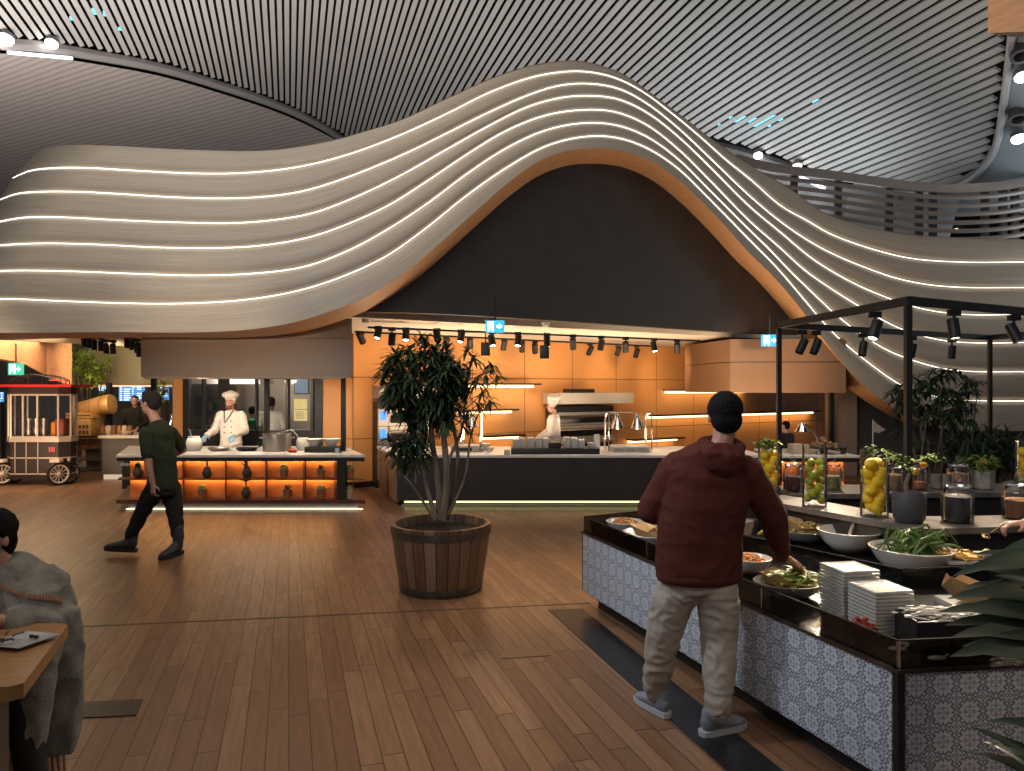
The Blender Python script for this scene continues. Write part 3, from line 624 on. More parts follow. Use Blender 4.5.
# ================================================================ OVENS on the orange wall
wd = (A1-A0).normalized(); wnrm = Vector((wd.y, -wd.x, 0)); WROT = math.atan2(wd.y, wd.x)
def onwall(px, z=0, off=0): Y = ow(px); return V((px-512)/FL*Y, Y, z)+wnrm*off
def wbox(a, b, z0, z1, o0, o1):               # box hugging the orange wall between two sight columns
    p, q = onwall(a), onwall(b); pts = [p+wnrm*o1, q+wnrm*o1, q+wnrm*o0, p+wnrm*o0]; return MB().prism(pts, z0, z1)
ovs = mat('oven_steel', (.50,.46,.41), .35, .45, bump=.05, stretch=(1,1,10)); ovg = mat('oven_glass', (.02,.016,.012), .08)
def oven(a, b, label, ctrl, z1, hood=False):
    p = onwall((a+b)/2, 0, .15); t = thing('deck_oven', label, 'oven', p)
    wbox(a, b, .08, z1-.28, .02, .25).build('body', bound, t)
    n = 4; zb = .14; dh = (z1-.40-zb)/n
    cw = (b-a)*.2 if ctrl else (b-a)*.03
    for k in range(n):
        z = zb+k*dh; wbox(a+cw, b-1, z+dh*.78, z+dh, .25, .33).build('deck_trim', ovs, t)
        dr = wbox(a+cw, b-1, z+.01, z+dh*.74, .25, .27).build('door', ovs, t); wbox(a+cw+2, b-3, z+dh*.18, z+dh*.62, .27, .276).build('window', ovg, dr)
        p, q = onwall(a+cw+2, z+dh*.68, .32), onwall(b-3, z+dh*.68, .32); MB().tube([p, q], .012, 6).build('handle', chrome, dr)
        if ctrl: 
            c = wbox(a, a+cw-.5, z+.01, z+dh, .25, .29).build('control_panel', ovs, t); wbox(a+1.6, a+cw-2.6, z+dh*.35, z+dh*.85, .29, .295).build('display', emis('oven_blue', (.05,.25,1), 2.0), c)
    wbox(a-(3 if hood else 0), b+(8 if hood else 0), z1-.22, z1, .02, 0.62 if hood else .34).build('top_hood', ovs, t)
    for c in (a+1, b-2): wbox(c, c+1, 0, .1, .04, .22).build('foot', bound, t)
oven(372, 423, 'steel four-deck oven with blue control screens at the left of the orange wall', True, 1.78)
oven(545, 606, 'wide steel deck oven with a projecting top behind the white-hatted chef', False, 1.64, True)
t = thing('roof_vent', 'flat black vent on top of the right deck oven', 'vent', onwall(567,1.64,.3)); wbox(560, 581, 1.64, 1.72, .1, .45).build('casing', bound, t)
# lit shelves
def ledshelf(a, b, z, label, depth=.3):
    t = thing('wall_shelf', label, 'shelf', onwall((a+b)/2, z, .15)); wbox(a, b, z, z+.035, 0, depth).build('board', bound, t); 
    wbox(a+1, b-2, z-.05, z, .02, .10).build('light_strip', led_w, t)  # strip made tall so its glow stands in for the lit wall band
    p, q = onwall(a+3, z-.03, .10), onwall(b-5, z-.03, .10); m = (p+q)/2
    l = light('shelf_light', 'AREA', m, 6*(q-p).length, (1,.66,.32), m+V(0,0,-1)-wnrm*.35, size=(q-p).length, sy=.06)
def shelfz(px, py): return CAMH+(HZ-py)/FL*(ow(px)-.25)
ledshelf(462, 533, shelfz(500,385), 'upper short lit shelf on the orange wall right of the tub plant')
ledshelf(455, 511, shelfz(490,411), 'middle short lit shelf on the orange wall below the upper one')
ledshelf(478, 518, shelfz(495,437), 'lowest lit shelf just above the counter behind the tub plant')
ledshelf(663, 745, shelfz(700,391), 'lit shelf right under the brown cabinet block')
ledshelf(645, 812, shelfz(700,415), 'longest lit shelf across the right of the orange wall')
ledshelf(626, 676, shelfz(650,440), 'short lit shelf just above the counter right of the heat lamps')
# brown block top right of the kitchen
cabm = mat('brown_cabinet', (.23,.125,.068), .5, var=.06, vscale=1)
hc = V((730-512)/FL*13.6, 13.6, 0); hl = V((685-512)/FL*15.6, 15.6, 0); hr = V((846-512)/FL*13.4, 13.4, 0); hb_ = V(7.2, 17.2, 0)
t = thing('cabinet_block', 'brown ceiling-hung cabinet block above the right side of the kitchen', 'cabinet', V(4.8,14.6,1.65))
MB().prism([hl, hc, hr, hb_], 1.65, 2.22).build('lower_panel', cabm, t); MB().prism([hl, hc, hr, hb_], 2.235, 2.66).build('upper_panel', cabm, t)
MB().prism([v.lerp(V(5,14.9,0), .02) for v in (hl, hc, hr, hb_)], 2.2, 2.25).build('seam', bound, t)
MB().b2((hc.x-.05,13.7,1.56), (hc.x+.0,13.78,1.65)).build('fitting', bound, t)
struct('wall_taupe', MB().b2((kx(834,14.3),14.3,0), (kx(857,14.3),14.7,2.6)), mat('taupe_wall', (.30,.21,.15), .55))
struct('wall_dark_right', MB().b2((kx(857,14.5),14.5,0), (12,14.7,2.6)), mat('charcoal_wall', (.065,.055,.052), .55))
t = thing('column', 'slim black post in front of the taupe wall right of the kitchen', 'post', (kx(832,14.0),14.0,0)); MB().b2((kx(830,14.0),14.0,0), (kx(834.5,14.0),14.1,2.6)).build('shaft', black, t)
# right niche counter
RY = 10.0
rc = niche_counter('small counter with orange lit niches behind the buffet jars, right side', kx(783,RY), kx(861,RY), RY, 11.2, [kx(806,RY), kx(829,RY)], z=.80, bodyx=(kx(788,RY), kx(853,RY)))
p = V(kx(803,10.4),10.4,.80); t = thing('desk_lamp', 'chrome bent-neck lamp on the right niche counter', 'lamp', p)
MB().tube([p+V(.24,0,0), p+V(.2,0,.22), p+V(.12,0,.36), p+V(.02,0,.42)], .014, 8).build('neck', chrome, t); MB().lathe([(.03,0),(.05,-.05),(.10,-.13),(.09,-.12)], p+V(-.02,0,.44), 16).build('shade', chrome, t)
MB().lathe([(.08,0),(.08,.02),(.02,.03)], p+V(.24,0,0), 14).build('base', chrome, t)
p = V(kx(824,10.3),10.3,.80); t = thing('pastry_platter', 'heaped dark platter of pastries on the right niche counter', 'platter', p)
MB().lathe([(.05,0),(.05,.06),(.20,.08),(.2,.09),(0.01,.09)], p, 20).build('dish', bound, t)
mb = MB(); r = random.Random(3)
for k in range(26): a = r.random()*6.3; q = r.random()**.5*.17; mb.ell(p+V(q*math.cos(a), q*math.sin(a), .10+.16*(1-q/.19)*r.random()), (.04,.035,.028), 8, 5)
mb.build('pastries', mat('pastry_brown', (.22,.13,.07), .35, var=.3, vscale=20), t)
p = V(kx(843,10.2),10.2,.80); t = thing('coffee_glass', 'small glass of dark drink at the right end of the niche counter', 'glass', p)
MB().lathe([(.035,0),(.05,.12),(.047,.12),(.033,.006)], p, 16).build('tumbler', glass, t); MB().lathe([(.032,.006),(.044,.09)], p, 16).build('drink', mat('coffee', (.04,.012,.006), .2), t)
p = V(kx(797,10.3),10.3,.80); solo(MB().b2(p+V(-.1,-.1,0), p+V(.14,.1,.14), bev=.01), 'bread_box', mat('box_tan', (.38,.31,.24), .6), 'pale box under the bent-neck lamp on the niche counter', 'box')
p = V(kx(873,8.6),8.6,0); t = thing('table_flag', 'small pale pennant flag on a thin pole before the dark wall', 'flag', p)
MB().tube([p, p+V(0,0,1.36)], .008, 6).build('pole', mat('pole_grey', (.4,.36,.33), .4), t); MB().lathe([(.1,0),(.1,.02),(.02,.03)], p, 14).build('base', bound, t)
mb = MB(); mb.hull([p+V(0,-.004,1.22), p+V(.07,.0,1.20), p+V(.14,-.02,1.245), p+V(.05,0,1.31), p+V(0,-.004,1.36)], [p+V(0,.004,1.22), p+V(.07,.008,1.20), p+V(.14,-.012,1.245), p+V(.05,.008,1.31), p+V(0,.004,1.36)]); mb.build('pennant', mat('flag_cloth', (.42,.33,.28), .7), t)
# wall dark base behind the right canopy foot
struct('wall_planter', MB().b2((5.4,9.6,0), (13,9.8,.35)), mat('planter_dark', (.03,.022,.018), .6))
# ================================================================ EXIT SIGNS
def exit_sign(c, w, h, rotz, base, fg, label):
    t = thing('exit_sign', label, 'exit sign', c, rotz); M_ = MB()
    MB().box((0,0,0), (w,.05,h), bev=.004).build('case', base, t, local=True)
    mb = MB(); hw = w*.5
    def pt(x, z, d=-.031): return V(x, d, z)
    def poly(pts): mb.hull([pt(x, z, -.027) for x, z in pts], [pt(x, z, -.032) for x, z in pts])
    # door frame and running figure
    x0 = -hw*.78; s = h*.4
    poly([(x0,-s),(x0+.03,-s),(x0+.03,s),(x0,s)]); poly([(x0,s),(x0,s-.025),(x0+.8*s*1.6,s-.025),(x0+.8*s*1.6,s)]); poly([(x0+.8*s*1.6-.03,-s),(x0+.8*s*1.6,-s),(x0+.8*s*1.6,s),(x0+.8*s*1.6-.03,s)])
    cx = x0+.7*s
    for a, b in (((0,.35),(-.05,-.15)),((-.05,-.15),(.25,-.45)),((.25,-.45),(.2,-.85)),((-.05,-.15),(-.35,-.5)),((-.35,-.5),(-.6,-.5)),((0,.3),(.35,.1)),((0,.3),(-.35,.1))):
        ax, az, bx, bz = cx+a[0]*s, a[1]*s, cx+b[0]*s, b[1]*s; dx, dz = bx-ax, bz-az; L = math.hypot(dx, dz); nx, nz = -dz/L*.012, dx/L*.012
        poly([(ax+nx,az+nz),(ax-nx,az-nz),(bx-nx,bz-nz),(bx+nx,bz+nz)])
    poly([(cx+.05*s+.024*math.cos(k*PI/4), .6*s+.024*math.sin(k*PI/4)) for k in range(8)])
    ax = hw*.15; poly([(ax,-.014),(ax+hw*.4,-.014),(ax+hw*.4,.014),(ax,.014)]); poly([(hw*.42,-s*.6),(hw*.80,0),(hw*.42,s*.6),(hw*.42,s*.35),(hw*.64,0),(hw*.42,-s*.35)])
    mb.build('pictogram', fg, t, local=True, smooth=False)
    MB().tube([(0,0,h/2), (0,0,h/2+.35)], .012, 6).build('hanger', bound, t, local=True)
cy = emis('sign_cyan', (.03,.45,.75), 1.4); wh = emis('sign_white', (.9,1,1), 2.4)
exit_sign(W(495,326.5,9.9), .26, .165, 0, cy, wh, 'cyan exit sign with runner and arrow hanging over the central counter')
exit_sign(W(769.5,340.5,12.8), .29, .21, 0, cy, wh, 'cyan exit sign with runner and arrow beside the frame post, right')
exit_sign(W(16,369,13), .26, .22, 0, emis('sign_green', (.02,.5,.28), 1.4), emis('sign_green_white', (.6,1,.8), 2.4), 'green exit sign above the popcorn cart, far left')
# ================================================================ TRACK SPOTS
def make_spot(p, tilt, label, size=1.0, group=None, lit=True, cyl=.045, rail=.14):
    p = Vector(p); t = thing('track_spotlight', label, 'spotlight', p, group=group)
    d = Vector(tilt).normalized(); T = Matrix.Translation(p) @ d.to_track_quat('Z', 'Y').to_matrix().to_4x4(); r = cyl*size; L = .17*size
    MB().lathe([(r*.75,-L/2-.006),(r,-L/2),(r,L/2),(r*.9,L/2),(r*.86,L/2-.015)], n=16).tf(T).build('can', black, t)
    if lit: MB().lathe([(r*.86,L/2-.02),(r*.8,L/2-.012)], n=16).tf(T).build('lens', lens, t)
    else: MB().lathe([(r*.86,L/2-.02),(r*.8,L/2-.012)], n=16).tf(T).build('lens', mat('dim_lens', (.12,.1,.09), .1), t)
    MB().tube([p-d*L*.2, p+V(.0,.0,rail*.6), p+V(0,0,rail)], .012*size, 6).build('arm', black, t)
    MB().b2(p+V(-.05*size,-.02*size,rail), p+V(.05*size,.02*size,rail+.05*size)).build('adapter', black, t); return t
ta = [(378,332,-.3),(392,338,-.2),(406,334,0),(437,334,.2),(461,336,-.3),(492,340,.35),(518,340,-.2),(547,341,.0),(573,343,.2),(601,344,-.3),(625.6,346,.2),(654,346,.25),(677,347,.35)]
r = random.Random(5)
for k, (px, py, tl) in enumerate(ta):
    d = cdepth(px)+1.75; make_spot(W(px, py+1, d), (tl*.5, r.choice((.6,.2,-.4)), -1), '%s black track spotlight from the left on the front rail over the kitchen' % ORD[k], 1.1, 'front row of kitchen spotlights', True, .05, rail=max(.05, 2.60-W(px,py+1,d).z))
tb = [(361,338),(446,343),(470,343),(504,345),(522,347),(535,348.5),(590,350.5),(618,351),(636.5,353)]
for k, (px, py) in enumerate(tb):
    d = ow(px)-1.2; make_spot(W(px, py, d), (r.uniform(-.4,.4), .8, -1), '%s black track spotlight from the left on the rear rail over the kitchen' % ORD[k], 1.1, 'rear row of kitchen spotlights', True, .05, rail=max(.04, 2.58-W(px,py,d).z))
for nm, a, b, off, z in (('track_rail',368,700,1.75,2.63),('track_rail',355,650,0,2.61)):
    mb = MB(); pa, pb = (W(a,340,cdepth(a)+off), W(b,340,cdepth(b)+off)) if off else (W(a,340,ow(a)-1.2), W(b,340,ow(b)-1.2)); pa.z = pb.z = z
    mb.prism(strip(pa, pb, .035), z, z+.03); solo(mb, nm, black, 'front black light rail under the pale kitchen ceiling' if off else 'rear black light rail under the pale kitchen ceiling', 'light rail')
for px, py, lb in ((485.6,349,'left black square ceiling speaker hanging over the kitchen'),(544.5,352,'right black square ceiling speaker hanging over the kitchen')):
    p = W(px, py, 11.9); t = thing('ceiling_speaker', lb, 'speaker', p); MB().b2(p+V(-.075,-.06,-.11), p+V(.075,.06,.11), bev=.008).build('cabinet', bound, t); MB().b2(p+V(-.01,-.01,.11), p+V(.01,.01,2.66-p.z)).build('bracket', bound, t)
for px, py, lb in ((546,329.5,'round smoke detector on the pale kitchen ceiling right of the exit sign'),(366,322,'small round detector on the pale ceiling at its left end')):
    p = W(px, py, 10.6 if px > 500 else 10.0); p.z = 2.70; solo(MB().lathe([(.02,-.06),(.05,-.05),(.06,-.01),(.07,0)], p, 16), 'smoke_detector', lowc, lb, 'detector')
# ================================================================ LEFT BACKGROUND
drum = mat('drum_beige', (.42,.33,.19), .45, var=.08, vscale=.8, stretch=(4,1,1))
def q14(px, Y): return (px-512)/FL*Y
struct('wall_left_far', MB().b2((-30,24,0), (-5.5,24.2,6)), mat('far_wall', (.16,.13,.115), .6, var=.3, vscale=.7))
t = thing('round_hood', 'big beige rounded hood over the far left kitchen bar', 'hood', (q14(145,19.5),19.5,1.8))
MB().lathe([(1.95,0),(2.0,.03),(2.0,1.7)], (q14(145,19.5),19.5,1.81), 48).build('drum', drum, t)
MB().lathe([(1.96,0),(1.96,.03)], (q14(145,19.5),19.5,1.775), 48).build('light_strip', emis('hood_glow', (1,.7,.4), 1.2), t)
sof = mat('orange_soffit', (.50,.25,.13), .5, var=.12, vscale=2, stretch=(1,8,8))
mb = MB(); S0 = [(-60,352),(0,358.5),(23,363),(47,376),(72,388)]
for i in range(len(S0)-1):
    a, b = W(*S0[i],12+.6*i), W(*S0[i+1],12.6+.6*i); c = V(b.x, b.y-.0, 3.4); d_ = V(a.x, a.y, 3.4); mb.hull([a, b, c, d_], [V(v.x*1.08,v.y*1.08,v.z) for v in (a, b, c, d_)])
struct('wall_soffit_orange', mb, sof)
# screens
def board(x0, x1, y0, y1, Y, label, rows, col=(.10,.32,.75)):
    a, b = W(x0,y1,Y), W(x1,y0,Y); t = thing('departure_board', label, 'screen', V((a.x+b.x)/2,Y,a.z)); MB().b2((a.x-.03,Y,a.z-.03), (b.x+.03,Y+.08,b.z+.03)).build('case', bound, t); MB().b2((a.x,Y-.01,a.z), (b.x,Y,b.z)).build('display', emis('board_blue', col, 1.1), t)
    mb = MB(); r = random.Random(9); n = rows
    for k in range(n):
        z = lerp(a.z, b.z, (k+.5)/n)
        for c0, c1 in ((.05,.15),(.2,.45),(.52,.62),(.7,.9)):
            if r.random() < .85: mb.b2((lerp(a.x,b.x,c0),Y-.02,z-.012), (lerp(a.x,b.x,c1-r.random()*.06),Y-.01,z+.012))
    MB().b2(((a.x+b.x)/2-.04,Y+.09,0), ((a.x+b.x)/2+.04,Y+.14,a.z+.05)).build('stand', bound, t)
    mb.build('text_rows', emis('board_text', (.75,.85,1), 2), t)
board(119, 145, 386, 401, 19, 'blue flight information board behind the green-shirted man', 7)
board(99, 108, 385, 391, 19.5, 'small blue screen left of the flight information board', 3)
board(160, 169, 386, 400, 19, 'narrow blue screen right of the green-shirted man\'s head', 5)
board(-4, 4, 392, 402, 17, 'blue screen at the left edge behind the popcorn cart', 4)
t = thing('column', 'dark column at the far bar behind the barrel wagon', 'column', (q14(110.5,16),15.4,0)); MB().b2((q14(108.5,15.4),15.3,0), (q14(112.5,15.4),15.4,1.85)).build('shaft', black, t)
# far bar
t = thing('bar_counter', 'far beige-topped bar counter behind the green-shirted man', 'counter', (q14(130,14),14,0))
MB().b2((q14(98,13.6),13.6,.79), (q14(170,13.6),14.6,.84)).build('worktop', stone_w, t, label='pale worktop'); MB().b2((q14(102,13.65),13.65,.1), (q14(169,13.6),14.5,.79)).build('body', mat('bar_grey', (.10,.095,.095), .5), t)
MB().b2((q14(103,13.7),13.72,.0), (q14(168,13.6),14.4,.1)).build('plinth', emis('bar_plinth_glow', (1,.8,.55), .6), t)
jr = [mat('jar_copper', (.45,.2,.09), .3, .6), mat('jar_cream', (.6,.5,.36), .4), mat('jar_brown', (.22,.12,.06), .4)]
for k in range(6): solo(MB().lathe([(.05,0),(.055,.02),(.055,.13),(.045,.15),(.045,.17)], (q14(103+k*5.5,14),14,.841), 12), 'canister', jr[k%3], '%s canister from the left on the far bar' % ORD[k], 'canister', 'canisters on the far bar')
q = V(q14(131,14),13.85,.841); solo(MB().lathe([(.04,0),(.10,.05),(.12,.07),(.1,.06),(.02,.01)], q, 14), 'food_bowl', jr[1], 'cream bowl on the far bar left of the green-shirted man', 'bowl')
q = V(q14(170,14),14.1,.841); solo(MB().lathe([(.09,0),(.11,.06),(.10,.16),(.045,.26),(.03,.36),(.04,.38)], q, 16), 'glass_dispenser', chrome, 'shiny domed dispenser on the far bar right of the green-shirted man', 'dispenser')
q = V(q14(126,12.6),12.6,0); t = thing('napkin_cabinet', 'black box with white napkins on the end of the far bar', 'napkin box', q+V(0,0,.0))
MB().b2((q14(122,12.4),12.4,.0), (q14(140,12.4),12.9,.40)).build('cabinet', bound, t); MB().b2((q14(121,12.4),12.38,.40), (q14(141,12.4),12.95,.44)).build('top', mat('cart_top', (.25,.25,.26), .4), t); MB().b2((q14(123,12.4),12.42,.44), (q14(139,12.4),12.7,.60)).build('box', bound, t)
MB().b2((q14(126,12.4),12.44,.60), (q14(131,12.4),12.6,.73), bev=.01).build('napkins', white_c, t); MB().b2((q14(132.5,12.4),12.44,.60), (q14(136,12.4),12.6,.72), bev=.01).build('napkins', white_c, t)
for k, (px, py) in enumerate([(84,342),(89,343),(94,345),(101,346),(106,348.5),(113,349),(127,343),(132,345),(137,348),(139,352)]):
    make_spot(W(px, py, 11.6), (0,.1,-1), '%s spotlight from the left in the far left cluster under the canopy' % ORD[k], .95, 'far left spotlights', True, rail=.1)
struct('beam_left', MB().b2((-9,11.5,2.62), (-5.4,11.75,2.7)), bound)
# popcorn cart
PY = G(38,485).y; cxx = (38-512)/FL*PY
cart = thing('popcorn_cart', 'vintage glass-sided food cart with a red canopy rim and spoked wheels', 'food cart', (cxx,PY,0))
cd = mat('cart_body', (.035,.028,.03), .4, var=.05); ctrim = mat('cart_trim', (.55,.48,.42), .35, .3); red = mat('cart_red', (.38,.012,.02), .4); wwh = mat('wheel_white', (.62,.56,.5), .4)
def octo(x0, x1, y0, y1, c): return [V(x0+c,y0,0), V(x1-c,y0,0), V(x1,y0+c,0), V(x1,y1-c,0), V(x1-c,y1,0), V(x0+c,y1,0), V(x0,y1-c,0), V(x0,y0+c,0)]
X0, X1 = q14(3,PY), q14(66,PY); o8 = octo(X0, X1, PY, PY+.45, .14)
zz = lambda py: CAMH+(HZ-py)/FL*PY
MB().prism(o8, zz(474.5), zz(442)).build('body', cd, cart); MB().prism(octo(X0-.02,X1+.02,PY-.02,PY+.47,.14), zz(442), zz(438)).build('counter_rim', ctrim, cart)
mb = MB()
for v in (zz(458), zz(474)): mb.prism(octo(X0-.01,X1+.01,PY-.01,PY+.46,.14), v-.012, v+.012)
for x in (X0+.22, X0+.42, X1-.5): mb.b2((x-.008,PY-.01,zz(474)), (x+.008,PY,zz(442)))
mb.build('body_trim', ctrim, cart)
MB().prism(octo(X0-.02,X1+.02,PY-.02,PY+.47,.14), zz(479), zz(475)).build('chassis', bound, cart)
gz0, gz1 = zz(438), zz(394)
mb = MB()
for v in o8: mb.tube([v+V(0,0,gz0), v+V(0,0,gz1)], .018, 6)
for x in (X0+.36, X0+.62): mb.b2((x-.015,PY-.012,gz0), (x+.015,PY+.01,gz1))
mb.build('glass_frame', ctrim, cart)
for z in (gz0, gz1-.03): MB().prism(octo(X0-.005,X1+.005,PY-.005,PY+.455,.14), z, z+.03).build('frame_rail', ctrim, cart)
for i in range(8):
    a, b = o8[i], o8[(i+1)%8]; MB().hull([a+V(0,0,gz0), b+V(0,0,gz0), b+V(0,.006,gz0), a+V(0,.006,gz0)], [a+V(0,0,gz1), b+V(0,0,gz1), b+V(0,.006,gz1), a+V(0,.006,gz1)]).build('glass_pane', glass, cart)
for x in (X0+.3, X0+.68): MB().tube([(x,PY-.03,gz0+.38), (x,PY-.03,gz0+.5)], .014, 6).build('door_handle', black, cart)
MB().prism(octo(X0-.0,X1+.0,PY-.0,PY+.45,.14), gz1, zz(387)).build('fascia', mat('cart_fascia', (.06,.04,.03), .4), cart)
MB().prism([(X0-.14,PY-.12,0),(X1+.16,PY-.12,0),(X1+.16,PY+.57,0),(X0-.14,PY+.57,0)], zz(387), zz(384.5)).build('canopy_rim', red, cart, label='red canopy rim')
mb = MB()
for yy in (PY+.02, PY+.43):
    arcp = [(lerp(X0+.1,X1-.2,k/10),yy,zz(384)+.17*math.sin(PI*(.12+.76*k/10))) for k in range(11)]; mb.tube(arcp, .014, 6)
    for k in (0,4,8,10): mb.tube([arcp[k], (arcp[k][0],yy,zz(384.5))], .01, 6)
for k in range(0,11,2): mb.tube([(lerp(X0+.1,X1-.2,k/10),PY+.02,zz(384)+.17*math.sin(PI*(.12+.76*k/10))), (lerp(X0+.1,X1-.2,k/10),PY+.43,zz(384)+.17*math.sin(PI*(.12+.76*k/10)))], .01, 6)
mb.build('roof_frame', black, cart)
MB().tube([(X1-.3,PY,zz(380.5)), (X1+.02,PY,zz(380.5))], .012, 6).tube([(X1,PY,zz(385)), (X1,PY,zz(380))], .014, 6).build('roof_rail', red, cart)
MB().b2((X0+.75,PY+.15,gz0), (X0+.9,PY+.3,gz0+.28), bev=.03).build('bear_jar', mat('amber', (.75,.30,.03), .3), cart, label='amber jar inside')
MB().b2((X1-.28,PY+.12,gz0), (X1-.12,PY+.34,gz0+.33), bev=.01).build('red_box', mat('box_red', (.35,.05,.03), .4), cart, label='red box inside')
mb = MB()
for k in range(3): mb.lathe([(.05,0),(.07,.12),(.05,.2),(.06,.34)], (X0+.30+k*.14,PY+.25,gz0), 10)
mb.build('kettle', steel, cart)
mb = MB(); bx_ = X1-.30
for k in range(3): mb.b2((bx_+k*.04,PY-.014,zz(452)), (bx_+.028+k*.04,PY-.008,zz(447)))
mb.build('badge', mat('badge_red', (.6,.12,.14), .5), cart, label='small red and white badge')
def wheel(c, r, parent):
    c = Vector(c); ring = [c+V(0,0,0)+V(r*math.cos(a)*.55, r*math.cos(a)*.83, r*math.sin(a)) for a in [2*PI*k/24 for k in range(24)]]
    w = MB().tube(ring, .028, 8, close=True).build('wheel', bound, parent); ring2 = [c.lerp(p, .88) for p in ring]
    MB().tube(ring2, .02, 6, close=True).build('wheel_rim', wwh, w)
    mb = MB()
    for k in range(0,24,2): mb.tube([c, ring2[k]], .007, 5)
    mb.ell(c, (.04,.04,.04), 8, 6); mb.build('spokes', wwh, w)
for px, dy, in ((59,-.05),(68,.18),(2,-.05),(14,.3)): wheel(((px-512)/FL*(PY+dy), PY+dy, .205), .185, cart)
for px, dy in ((58,-.05),(68,.18),(2,-.05)): MB().b2(((px-6-512)/FL*(PY+dy),PY+dy-.08,.41), ((px+4-512)/FL*(PY+dy),PY+dy+.05,.47), bev=.01).build('mudguard', wwh, cart)
MB().tube([(X0-.1,PY+.2,.3), (X1+.25,PY+.2,.3)], .02, 6).build('axle', bound, cart)
# barrel wagon
BY = G(100,472).y
wx = lambda px: (px-512)/FL*BY
wz = lambda py: CAMH+(HZ-py)/FL*BY
bw = thing('barrel_wagon', 'dark wooden display wagon topped with a lying copper-gold barrel', 'wagon', (wx(88),BY,0))
wdk = mat('wagon_wood', (.09,.055,.04), .5, var=.2, vscale=10); gold = mat('barrel_gold', (.62,.33,.12), .35, .35, var=.12, vscale=6); hon = mat('honey_wood', (.55,.30,.11), .5, var=.15, vscale=12)
MB().tube([(wx(68),BY+.25,wz(410)), (wx(75),BY+.25,wz(409)), (wx(96),BY+.25,wz(405.5)), (wx(104),BY+.25,wz(404.5)), (wx(105.5),BY+.25,wz(404.3))], [.13,.15,.20,.215,.2], 24).build('barrel', gold, bw)
mb = MB()
for px in (76, 86, 97): mb.tube([(wx(px),BY+.25,wz(409-(px-75)*.17)), (wx(px+.8),BY+.25,wz(409-(px-75)*.17))], .155+(px-75)*.0026, 24)
mb.build('barrel_hoops', mat('hoop_copper', (.42,.2,.08), .35, .6), bw)
MB().b2((wx(66),BY,wz(436)), (wx(91),BY+.5,wz(418)), bev=.01).build('drawer_chest', hon, bw)
mb = MB()
for r_ in range(2):
    for k in range(6): mb.b2((wx(68+k*3.6),BY-.01,wz(434-r_*5.5)), (wx(70.4+k*3.6),BY,wz(430.5-r_*5.5)))
mb.build('chest_slots', mat('slot_dark', (.12,.05,.02), .6), bw)
MB().b2((wx(66),BY-.02,wz(418)), (wx(93),BY+.52,wz(415))).build('chest_top', hon, bw); MB().b2((wx(66),BY-.02,wz(416)), (wx(92),BY+.4,wz(413))).build('cradle', hon, bw)
mb = MB()
for px in (64,73,103,112): mb.b2((wx(px)-.03,BY-.06,.10), (wx(px)+.03,BY,wz(437)))
mb.b2((wx(66),BY-.06,wz(439)), (wx(114),BY+.6,wz(437)))
for z in (448,459.5,471): mb.b2((wx(64),BY-.04,wz(z)-.02), (wx(113),BY+.55,wz(z)))
mb.build('frame', wdk, bw)
mb = MB()
for k in range(10): mb.lathe([(.025,0),(.03,.02),(.03,.15),(.02,.18)], (wx(76+k*2.8),BY+.12,wz(448)), 8)
mb.build('bottles', mat('amber_bottle', (.45,.17,.06), .3), bw)
MB().b2((wx(85),BY+.05,wz(470)), (wx(106),BY+.5,wz(450))).build('crate', wdk, bw)
for px in (67,110): MB().tube([(wx(px)-.03,BY+.05,.06), (wx(px)+.03,BY+.05,.06)], .06, 12).build('caster', bound, bw)
# bright plants behind wagon
lf = mat('bright_leaf', (.26,.34,.045), .5, var=.35, vscale=6); lfd = mat('dull_leaf', (.08,.12,.03), .5, var=.3, vscale=6); bark = mat('bark', (.12,.085,.055), .8, var=.3, vscale=20, bump=.4)
def bush(name, label, base, blobs, m, n, L, w, cat='plant', droop=.5, seed=1, trunk=.03, folm=None, pot=None, grow=None):
    base = Vector(base); t = thing(name, label, cat, base); r = random.Random(seed); mb = MB(); st = MB()
    for (c, rad) in blobs:
        c = Vector(c); mid = base.lerp(c, .5)+V(r.uniform(-.04,.04), r.uniform(-.04,.04), .1); st.tube([base+V(0,0,.0), mid, c], [trunk, trunk*.7, trunk*.3], 6)
        k = max(3, int(n*rad**2/ (sum(b[1]**2 for b in blobs))))
        for _ in range(k):
            v = Vector((r.gauss(0,1), r.gauss(0,1), r.gauss(0,1))).normalized()*rad*r.uniform(.5,1); d = Vector((r.gauss(0,1), r.gauss(0,1), r.gauss(.3,.8)))+v.normalized()
            mb.leaf(c+v, d, L*r.uniform(.7,1.3), w*r.uniform(.8,1.2), droop)
    st.build('stems', bark, t); mb.build('foliage', m, t); return t
bush('potted_tree', 'bright yellow-green small tree behind the barrel wagon', (q14(88,16.2),16.2,0), [(W(92,375,16.2),.30),(W(103,372,16.2),.19),(W(86,365,16.2),.28),(W(78,362,16.2),.24),(W(104,395,16.2),.10)], lf, 520, .13, .03, 'tree', seed=4)
bush('potted_tree', 'duller green shrub left of the bright small tree, far left', (q14(80,16.9),16.9,0), [(W(74,360,16.9),.26),(W(82,352,16.9),.24),(W(66,362,16.9),.15)], lfd, 260, .13, .03, 'tree', seed=6)
bush('potted_tree', 'slim palm-like sprig in front of the beige rounded hood', (q14(108,16),16,0), [(W(108,362,16),.09),(W(110,358,16),.07),(W(111,398,16),.08)], lf, 60, .13, .02, 'tree', seed=8, trunk=.015)
bush('potted_plant', 'bright leafy plant just right of the green-shirted man\'s head', (q14(160,14.2),14.2,.841), [(W(160,396,14.2),.12),(W(163,388,14.2),.1)], lf, 90, .11, .03, 'plant', seed=9)
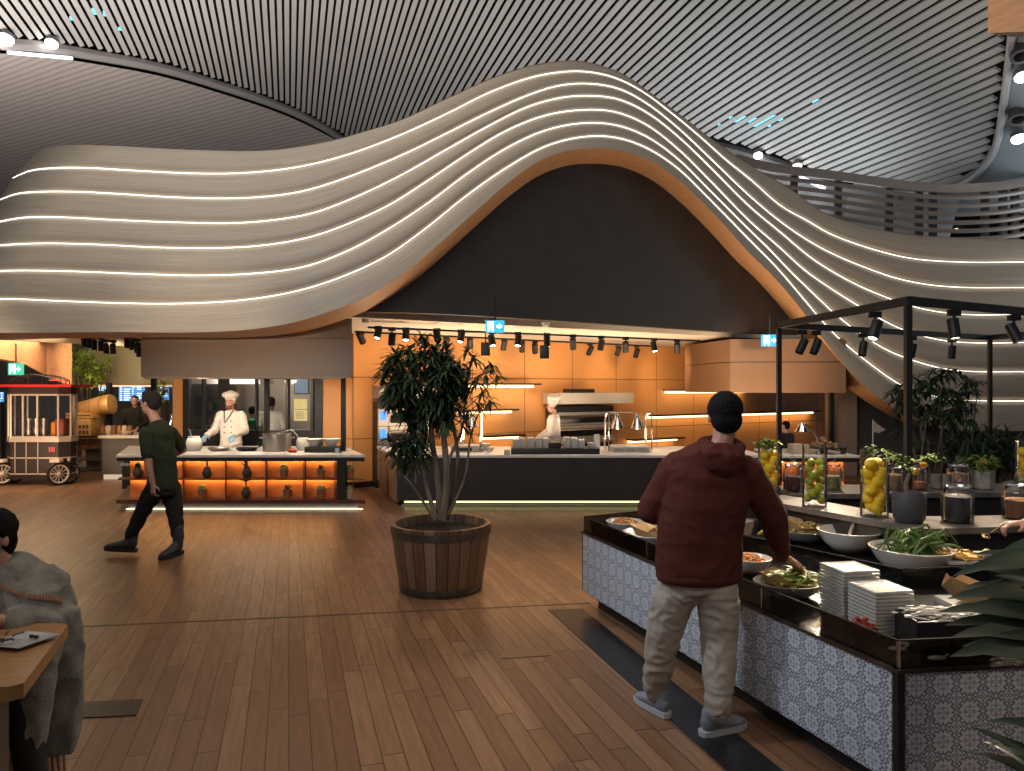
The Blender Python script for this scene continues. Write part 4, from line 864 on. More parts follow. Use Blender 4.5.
# ================================================================ TUB TREE
TC = V(-.617, 6.26, 0)
tub = thing('potted_tree', 'large leafy tree in a half-barrel tub in the middle of the floor', 'potted tree', TC)
nb = NB('barrel_staves', .5); vec, x, y, z = nb.xyz('Object')
an = nb.math('ARCTAN2', x, y); cells = nb.math('MULTIPLY', an, 26/(2*PI)); cf = nb.math('FLOOR', cells); f = nb.math('FRACT', cells); e = nb.math('MINIMUM', f, nb.math('SUBTRACT', 1, f)); gap = nb.math('LESS_THAN', e, .04)
wn = nb.node('ShaderNodeTexWhiteNoise'); wn.noise_dimensions = '1D'; nb.nt.links.new(cf, wn.inputs['W'])
cb = nb.node('ShaderNodeCombineXYZ'); nb.put(cb.inputs[0], nb.math('MULTIPLY', an, 14)); nb.put(cb.inputs[1], nb.math('MULTIPLY', z, 2.5)); nb.put(cb.inputs[2], cf); g = nb.noise(cb.outputs[0], 1.6, 5)
bs = nb.ramp(nb.math('MULTIPLY', nb.math('ADD', wn.outputs[0], g), .5), [(.2, (.10,.055,.03)), (.5, (.19,.11,.06)), (.85, (.30,.19,.11))])
nb.nt.links.new(nb.mix(gap, bs, (.02,.01,.006)), nb.b.inputs['Base Color']); nb.bump(nb.math('ADD', nb.math('MULTIPLY', gap, -1), nb.math('MULTIPLY', g, .3)), .4, .01); stave = nb.m
MB().lathe([(.335,.0),(.345,.0),(.37,.12),(.40,.30),(.425,.48),(.43,.56),(.435,.575),(.395,.575),(.385,.55),(.375,.48)], TC, 64, cap=False).build('staves', stave, tub)
MB().lathe([(.335,.01),(.36,.02)], TC, 48).build('bottom', bound, tub)
hoop = mat('tub_hoop', (.13,.12,.105), .4, .7, var=.2, vscale=15)
for r0, r1, z0, z1 in ((.4225,.433,.485,.545),(.346,.362,.015,.07)): MB().lathe([(r0,z0),(r0+.008,z0),(r1+.008,z1),(r1,z1)], TC, 64, cap=False).build('hoop', hoop, tub)
MB().lathe([(.0,.515),(.10,.525),(.25,.505),(.378,.50)], TC, 32).build('soil', mat('soil', (.018,.013,.01), .9, bump=.8, bscale=60), tub)
tbark = mat('tree_bark', (.16,.12,.085), .8, var=.35, vscale=18, bump=.5, stretch=(1,1,.25))
r = random.Random(21)
def TP(px, py, dy=0): return W(px, py, TC.y+dy)
stems = [([TP(437,520),TP(428,492),TP(421,458),TP(412,430),TP(405,405)],.019),([TP(440,520,.05),TP(438,480),TP(432,440),TP(430,395),TP(425,370)],.030),([TP(443,520),TP(447,478),TP(444,440),TP(440,400),TP(437,360)],.033),([TP(446,520,.06),TP(455,485,.1),TP(458,455),TP(452,415),TP(455,385)],.021),([TP(435,520,-.04),TP(420,497,-.05),TP(408,480,-.08),TP(395,470,-.1)],.012),([TP(448,515),TP(465,478,-.05),TP(470,440),TP(478,415),TP(489,395)],.012),([TP(444,520),TP(449,462),TP(462,430),TP(466,398),TP(478,376),TP(495,370)],.014),([TP(440,520),TP(436,470,.1),TP(415,440,.1),TP(398,400,.15)],.016)]
mb = MB()
for pts, w_ in stems:
    P = smoothpts([tuple(p) for p in pts], 14); mb.tube(P, [w_*(1.15-.75*i/13) for i in range(14)], 8)
leafm = mat('tub_tree_leaf', (.020,.042,.016), .55, var=.45, vscale=5); lm = MB()
clusters = []
for k in range(170):
    while True:
        a, b, c = r.uniform(-1,1), r.uniform(-1,1), r.uniform(-1,1)
        if .25 < a*a+b*b+c*c < 1: break
    clusters.append((V(TP(424,382).x+a*.36, TC.y+b*.34, TP(424,384).z+c*.39), V(a, b, c)))
for k in range(30):
    a, b, c = r.uniform(-1,1), r.uniform(-1,1), r.uniform(-1,1); q = TP(440,408); clusters.append((q+V(a*.24, b*.22, c*.14), V(a, b, c)))
for px, py, rr, n_ in ((400,450,.12,12),(416,458,.10,8),(410,438,.12,6)):
    for k in range(n_): a, b, c = r.uniform(-1,1), r.uniform(-1,1), r.uniform(-1,1); clusters.append((TP(px,py)+V(a,b,c)*rr, V(a,b,c)))
for px, py in ((486,372),(492,366),(497,378),(482,394),(489,400),(478,382),(470,370),(474,358),(466,352),(478,404),(461,392)):
    clusters.append((TP(px,py,r.uniform(-.1,.1)), V(.8,-.2,.2)))
for c, out in clusters:
    base = c-out*.06; mb.tube([c-out*.22-V(0,0,.12), c], [.006,.004], 5)
    for j in range(15):
        a = r.uniform(0, 2*PI); el = r.uniform(-.55,1.0); d = V(math.cos(a), math.sin(a), el)+out*.6; lm.leaf(c+V(0,0,r.uniform(-.03,.03)), d, r.uniform(.11,.18), r.uniform(.010,.016), r.uniform(.5,1.4))
mb.build('stems', tbark, tub); lm.build('foliage', leafm, tub)
# right plant behind the frame
t = thing('potted_tree', 'tall dark leafy plant behind the black frame on the right', 'plant', V(q14(945,8.6),8.6,0)); mb = MB(); lm = MB(); r = random.Random(31)
def RP(px, py, dy=0): return W(px, py, 8.6+dy)
for k in range(15):
    a = RP(938+r.uniform(-22,22), 500, r.uniform(-.2,.2)); a.z = 0; b = RP(938+r.uniform(-45,40), r.uniform(380,440), r.uniform(-.3,.3)); mb.tube([a, a.lerp(b,.5)+V(r.uniform(-.05,.05),0,0), b], [.016,.012,.006], 6)
for k in range(150):
    while True:
        a, b, c = r.uniform(-1,1), r.uniform(-1,1), r.uniform(-1,1)
        if .2 < a*a+b*b+c*c < 1: break
    if r.random() < .7: q = RP(938,398)+V(a*.55, b*.5, c*.36)
    else: q = RP(945,445)+V(a*.5, b*.5, c*.3)
    if r.random() < .05: q.z += .1
    for j in range(10):
        an = r.uniform(0,2*PI); lm.leaf(q, V(math.cos(an), math.sin(an), r.uniform(-.6,.7))+V(a,b,c)*.5, r.uniform(.14,.24), r.uniform(.012,.018), r.uniform(.6,1.4))
mb.build('stems', tbark, t); lm.build('foliage', leafm, t)
MB().lathe([(.22,0),(.28,.35),(.3,.38),(.26,.36),(.24,.3)], (q14(942,8.6),8.6,0), 24).build('pot', mat('planter_dark', (.03,.022,.018), .6), t)
for k, (px, s) in enumerate(((1000,5),(1040,6),(968,7))):
    bush('hedge_plant', ['low dark hedge plant left of the frame corner at the right edge','low dark hedge plant at the far right edge','low dark hedge plant beneath the tall right plant'][k], (q14(px,9.0),9.0,0), [(W(px+j*10,445+ (j%2)*12,9.0),.2) for j in (-1,0,1)], leafm, 260, .2, .02, 'plant', seed=s)
# ================================================================ MEZZANINE RAILING
rl = thing('mezzanine_railing', 'curved horizontal-bar railing of the upper level behind the canopy', 'railing', V(8,15.5,3))
railm = mat('railing_taupe', (.27,.225,.20), .45, .2); top = [(735,158),(770,167.5),(830,175),(880,182),(920,187),(960,188.5),(1000,186),(1030,181),(1100,168)]
def railpts(dy): return [W(x, y+dy*(1+ (x-750)*.0002), 15.6-.0015*max(0,x-900)*2) for x, y in smoothpts(top, 40)]
MB().tube(railpts(0), [(.05,.11)]*40, 6).build('handrail', railm, rl)
for k in range(7): MB().tube(railpts(9+k*8.0), .05, 5).build('bar', railm, rl)
pm = mat('railing_post', (.06,.05,.05), .5)
for px in (794,838,889,919,933,985,1003,1015):
    y = interp(top, px); a = W(px, y+2, 15.7); b = W(px, y+64, 15.7); MB().b2((a.x-.07,15.66,b.z), (a.x+.07,15.75,a.z)).build('post', pm, rl)
mb = MB()
for i in range(12):
    x0, x1 = 700+i*40, 740+i*40; mb.face([W(x0,150,22), W(x1,150,22), V(W(x1,150,22).x,22,1.5), V(W(x0,150,22).x,22,1.5)])
struct('wall_mezzanine', mb, mat('mezz_wall', (.30,.25,.235), .6, var=.1, vscale=.5), solid=.05)
t = thing('light_cluster', 'thin glowing lights seen behind the railing bars at the right', 'lights', W(930,215,20)); r = random.Random(4); mb = MB()
for k in range(26): p = W(r.uniform(870,975), r.uniform(203,236), 20); mb.b2(p+V(-.06,-.03,-.03), p+V(.06,.03,.03))
mb.build('bulbs', emis('far_lights', (1,.8,.6), 2), t)
# hanging wooden box, top right
wb = mat('hung_wood', (.36,.155,.05), .45, var=.15, vscale=6, stretch=(1,1,6))
t = thing('wooden_pendant', 'orange wooden box lamp hanging in the top right corner', 'pendant', W(1012,20,3.6))
a = W(988,33,3.6); b_ = W(1000,36,4.0)
MB().hull([W(988,33,3.6), W(1060,2,3.0) if 0 else W(1070,30,3.3), W(1060,37,3.75), W(1012,37,4.1)], [W(988,33,3.6)+V(0,0,.5), W(1070,30,3.3)+V(0,0,.5), W(1060,37,3.75)+V(0,0,.5), W(1012,37,4.1)+V(0,0,.5)]).build('casing', wb, t)
MB().tube([W(1030,20,3.7)+V(0,0,.3), W(1030,20,3.7)+V(0,0,3)], .01, 6).build('cable', black, t)
# ================================================================ BUFFET ISLAND
def tilemat(name, bg, ink):
    nb = NB(name, .3); vec, x, y, z = nb.xyz('UV'); T = .118
    def cell(v, off=0.0):
        f = nb.math('FRACT', nb.math('ADD', nb.math('DIVIDE', v, T), off)); return nb.math('SUBTRACT', f, .5)
    def motif(ox, oy, r0, am, k, w, r1=None):
        u, v = cell(x, ox), cell(y, oy); r = nb.math('SQRT', nb.math('ADD', nb.math('MULTIPLY', u, u), nb.math('MULTIPLY', v, v))); a = nb.math('ARCTAN2', v, u)
        c = nb.math('COSINE', nb.math('MULTIPLY', a, k)); rr = nb.math('ADD', r0, nb.math('MULTIPLY', c, am))
        return nb.math('LESS_THAN', nb.math('ABSOLUTE', nb.math('SUBTRACT', r, rr)), w)
    U, Vv = nb.math('ABSOLUTE', cell(x)), nb.math('ABSOLUTE', cell(y))
    def dist(cx, cy):
        p, q = nb.math('SUBTRACT', U, cx), nb.math('SUBTRACT', Vv, cy); return nb.math('SQRT', nb.math('ADD', nb.math('MULTIPLY', p, p), nb.math('MULTIPLY', q, q)))
    def ringm(cx, cy, r, w): return nb.math('LESS_THAN', nb.math('ABSOLUTE', nb.math('SUBTRACT', dist(cx, cy), r)), w)
    def dot(cx, cy, r): return nb.math('LESS_THAN', dist(cx, cy), r)
    half = nb.math('GREATER_THAN', nb.math('ADD', U, Vv), .46)
    ms = [motif(0,0,.09,.07,4,.030), motif(0,0,.21,.03,8,.014), nb.math('MULTIPLY', ringm(.27,.27,.10,.026), half), dot(.30,.24,.035), dot(.40,.13,.045), dot(.13,.40,.045), ringm(.42,.22,.07,.018), ringm(.22,.42,.07,.018), motif(.5,.5,.11,.05,4,.028), dot(.5,.5,.035), ringm(.5,0,.09,.024), ringm(0,.5,.09,.024), dot(.35,0,.04), dot(0,.35,.04)]
    m = ms[0]
    for q in ms[1:]: m = nb.math('MAXIMUM', m, q)
    n = nb.noise(vec, 8, 3); grout = nb.math('MAXIMUM', nb.math('LESS_THAN', nb.math('ABSOLUTE', cell(x)), 0), nb.math('GREATER_THAN', nb.math('MAXIMUM', nb.math('ABSOLUTE', cell(x)), nb.math('ABSOLUTE', cell(y))), .492))
    c = nb.mix(nb.math('MULTIPLY', m, .85), nb.mix(n, bg, tuple(v*.85 for v in bg)), ink); nb.nt.links.new(nb.mix(nb.math('MULTIPLY', grout, .3), c, (.2,.2,.2)), nb.b.inputs['Base Color']); return nb.m
tile = tilemat('patterned_tile', (.62,.66,.72), (.07,.09,.15)); tile2 = tilemat('patterned_tile_warm', (.62,.66,.72), (.07,.09,.15))
PA, PB_, PC, PE, PG = V(.56,5.75,0), V(1.563,2.915,0), V(4.8,3.30,0), V(2.56,6.78,0), V(5.6,7.1,0)
ring = [PA, PB_, PC, PG, PE]; cen = V(3.0,5.1,0)
def inset(P, d):
    out = []; n = len(P)
    for i in range(n):
        a, b, c = P[i-1], P[i], P[(i+1)%n]; d1 = (b-a).normalized(); d2 = (c-b).normalized(); n1 = V(-d1.y, d1.x, 0); n2 = V(-d2.y, d2.x, 0); m = (n1+n2).normalized(); out.append(b+m*d/max(.3, m.dot(n1)))
    return out
ring_ccw = ring                                      # A>B>C>G>E runs counter-clockwise
granite = NB('dark_granite', .14); vec, x, y, z = granite.xyz('Object'); g = granite.noise(vec, 6, 6); granite.nt.links.new(granite.ramp(g, [(.35, (.018,.013,.011)), (.6, (.045,.032,.026)), (.75, (.09,.065,.05))]), granite.b.inputs['Base Color']); granite = granite.m
shelfst = mat('grey_stone_slab', (.13,.11,.095), .35, var=.25, vscale=9)
bi = thing('buffet_island', 'salad buffet island with blue-grey patterned tile front and black deck', 'buffet counter', (3,5,0))
MB().prism(inset(ring, .10), 0, .125).build('plinth', bound, bi); MB().prism(inset(ring, .03), .12, .585).build('body', bound, bi)
i0 = inset(ring, .0); i1 = inset(ring, .028)
d0 = (PA-PB_).normalized(); d1 = (PC-PB_).normalized()
MB().prism([i0[0]-d0*.015, i0[1]+d0*.022, i1[1]+d0*.03, i1[0]], .125, .585).build('tile_panel', tile, bi, label='long tiled panel facing the floor')
MB().prism([i0[1]+d1*.03, i0[2], i1[2], i1[1]+d1*.03], .125, .585).build('tile_panel', tile2, bi, label='tiled end panel, right')
MB().prism([i0[0], i1[0], i1[4], i0[4]], .125, .585).build('end_panel', mat('end_brown', (.09,.05,.035), .4), bi)
MB().prism([i0[1]+d0*.03, i0[1], i0[1]+d1*.035, i1[1]+V(.03,.03,0)], .10, .60).build('corner_post', bound, bi)
DZ = .60
MB().prism(inset(ring, -.012), .585, DZ).build('deck', granite, bi, label='polished dark stone deck')
MB().prism(inset(ring, .16), DZ, DZ+.004).build('deck_inlay', mat('deck_black', (.008,.008,.008), .22), bi)
def glasswall(a, b, z0, z1, parent, nm='guard_glass'):
    n = (b-a).normalized(); n = V(-n.y, n.x, 0)*.004; g = MB().prism([a-n, b-n, b+n, a+n], z0, z1).build(nm, smoke, parent)
    MB().prism([a-n*1.4, b-n*1.4, b+n*1.4, a+n*1.4], z1, z1+.006).build('guard_edge', mat('guard_edge_black', (.02,.016,.014), .85, spec=.15), parent); return g
q = inset(ring, .012)
glasswall(q[0], q[1], DZ, DZ+.11, bi); glasswall(q[1], q[2], DZ, DZ+.11, bi); glasswall(q[0], q[4], DZ, DZ+.11, bi)
for f in (.33, .72): p = q[0].lerp(q[1], f); MB().b2(p+V(-.006,-.006,DZ), p+V(.006,.006,DZ+.112)).build('glass_joint', chrome, bi)
for p in (q[1], q[0]): MB().b2(p+V(-.006,-.006,DZ), p+V(.006,.006,DZ+.112)).build('glass_joint', chrome, bi)
r1, r2, r3 = V(1.58,5.05,0), V(2.20,4.06,0), V(2.75,4.15,0)
glasswall(r1, r2, DZ, DZ+.115, bi, 'inner_glass'); glasswall(r2, r3, DZ, DZ+.115, bi, 'inner_glass')
SZ = .85
slab = [V(1.62,6.15,0), V(2.04,5.62,0), V(2.50,4.72,0), V(2.60,4.54,0), V(3.14,4.62,0), V(5.0,4.85,0), V(5.0,5.25,0), V(3.1,5.0,0), V(2.74,5.0,0), V(2.40,5.75,0), V(2.28,5.95,0), V(1.98,6.35,0)]
MB().prism(slab, SZ-.04, SZ).build('upper_shelf', shelfst, bi, label='grey stone upper shelf, nearer tier')
back = [V(2.34,6.02,0), V(5.3,6.2,0), V(5.3,6.75,0), V(2.4,6.6,0)]
MB().prism(back, SZ-.04, SZ).build('upper_shelf', shelfst, bi, label='grey stone upper shelf, farther tier')
mb = MB(); mb.prism(inset(slab, .07), DZ, SZ-.041); mb.prism(inset(back, .05), DZ, SZ-.041); mb.build('shelf_base', mat('shelf_base', (.02,.015,.012), .5), bi)
MB().prism([V(1.10,5.98,0), V(1.16,5.78,0), V(1.72,5.45,0), V(1.95,5.7,0), V(1.6,6.1,0)], DZ, DZ+.10).build('riser', shelfst, bi, label='low brown stone riser at the far end')
# ---- vases with fruit
def vase(p, r_, h_, label):
    t = thing('glass_vase', label, 'vase', p); p = Vector(p)
    MB().lathe([(r_*.98,0),(r_,.01),(r_,h_),(r_-.005,h_),(r_-.005,.022),(r_-.02,.018),(.0005,.018)], p, 32, cap=True).build('glass', glass, t)
    return t
lemonm = mat('lemon_skin', (.92,.56,.02), .42, var=.12, vscale=8, bump=.15, bscale=60); limem = mat('lime_skin', (.34,.36,.025), .35, var=.3, vscale=6, bump=.15, bscale=60); tipm = mat('fruit_tip', (.25,.2,.03), .6)
def fruits(p, R_, z0, z1, rad, m, nm, label, grp, seed, elong=1.18):
    r = random.Random(seed); p = Vector(p); spots = []; z = z0+rad
    proto = thing(nm, label, 'fruit', p, group=grp)
    MB().ell((0,0,0), (rad,rad,rad*elong), 16, 10).ell((0,0,rad*elong*.95), (rad*.22,rad*.22,rad*.22), 8, 5).build('skin', m, proto, local=True)
    MB().ell((0,0,-rad*elong*.99), (rad*.1,rad*.1,rad*.05), 6, 4).build('stem_end', tipm, proto, local=True)
    a = r.random()*6
    tries = 0; out = []
    while z < z1-rad:
        for k in range(2):
            a2 = a+k*PI+r.uniform(-.2,.2); rr = R_-rad-.006; out.append(V(rr*math.cos(a2), rr*math.sin(a2), z+r.uniform(-.004,.004)))
        a += PI/2.7+r.uniform(-.3,.3); z += rad*1.38
    for k, s in enumerate(out):
        o = proto if k == 0 else copy_tree(proto); o.location = p+s; o.rotation_euler = (r.uniform(0,6), r.uniform(0,6), r.uniform(0,6))
v1 = V((769-512)/FL*5.98,5.98,SZ); vase(v1, .088, .42, 'tall glass vase of lemons and green sprigs half hidden by the man in maroon'); fruits(v1, .088, .022, .40, .040, lemonm, 'lemon', 'yellow lemon in the vase topped with green sprigs beside the maroon man', 'lemons in the vase topped with sprigs', 1)
v2 = V((814.5-512)/FL*5.43,5.43,SZ); vase(v2, .088, .465, 'tall glass vase filled with green limes'); fruits(v2, .088, .022, .40, .033, limem, 'lime', 'green lime in the tall glass vase of limes', 'limes in the glass vase', 2, 1.05); fruits(v2, .046, .05, .38, .031, limem, 'lime', 'green lime in the tall glass vase of limes', 'limes in the glass vase', 12, 1.05) if 0 else None
v3 = V((874.5-512)/FL*5.0,5.0,SZ); vase(v3, .093, .465, 'tall glass vase of lemons standing right of the limes'); fruits(v3, .093, .022, .41, .043, lemonm, 'lemon', 'yellow lemon in the tall vase right of the limes', 'lemons in the vase right of the limes', 3)
v4 = V((1029-512)/FL*6.4,6.4,SZ); vase(v4, .10, .42, 'glass vase of lemons cut by the right edge of the photo'); fruits(v4, .10, .022, .40, .045, lemonm, 'lemon', 'yellow lemon in the vase at the right edge', 'lemons in the vase at the right edge', 4)
mb = MB(); r = random.Random(8)
for k in range(90): a = r.uniform(0,6.28); d_ = V(math.cos(a), math.sin(a), r.uniform(-.1,1)); mb.leaf(v1+V(-.02,0,.40)+V(r.uniform(-.09,.06), r.uniform(-.06,.06), r.uniform(-.02,.05)), d_, r.uniform(.06,.12), .013, .6)
solo(mb, 'herb_bunch', mat('herb_green', (.20,.28,.05), .7, var=.4, vscale=12), 'bunch of bright green sprigs on top of the lemons by the maroon man', 'herbs')
# ---- glass jars
def jar(px, Y, wpx, hpx, fillm, ff, label, flabel, fkind):
    p = V((px-512)/FL*Y, Y, SZ); r_ = wpx/FL*Y/2; H = hpx/FL*Y; hb = H*.74; t = thing('glass_jar', label, 'jar', p)
    MB().lathe([(r_*.9,0),(r_,.01),(r_,hb*.8),(r_*.9,hb*.93),(r_*.78,hb),(r_*.86,hb+.008),(r_*.80,hb+.006),(r_*.74,hb-.004),(r_*.86,hb*.91),(r_*.95,hb*.79),(r_*.95,.014),(.0005,.012)], p, 28).build('body', glass, t)
    l = MB().lathe([(r_*.7,hb+.002),(r_*.88,hb+.012),(r_*.86,hb+.024),(r_*.4,hb+.036),(r_*.14,hb+.042),(.0005,hb+.043)], p, 24).build('lid', glass, t)
    MB().ell(p+V(0,0,hb+.042+r_*.3), (r_*.28,r_*.28,r_*.3), 14, 8).build('knob', glass, l)
    f = MB(); f.lathe([(r_*.90,.016),(r_*.93,.03),(r_*.93,hb*ff*.95),(r_*.6,hb*ff*1.02),(.0005,hb*ff*1.05)], p, 24)
    solo(f, 'dry_goods', fillm, flabel, fkind, kind='stuff')
jar(793,6.2,18.5,34, mat('dry_purple', (.10,.03,.035), .8, var=.5, vscale=70, bump=.6, bscale=90), .62, 'lidded glass jar of dark purple dried berries left of the limes', 'dark purple dried berries in the jar left of the limes', 'dried berries')
jar(833,6.3,16,32, mat('dry_green', (.28,.24,.10), .8, var=.5, vscale=70, bump=.6, bscale=90), .6, 'lidded glass jar of olive-green dried herbs right of the limes', 'olive-green dried herbs in the jar right of the limes', 'dried herbs')
jar(894.5,6.25,16,31, mat('dry_brown', (.26,.15,.075), .8, var=.3, vscale=90), .72, 'glass jar of pale brown powder behind the right lemon vase', 'pale brown powder in the jar behind the right lemon vase', 'spice')
jar(919,6.3,15,28, mat('dry_orange', (.42,.14,.06), .7, var=.5, vscale=45, bump=.6, bscale=60), .38, 'glass jar with orange dried pieces behind the small bonsai', 'orange dried pieces at the bottom of the jar behind the bonsai', 'dried fruit')
jar(958.5,6.35,21,30, mat('dry_tan', (.36,.17,.08), .7, var=.25, vscale=80), .72, 'wide glass jar of tan powder on the farther shelf left of the white potted plant', 'tan powder in the wide jar on the farther shelf', 'spice')
jar(957.5,4.78,29,46, mat('dry_black', (.02,.014,.013), .7, var=.5, vscale=120, bump=.3, bscale=150), .80, 'big lidded glass jar of black seeds on the nearer shelf', 'black seeds filling the big jar on the nearer shelf', 'seeds')
jar(1019,4.9,30,44, mat('dry_rust', (.17,.07,.03), .7, var=.3, vscale=120), .62, 'big lidded glass jar of rust-brown spice at the right edge', 'rust-brown spice in the jar at the right edge', 'spice')
# bonsai
p = V((909-512)/FL*4.77, 4.77, SZ); t = thing('potted_bonsai', 'small bonsai tree with orange fruit in a dark round pot on the buffet shelf', 'potted plant', p)
MB().lathe([(.075,0),(.095,.03),(.103,.10),(.100,.195),(.092,.205),(.088,.19),(.085,.16)], p, 32, cap=False).build('pot', mat('bonsai_pot', (.045,.045,.05), .6, var=.1), t); MB().lathe([(.075,0.001),(.05,.002)], p, 20).build('pot_base', bound, t)
MB().lathe([(.0,.19),(.05,.188),(.088,.178)], p, 24).build('bark_chips', mat('chips', (.35,.22,.10), .8, var=.5, vscale=50, bump=.8), t)
MB().tube([p+V(-.01,0,.17), p+V(-.02,0,.26), p+V(.01,0,.33), p+V(-.02,.0,.40)], [.018,.014,.012,.006], 8).tube([p+V(0,0,.31), p+V(.06,0,.38), p+V(.10,0,.42)], [.01,.007,.004], 6).tube([p+V(-.02,0,.34), p+V(-.08,0,.41), p+V(-.14,0,.43)], [.008,.006,.003], 6).build('trunk', bark, t)
mb = MB(); r = random.Random(14); blf = mat('bonsai_leaf', (.15,.22,.045), .85, var=.35, vscale=10, spec=.15)
for cx, cz, s in ((-.02,.41,.06),(.06,.41,.06),(.12,.42,.05),(-.08,.42,.05),(-.14,.44,.045),(-.19,.46,.03),(.0,.37,.07),(.15,.43,.03),(-.24,.49,.03)):
    for k in range(16): a = r.uniform(0,6.28); mb.leaf(p+V(cx,0,cz)+V(r.uniform(-s,s), r.uniform(-.07,.07), r.uniform(-.02,.03)), V(math.cos(a), math.sin(a), r.uniform(-.3,.4)), r.uniform(.04,.07), .014, .5)
mb.build('foliage', blf, t); of = mat('orange_fruit', (.75,.30,.03), .4); 
for dx, dz in ((.02,.34),(.075,.385)): MB().ell(p+V(dx,-.04,dz), (.022,.022,.024), 12, 8).build('fruit', of, t)
p = V((983-512)/FL*6.35, 6.35, SZ); t = thing('potted_plant', 'small citrus plant in a pale square-ish pot on the farther buffet shelf', 'potted plant', p)
MB().lathe([(.075,0),(.088,.01),(.095,.16),(.085,.165),(.08,.15),(.0,.145)], p, 8).build('pot', mat('pale_stone_pot', (.34,.29,.25), .7, var=.2, vscale=20), t)
mb = MB()
for k in range(120): a = r.uniform(0,6.28); s = r.random()**.5*.13; mb.leaf(p+V(s*math.cos(a), s*math.sin(a)*.6, .17+.12*r.random()), V(math.cos(a), math.sin(a), r.uniform(-.1,.7)), r.uniform(.05,.10), .014, .8)
mb.tube([p+V(0,0,.14), p+V(0,0,.27)], .01, 6); mb.build('foliage', blf, t); MB().ell(p+V(-.04,-.07,.25), (.025,.025,.026), 12, 8).build('fruit', of, t)
for k in range(2):
    p = V((936+k*9-512)/FL*6.35, 6.35, SZ); solo(MB().lathe([(.035,0),(.045,.01),(.045,.13),(.036,.13),(.034,.02)], p, 16), 'stone_cup', mat('stone_cup', (.22,.18,.16), .6, var=.2), ['left','right'][k]+' small grey stone cup on the farther shelf before the dark plant', 'cup')
# ---- food bowls
def bowlp(px, py, zr=.70): Y = (CAMH-zr)*FL/(py-HZ); return V((px-512)/FL*Y, Y, DZ+.005)
def foodbowl(nm, p, rx, h_, m, label, ry=None, rz=0):
    ry = ry or rx; mb = MB(); mb.lathe([(.42,0),(.5,.02),(.80,.45),(1.0,1.0),(.97,1.02),(.78,.50),(.45,.10),(.001,.08)], (0,0,0), 40)
    mb.tf(Matrix.Translation(p)@Matrix.Rotation(rz,4,'Z')@Matrix.Diagonal((rx,ry,h_,1))); t = thing(nm, label, 'bowl', p); mb.build('shell', m, t); return t
def heap(p, rx, ry, z0, zt, item, n, m, nm, label, cat, seed=1):
    r = random.Random(seed); mb = MB(); mb.lathe([(.97,0),(.8,.35),(.4,.8),(.001,1)], (0,0,0), 24); mb.tf(Matrix.Translation(p+V(0,0,z0))@Matrix.Diagonal((rx,ry,zt-z0,1)))
    for k in range(n):
        a = r.uniform(0,6.28); q = r.random()**.5; c = p+V(rx*q*math.cos(a), ry*q*math.sin(a), z0+(zt-z0)*(1-q*q*.9)); item(mb, c, r)
    return solo(mb, nm, m, label, cat, kind='stuff')
pale = mat('pale_glaze', (.52,.52,.50), .25, coat=.3); dkb = mat('grey_glaze', (.30,.27,.24), .3)
grain = mat('toasted_grain', (.42,.20,.07), .7, var=.5, vscale=60); saladm = mat('salad_leaf', (.34,.42,.08), .45, var=.55, vscale=30); salad2 = mat('salad_dark', (.12,.2,.04), .45, var=.5, vscale=30)
kraft = mat('kraft_paper', (.52,.33,.15), .7, var=.12, vscale=6, bump=.3, bscale=14)
def nut(mb, c, r): mb.ell(c, (r.uniform(.006,.011),)*3, 6, 4)
def shred(mb, c, r): a = r.uniform(0,6.28); mb.leaf(c, V(math.cos(a), math.sin(a), r.uniform(-.1,.8)), r.uniform(.04,.08), r.uniform(.012,.022), .8)
def paper(p, rx, ry, z, label, tilt=.0, seed=1, spread=1.25, hgt=.08):
    r = random.Random(seed); n = 14; mb = MB(); cen_ = mb.bm.verts.new(p+V(0,0,z-.03)); inn, out = [], []
    for k in range(n):
        a = 2*PI*k/n; s = r.uniform(.95,spread); inn.append(mb.bm.verts.new(p+V(rx*.8*math.cos(a), ry*.8*math.sin(a), z-.015))); out.append(mb.bm.verts.new(p+V(rx*s*math.cos(a), ry*s*math.sin(a), z+hgt*r.uniform(.1,.8)+tilt*(-math.cos(a)))))
    for k in range(n): mb.bm.faces.new([cen_, inn[k], inn[(k+1)%n]]); mb.bm.faces.new([inn[k], out[k], out[(k+1)%n], inn[(k+1)%n]])
    return solo(mb, 'baking_paper', kraft, label, 'paper', smooth=False, solid=.002)
p = bowlp(625,521); foodbowl('bowl', p, .15, .095, pale, 'pale blue-grey bowl of nuts at the far left end of the buffet'); heap(p, .12,.12,.06,.115, nut, 160, grain, 'mixed_nuts', 'brown nuts heaped in the farthest buffet bowl', 'nuts', 1)
p = bowlp(650,533); foodbowl('bowl', p, .20, .10, pale, 'pale bowl with baking paper beside the maroon man\'s left elbow'); paper(p+V(.02,0,0), .15,.14,.10, 'crumpled baking paper in the bowl by the maroon man\'s left elbow', .03, 2); heap(p+V(.06,-.03,0), .08,.08,.09,.14, nut, 120, mat('walnut', (.24,.12,.05), .7, var=.5, vscale=60), 'walnuts', 'walnuts on the baking paper by the maroon man\'s left elbow', 'nuts', 2)
p = bowlp(750,558); foodbowl('bowl', p, .13, .10, white_c, 'white bowl of orange grains just right of the maroon man\'s waist'); heap(p, .105,.105,.065,.115, nut, 160, mat('orange_grain', (.55,.22,.05), .6, var=.5, vscale=60), 'grain_salad', 'orange grains heaped in the bowl right of the maroon man\'s waist', 'grains', 3)
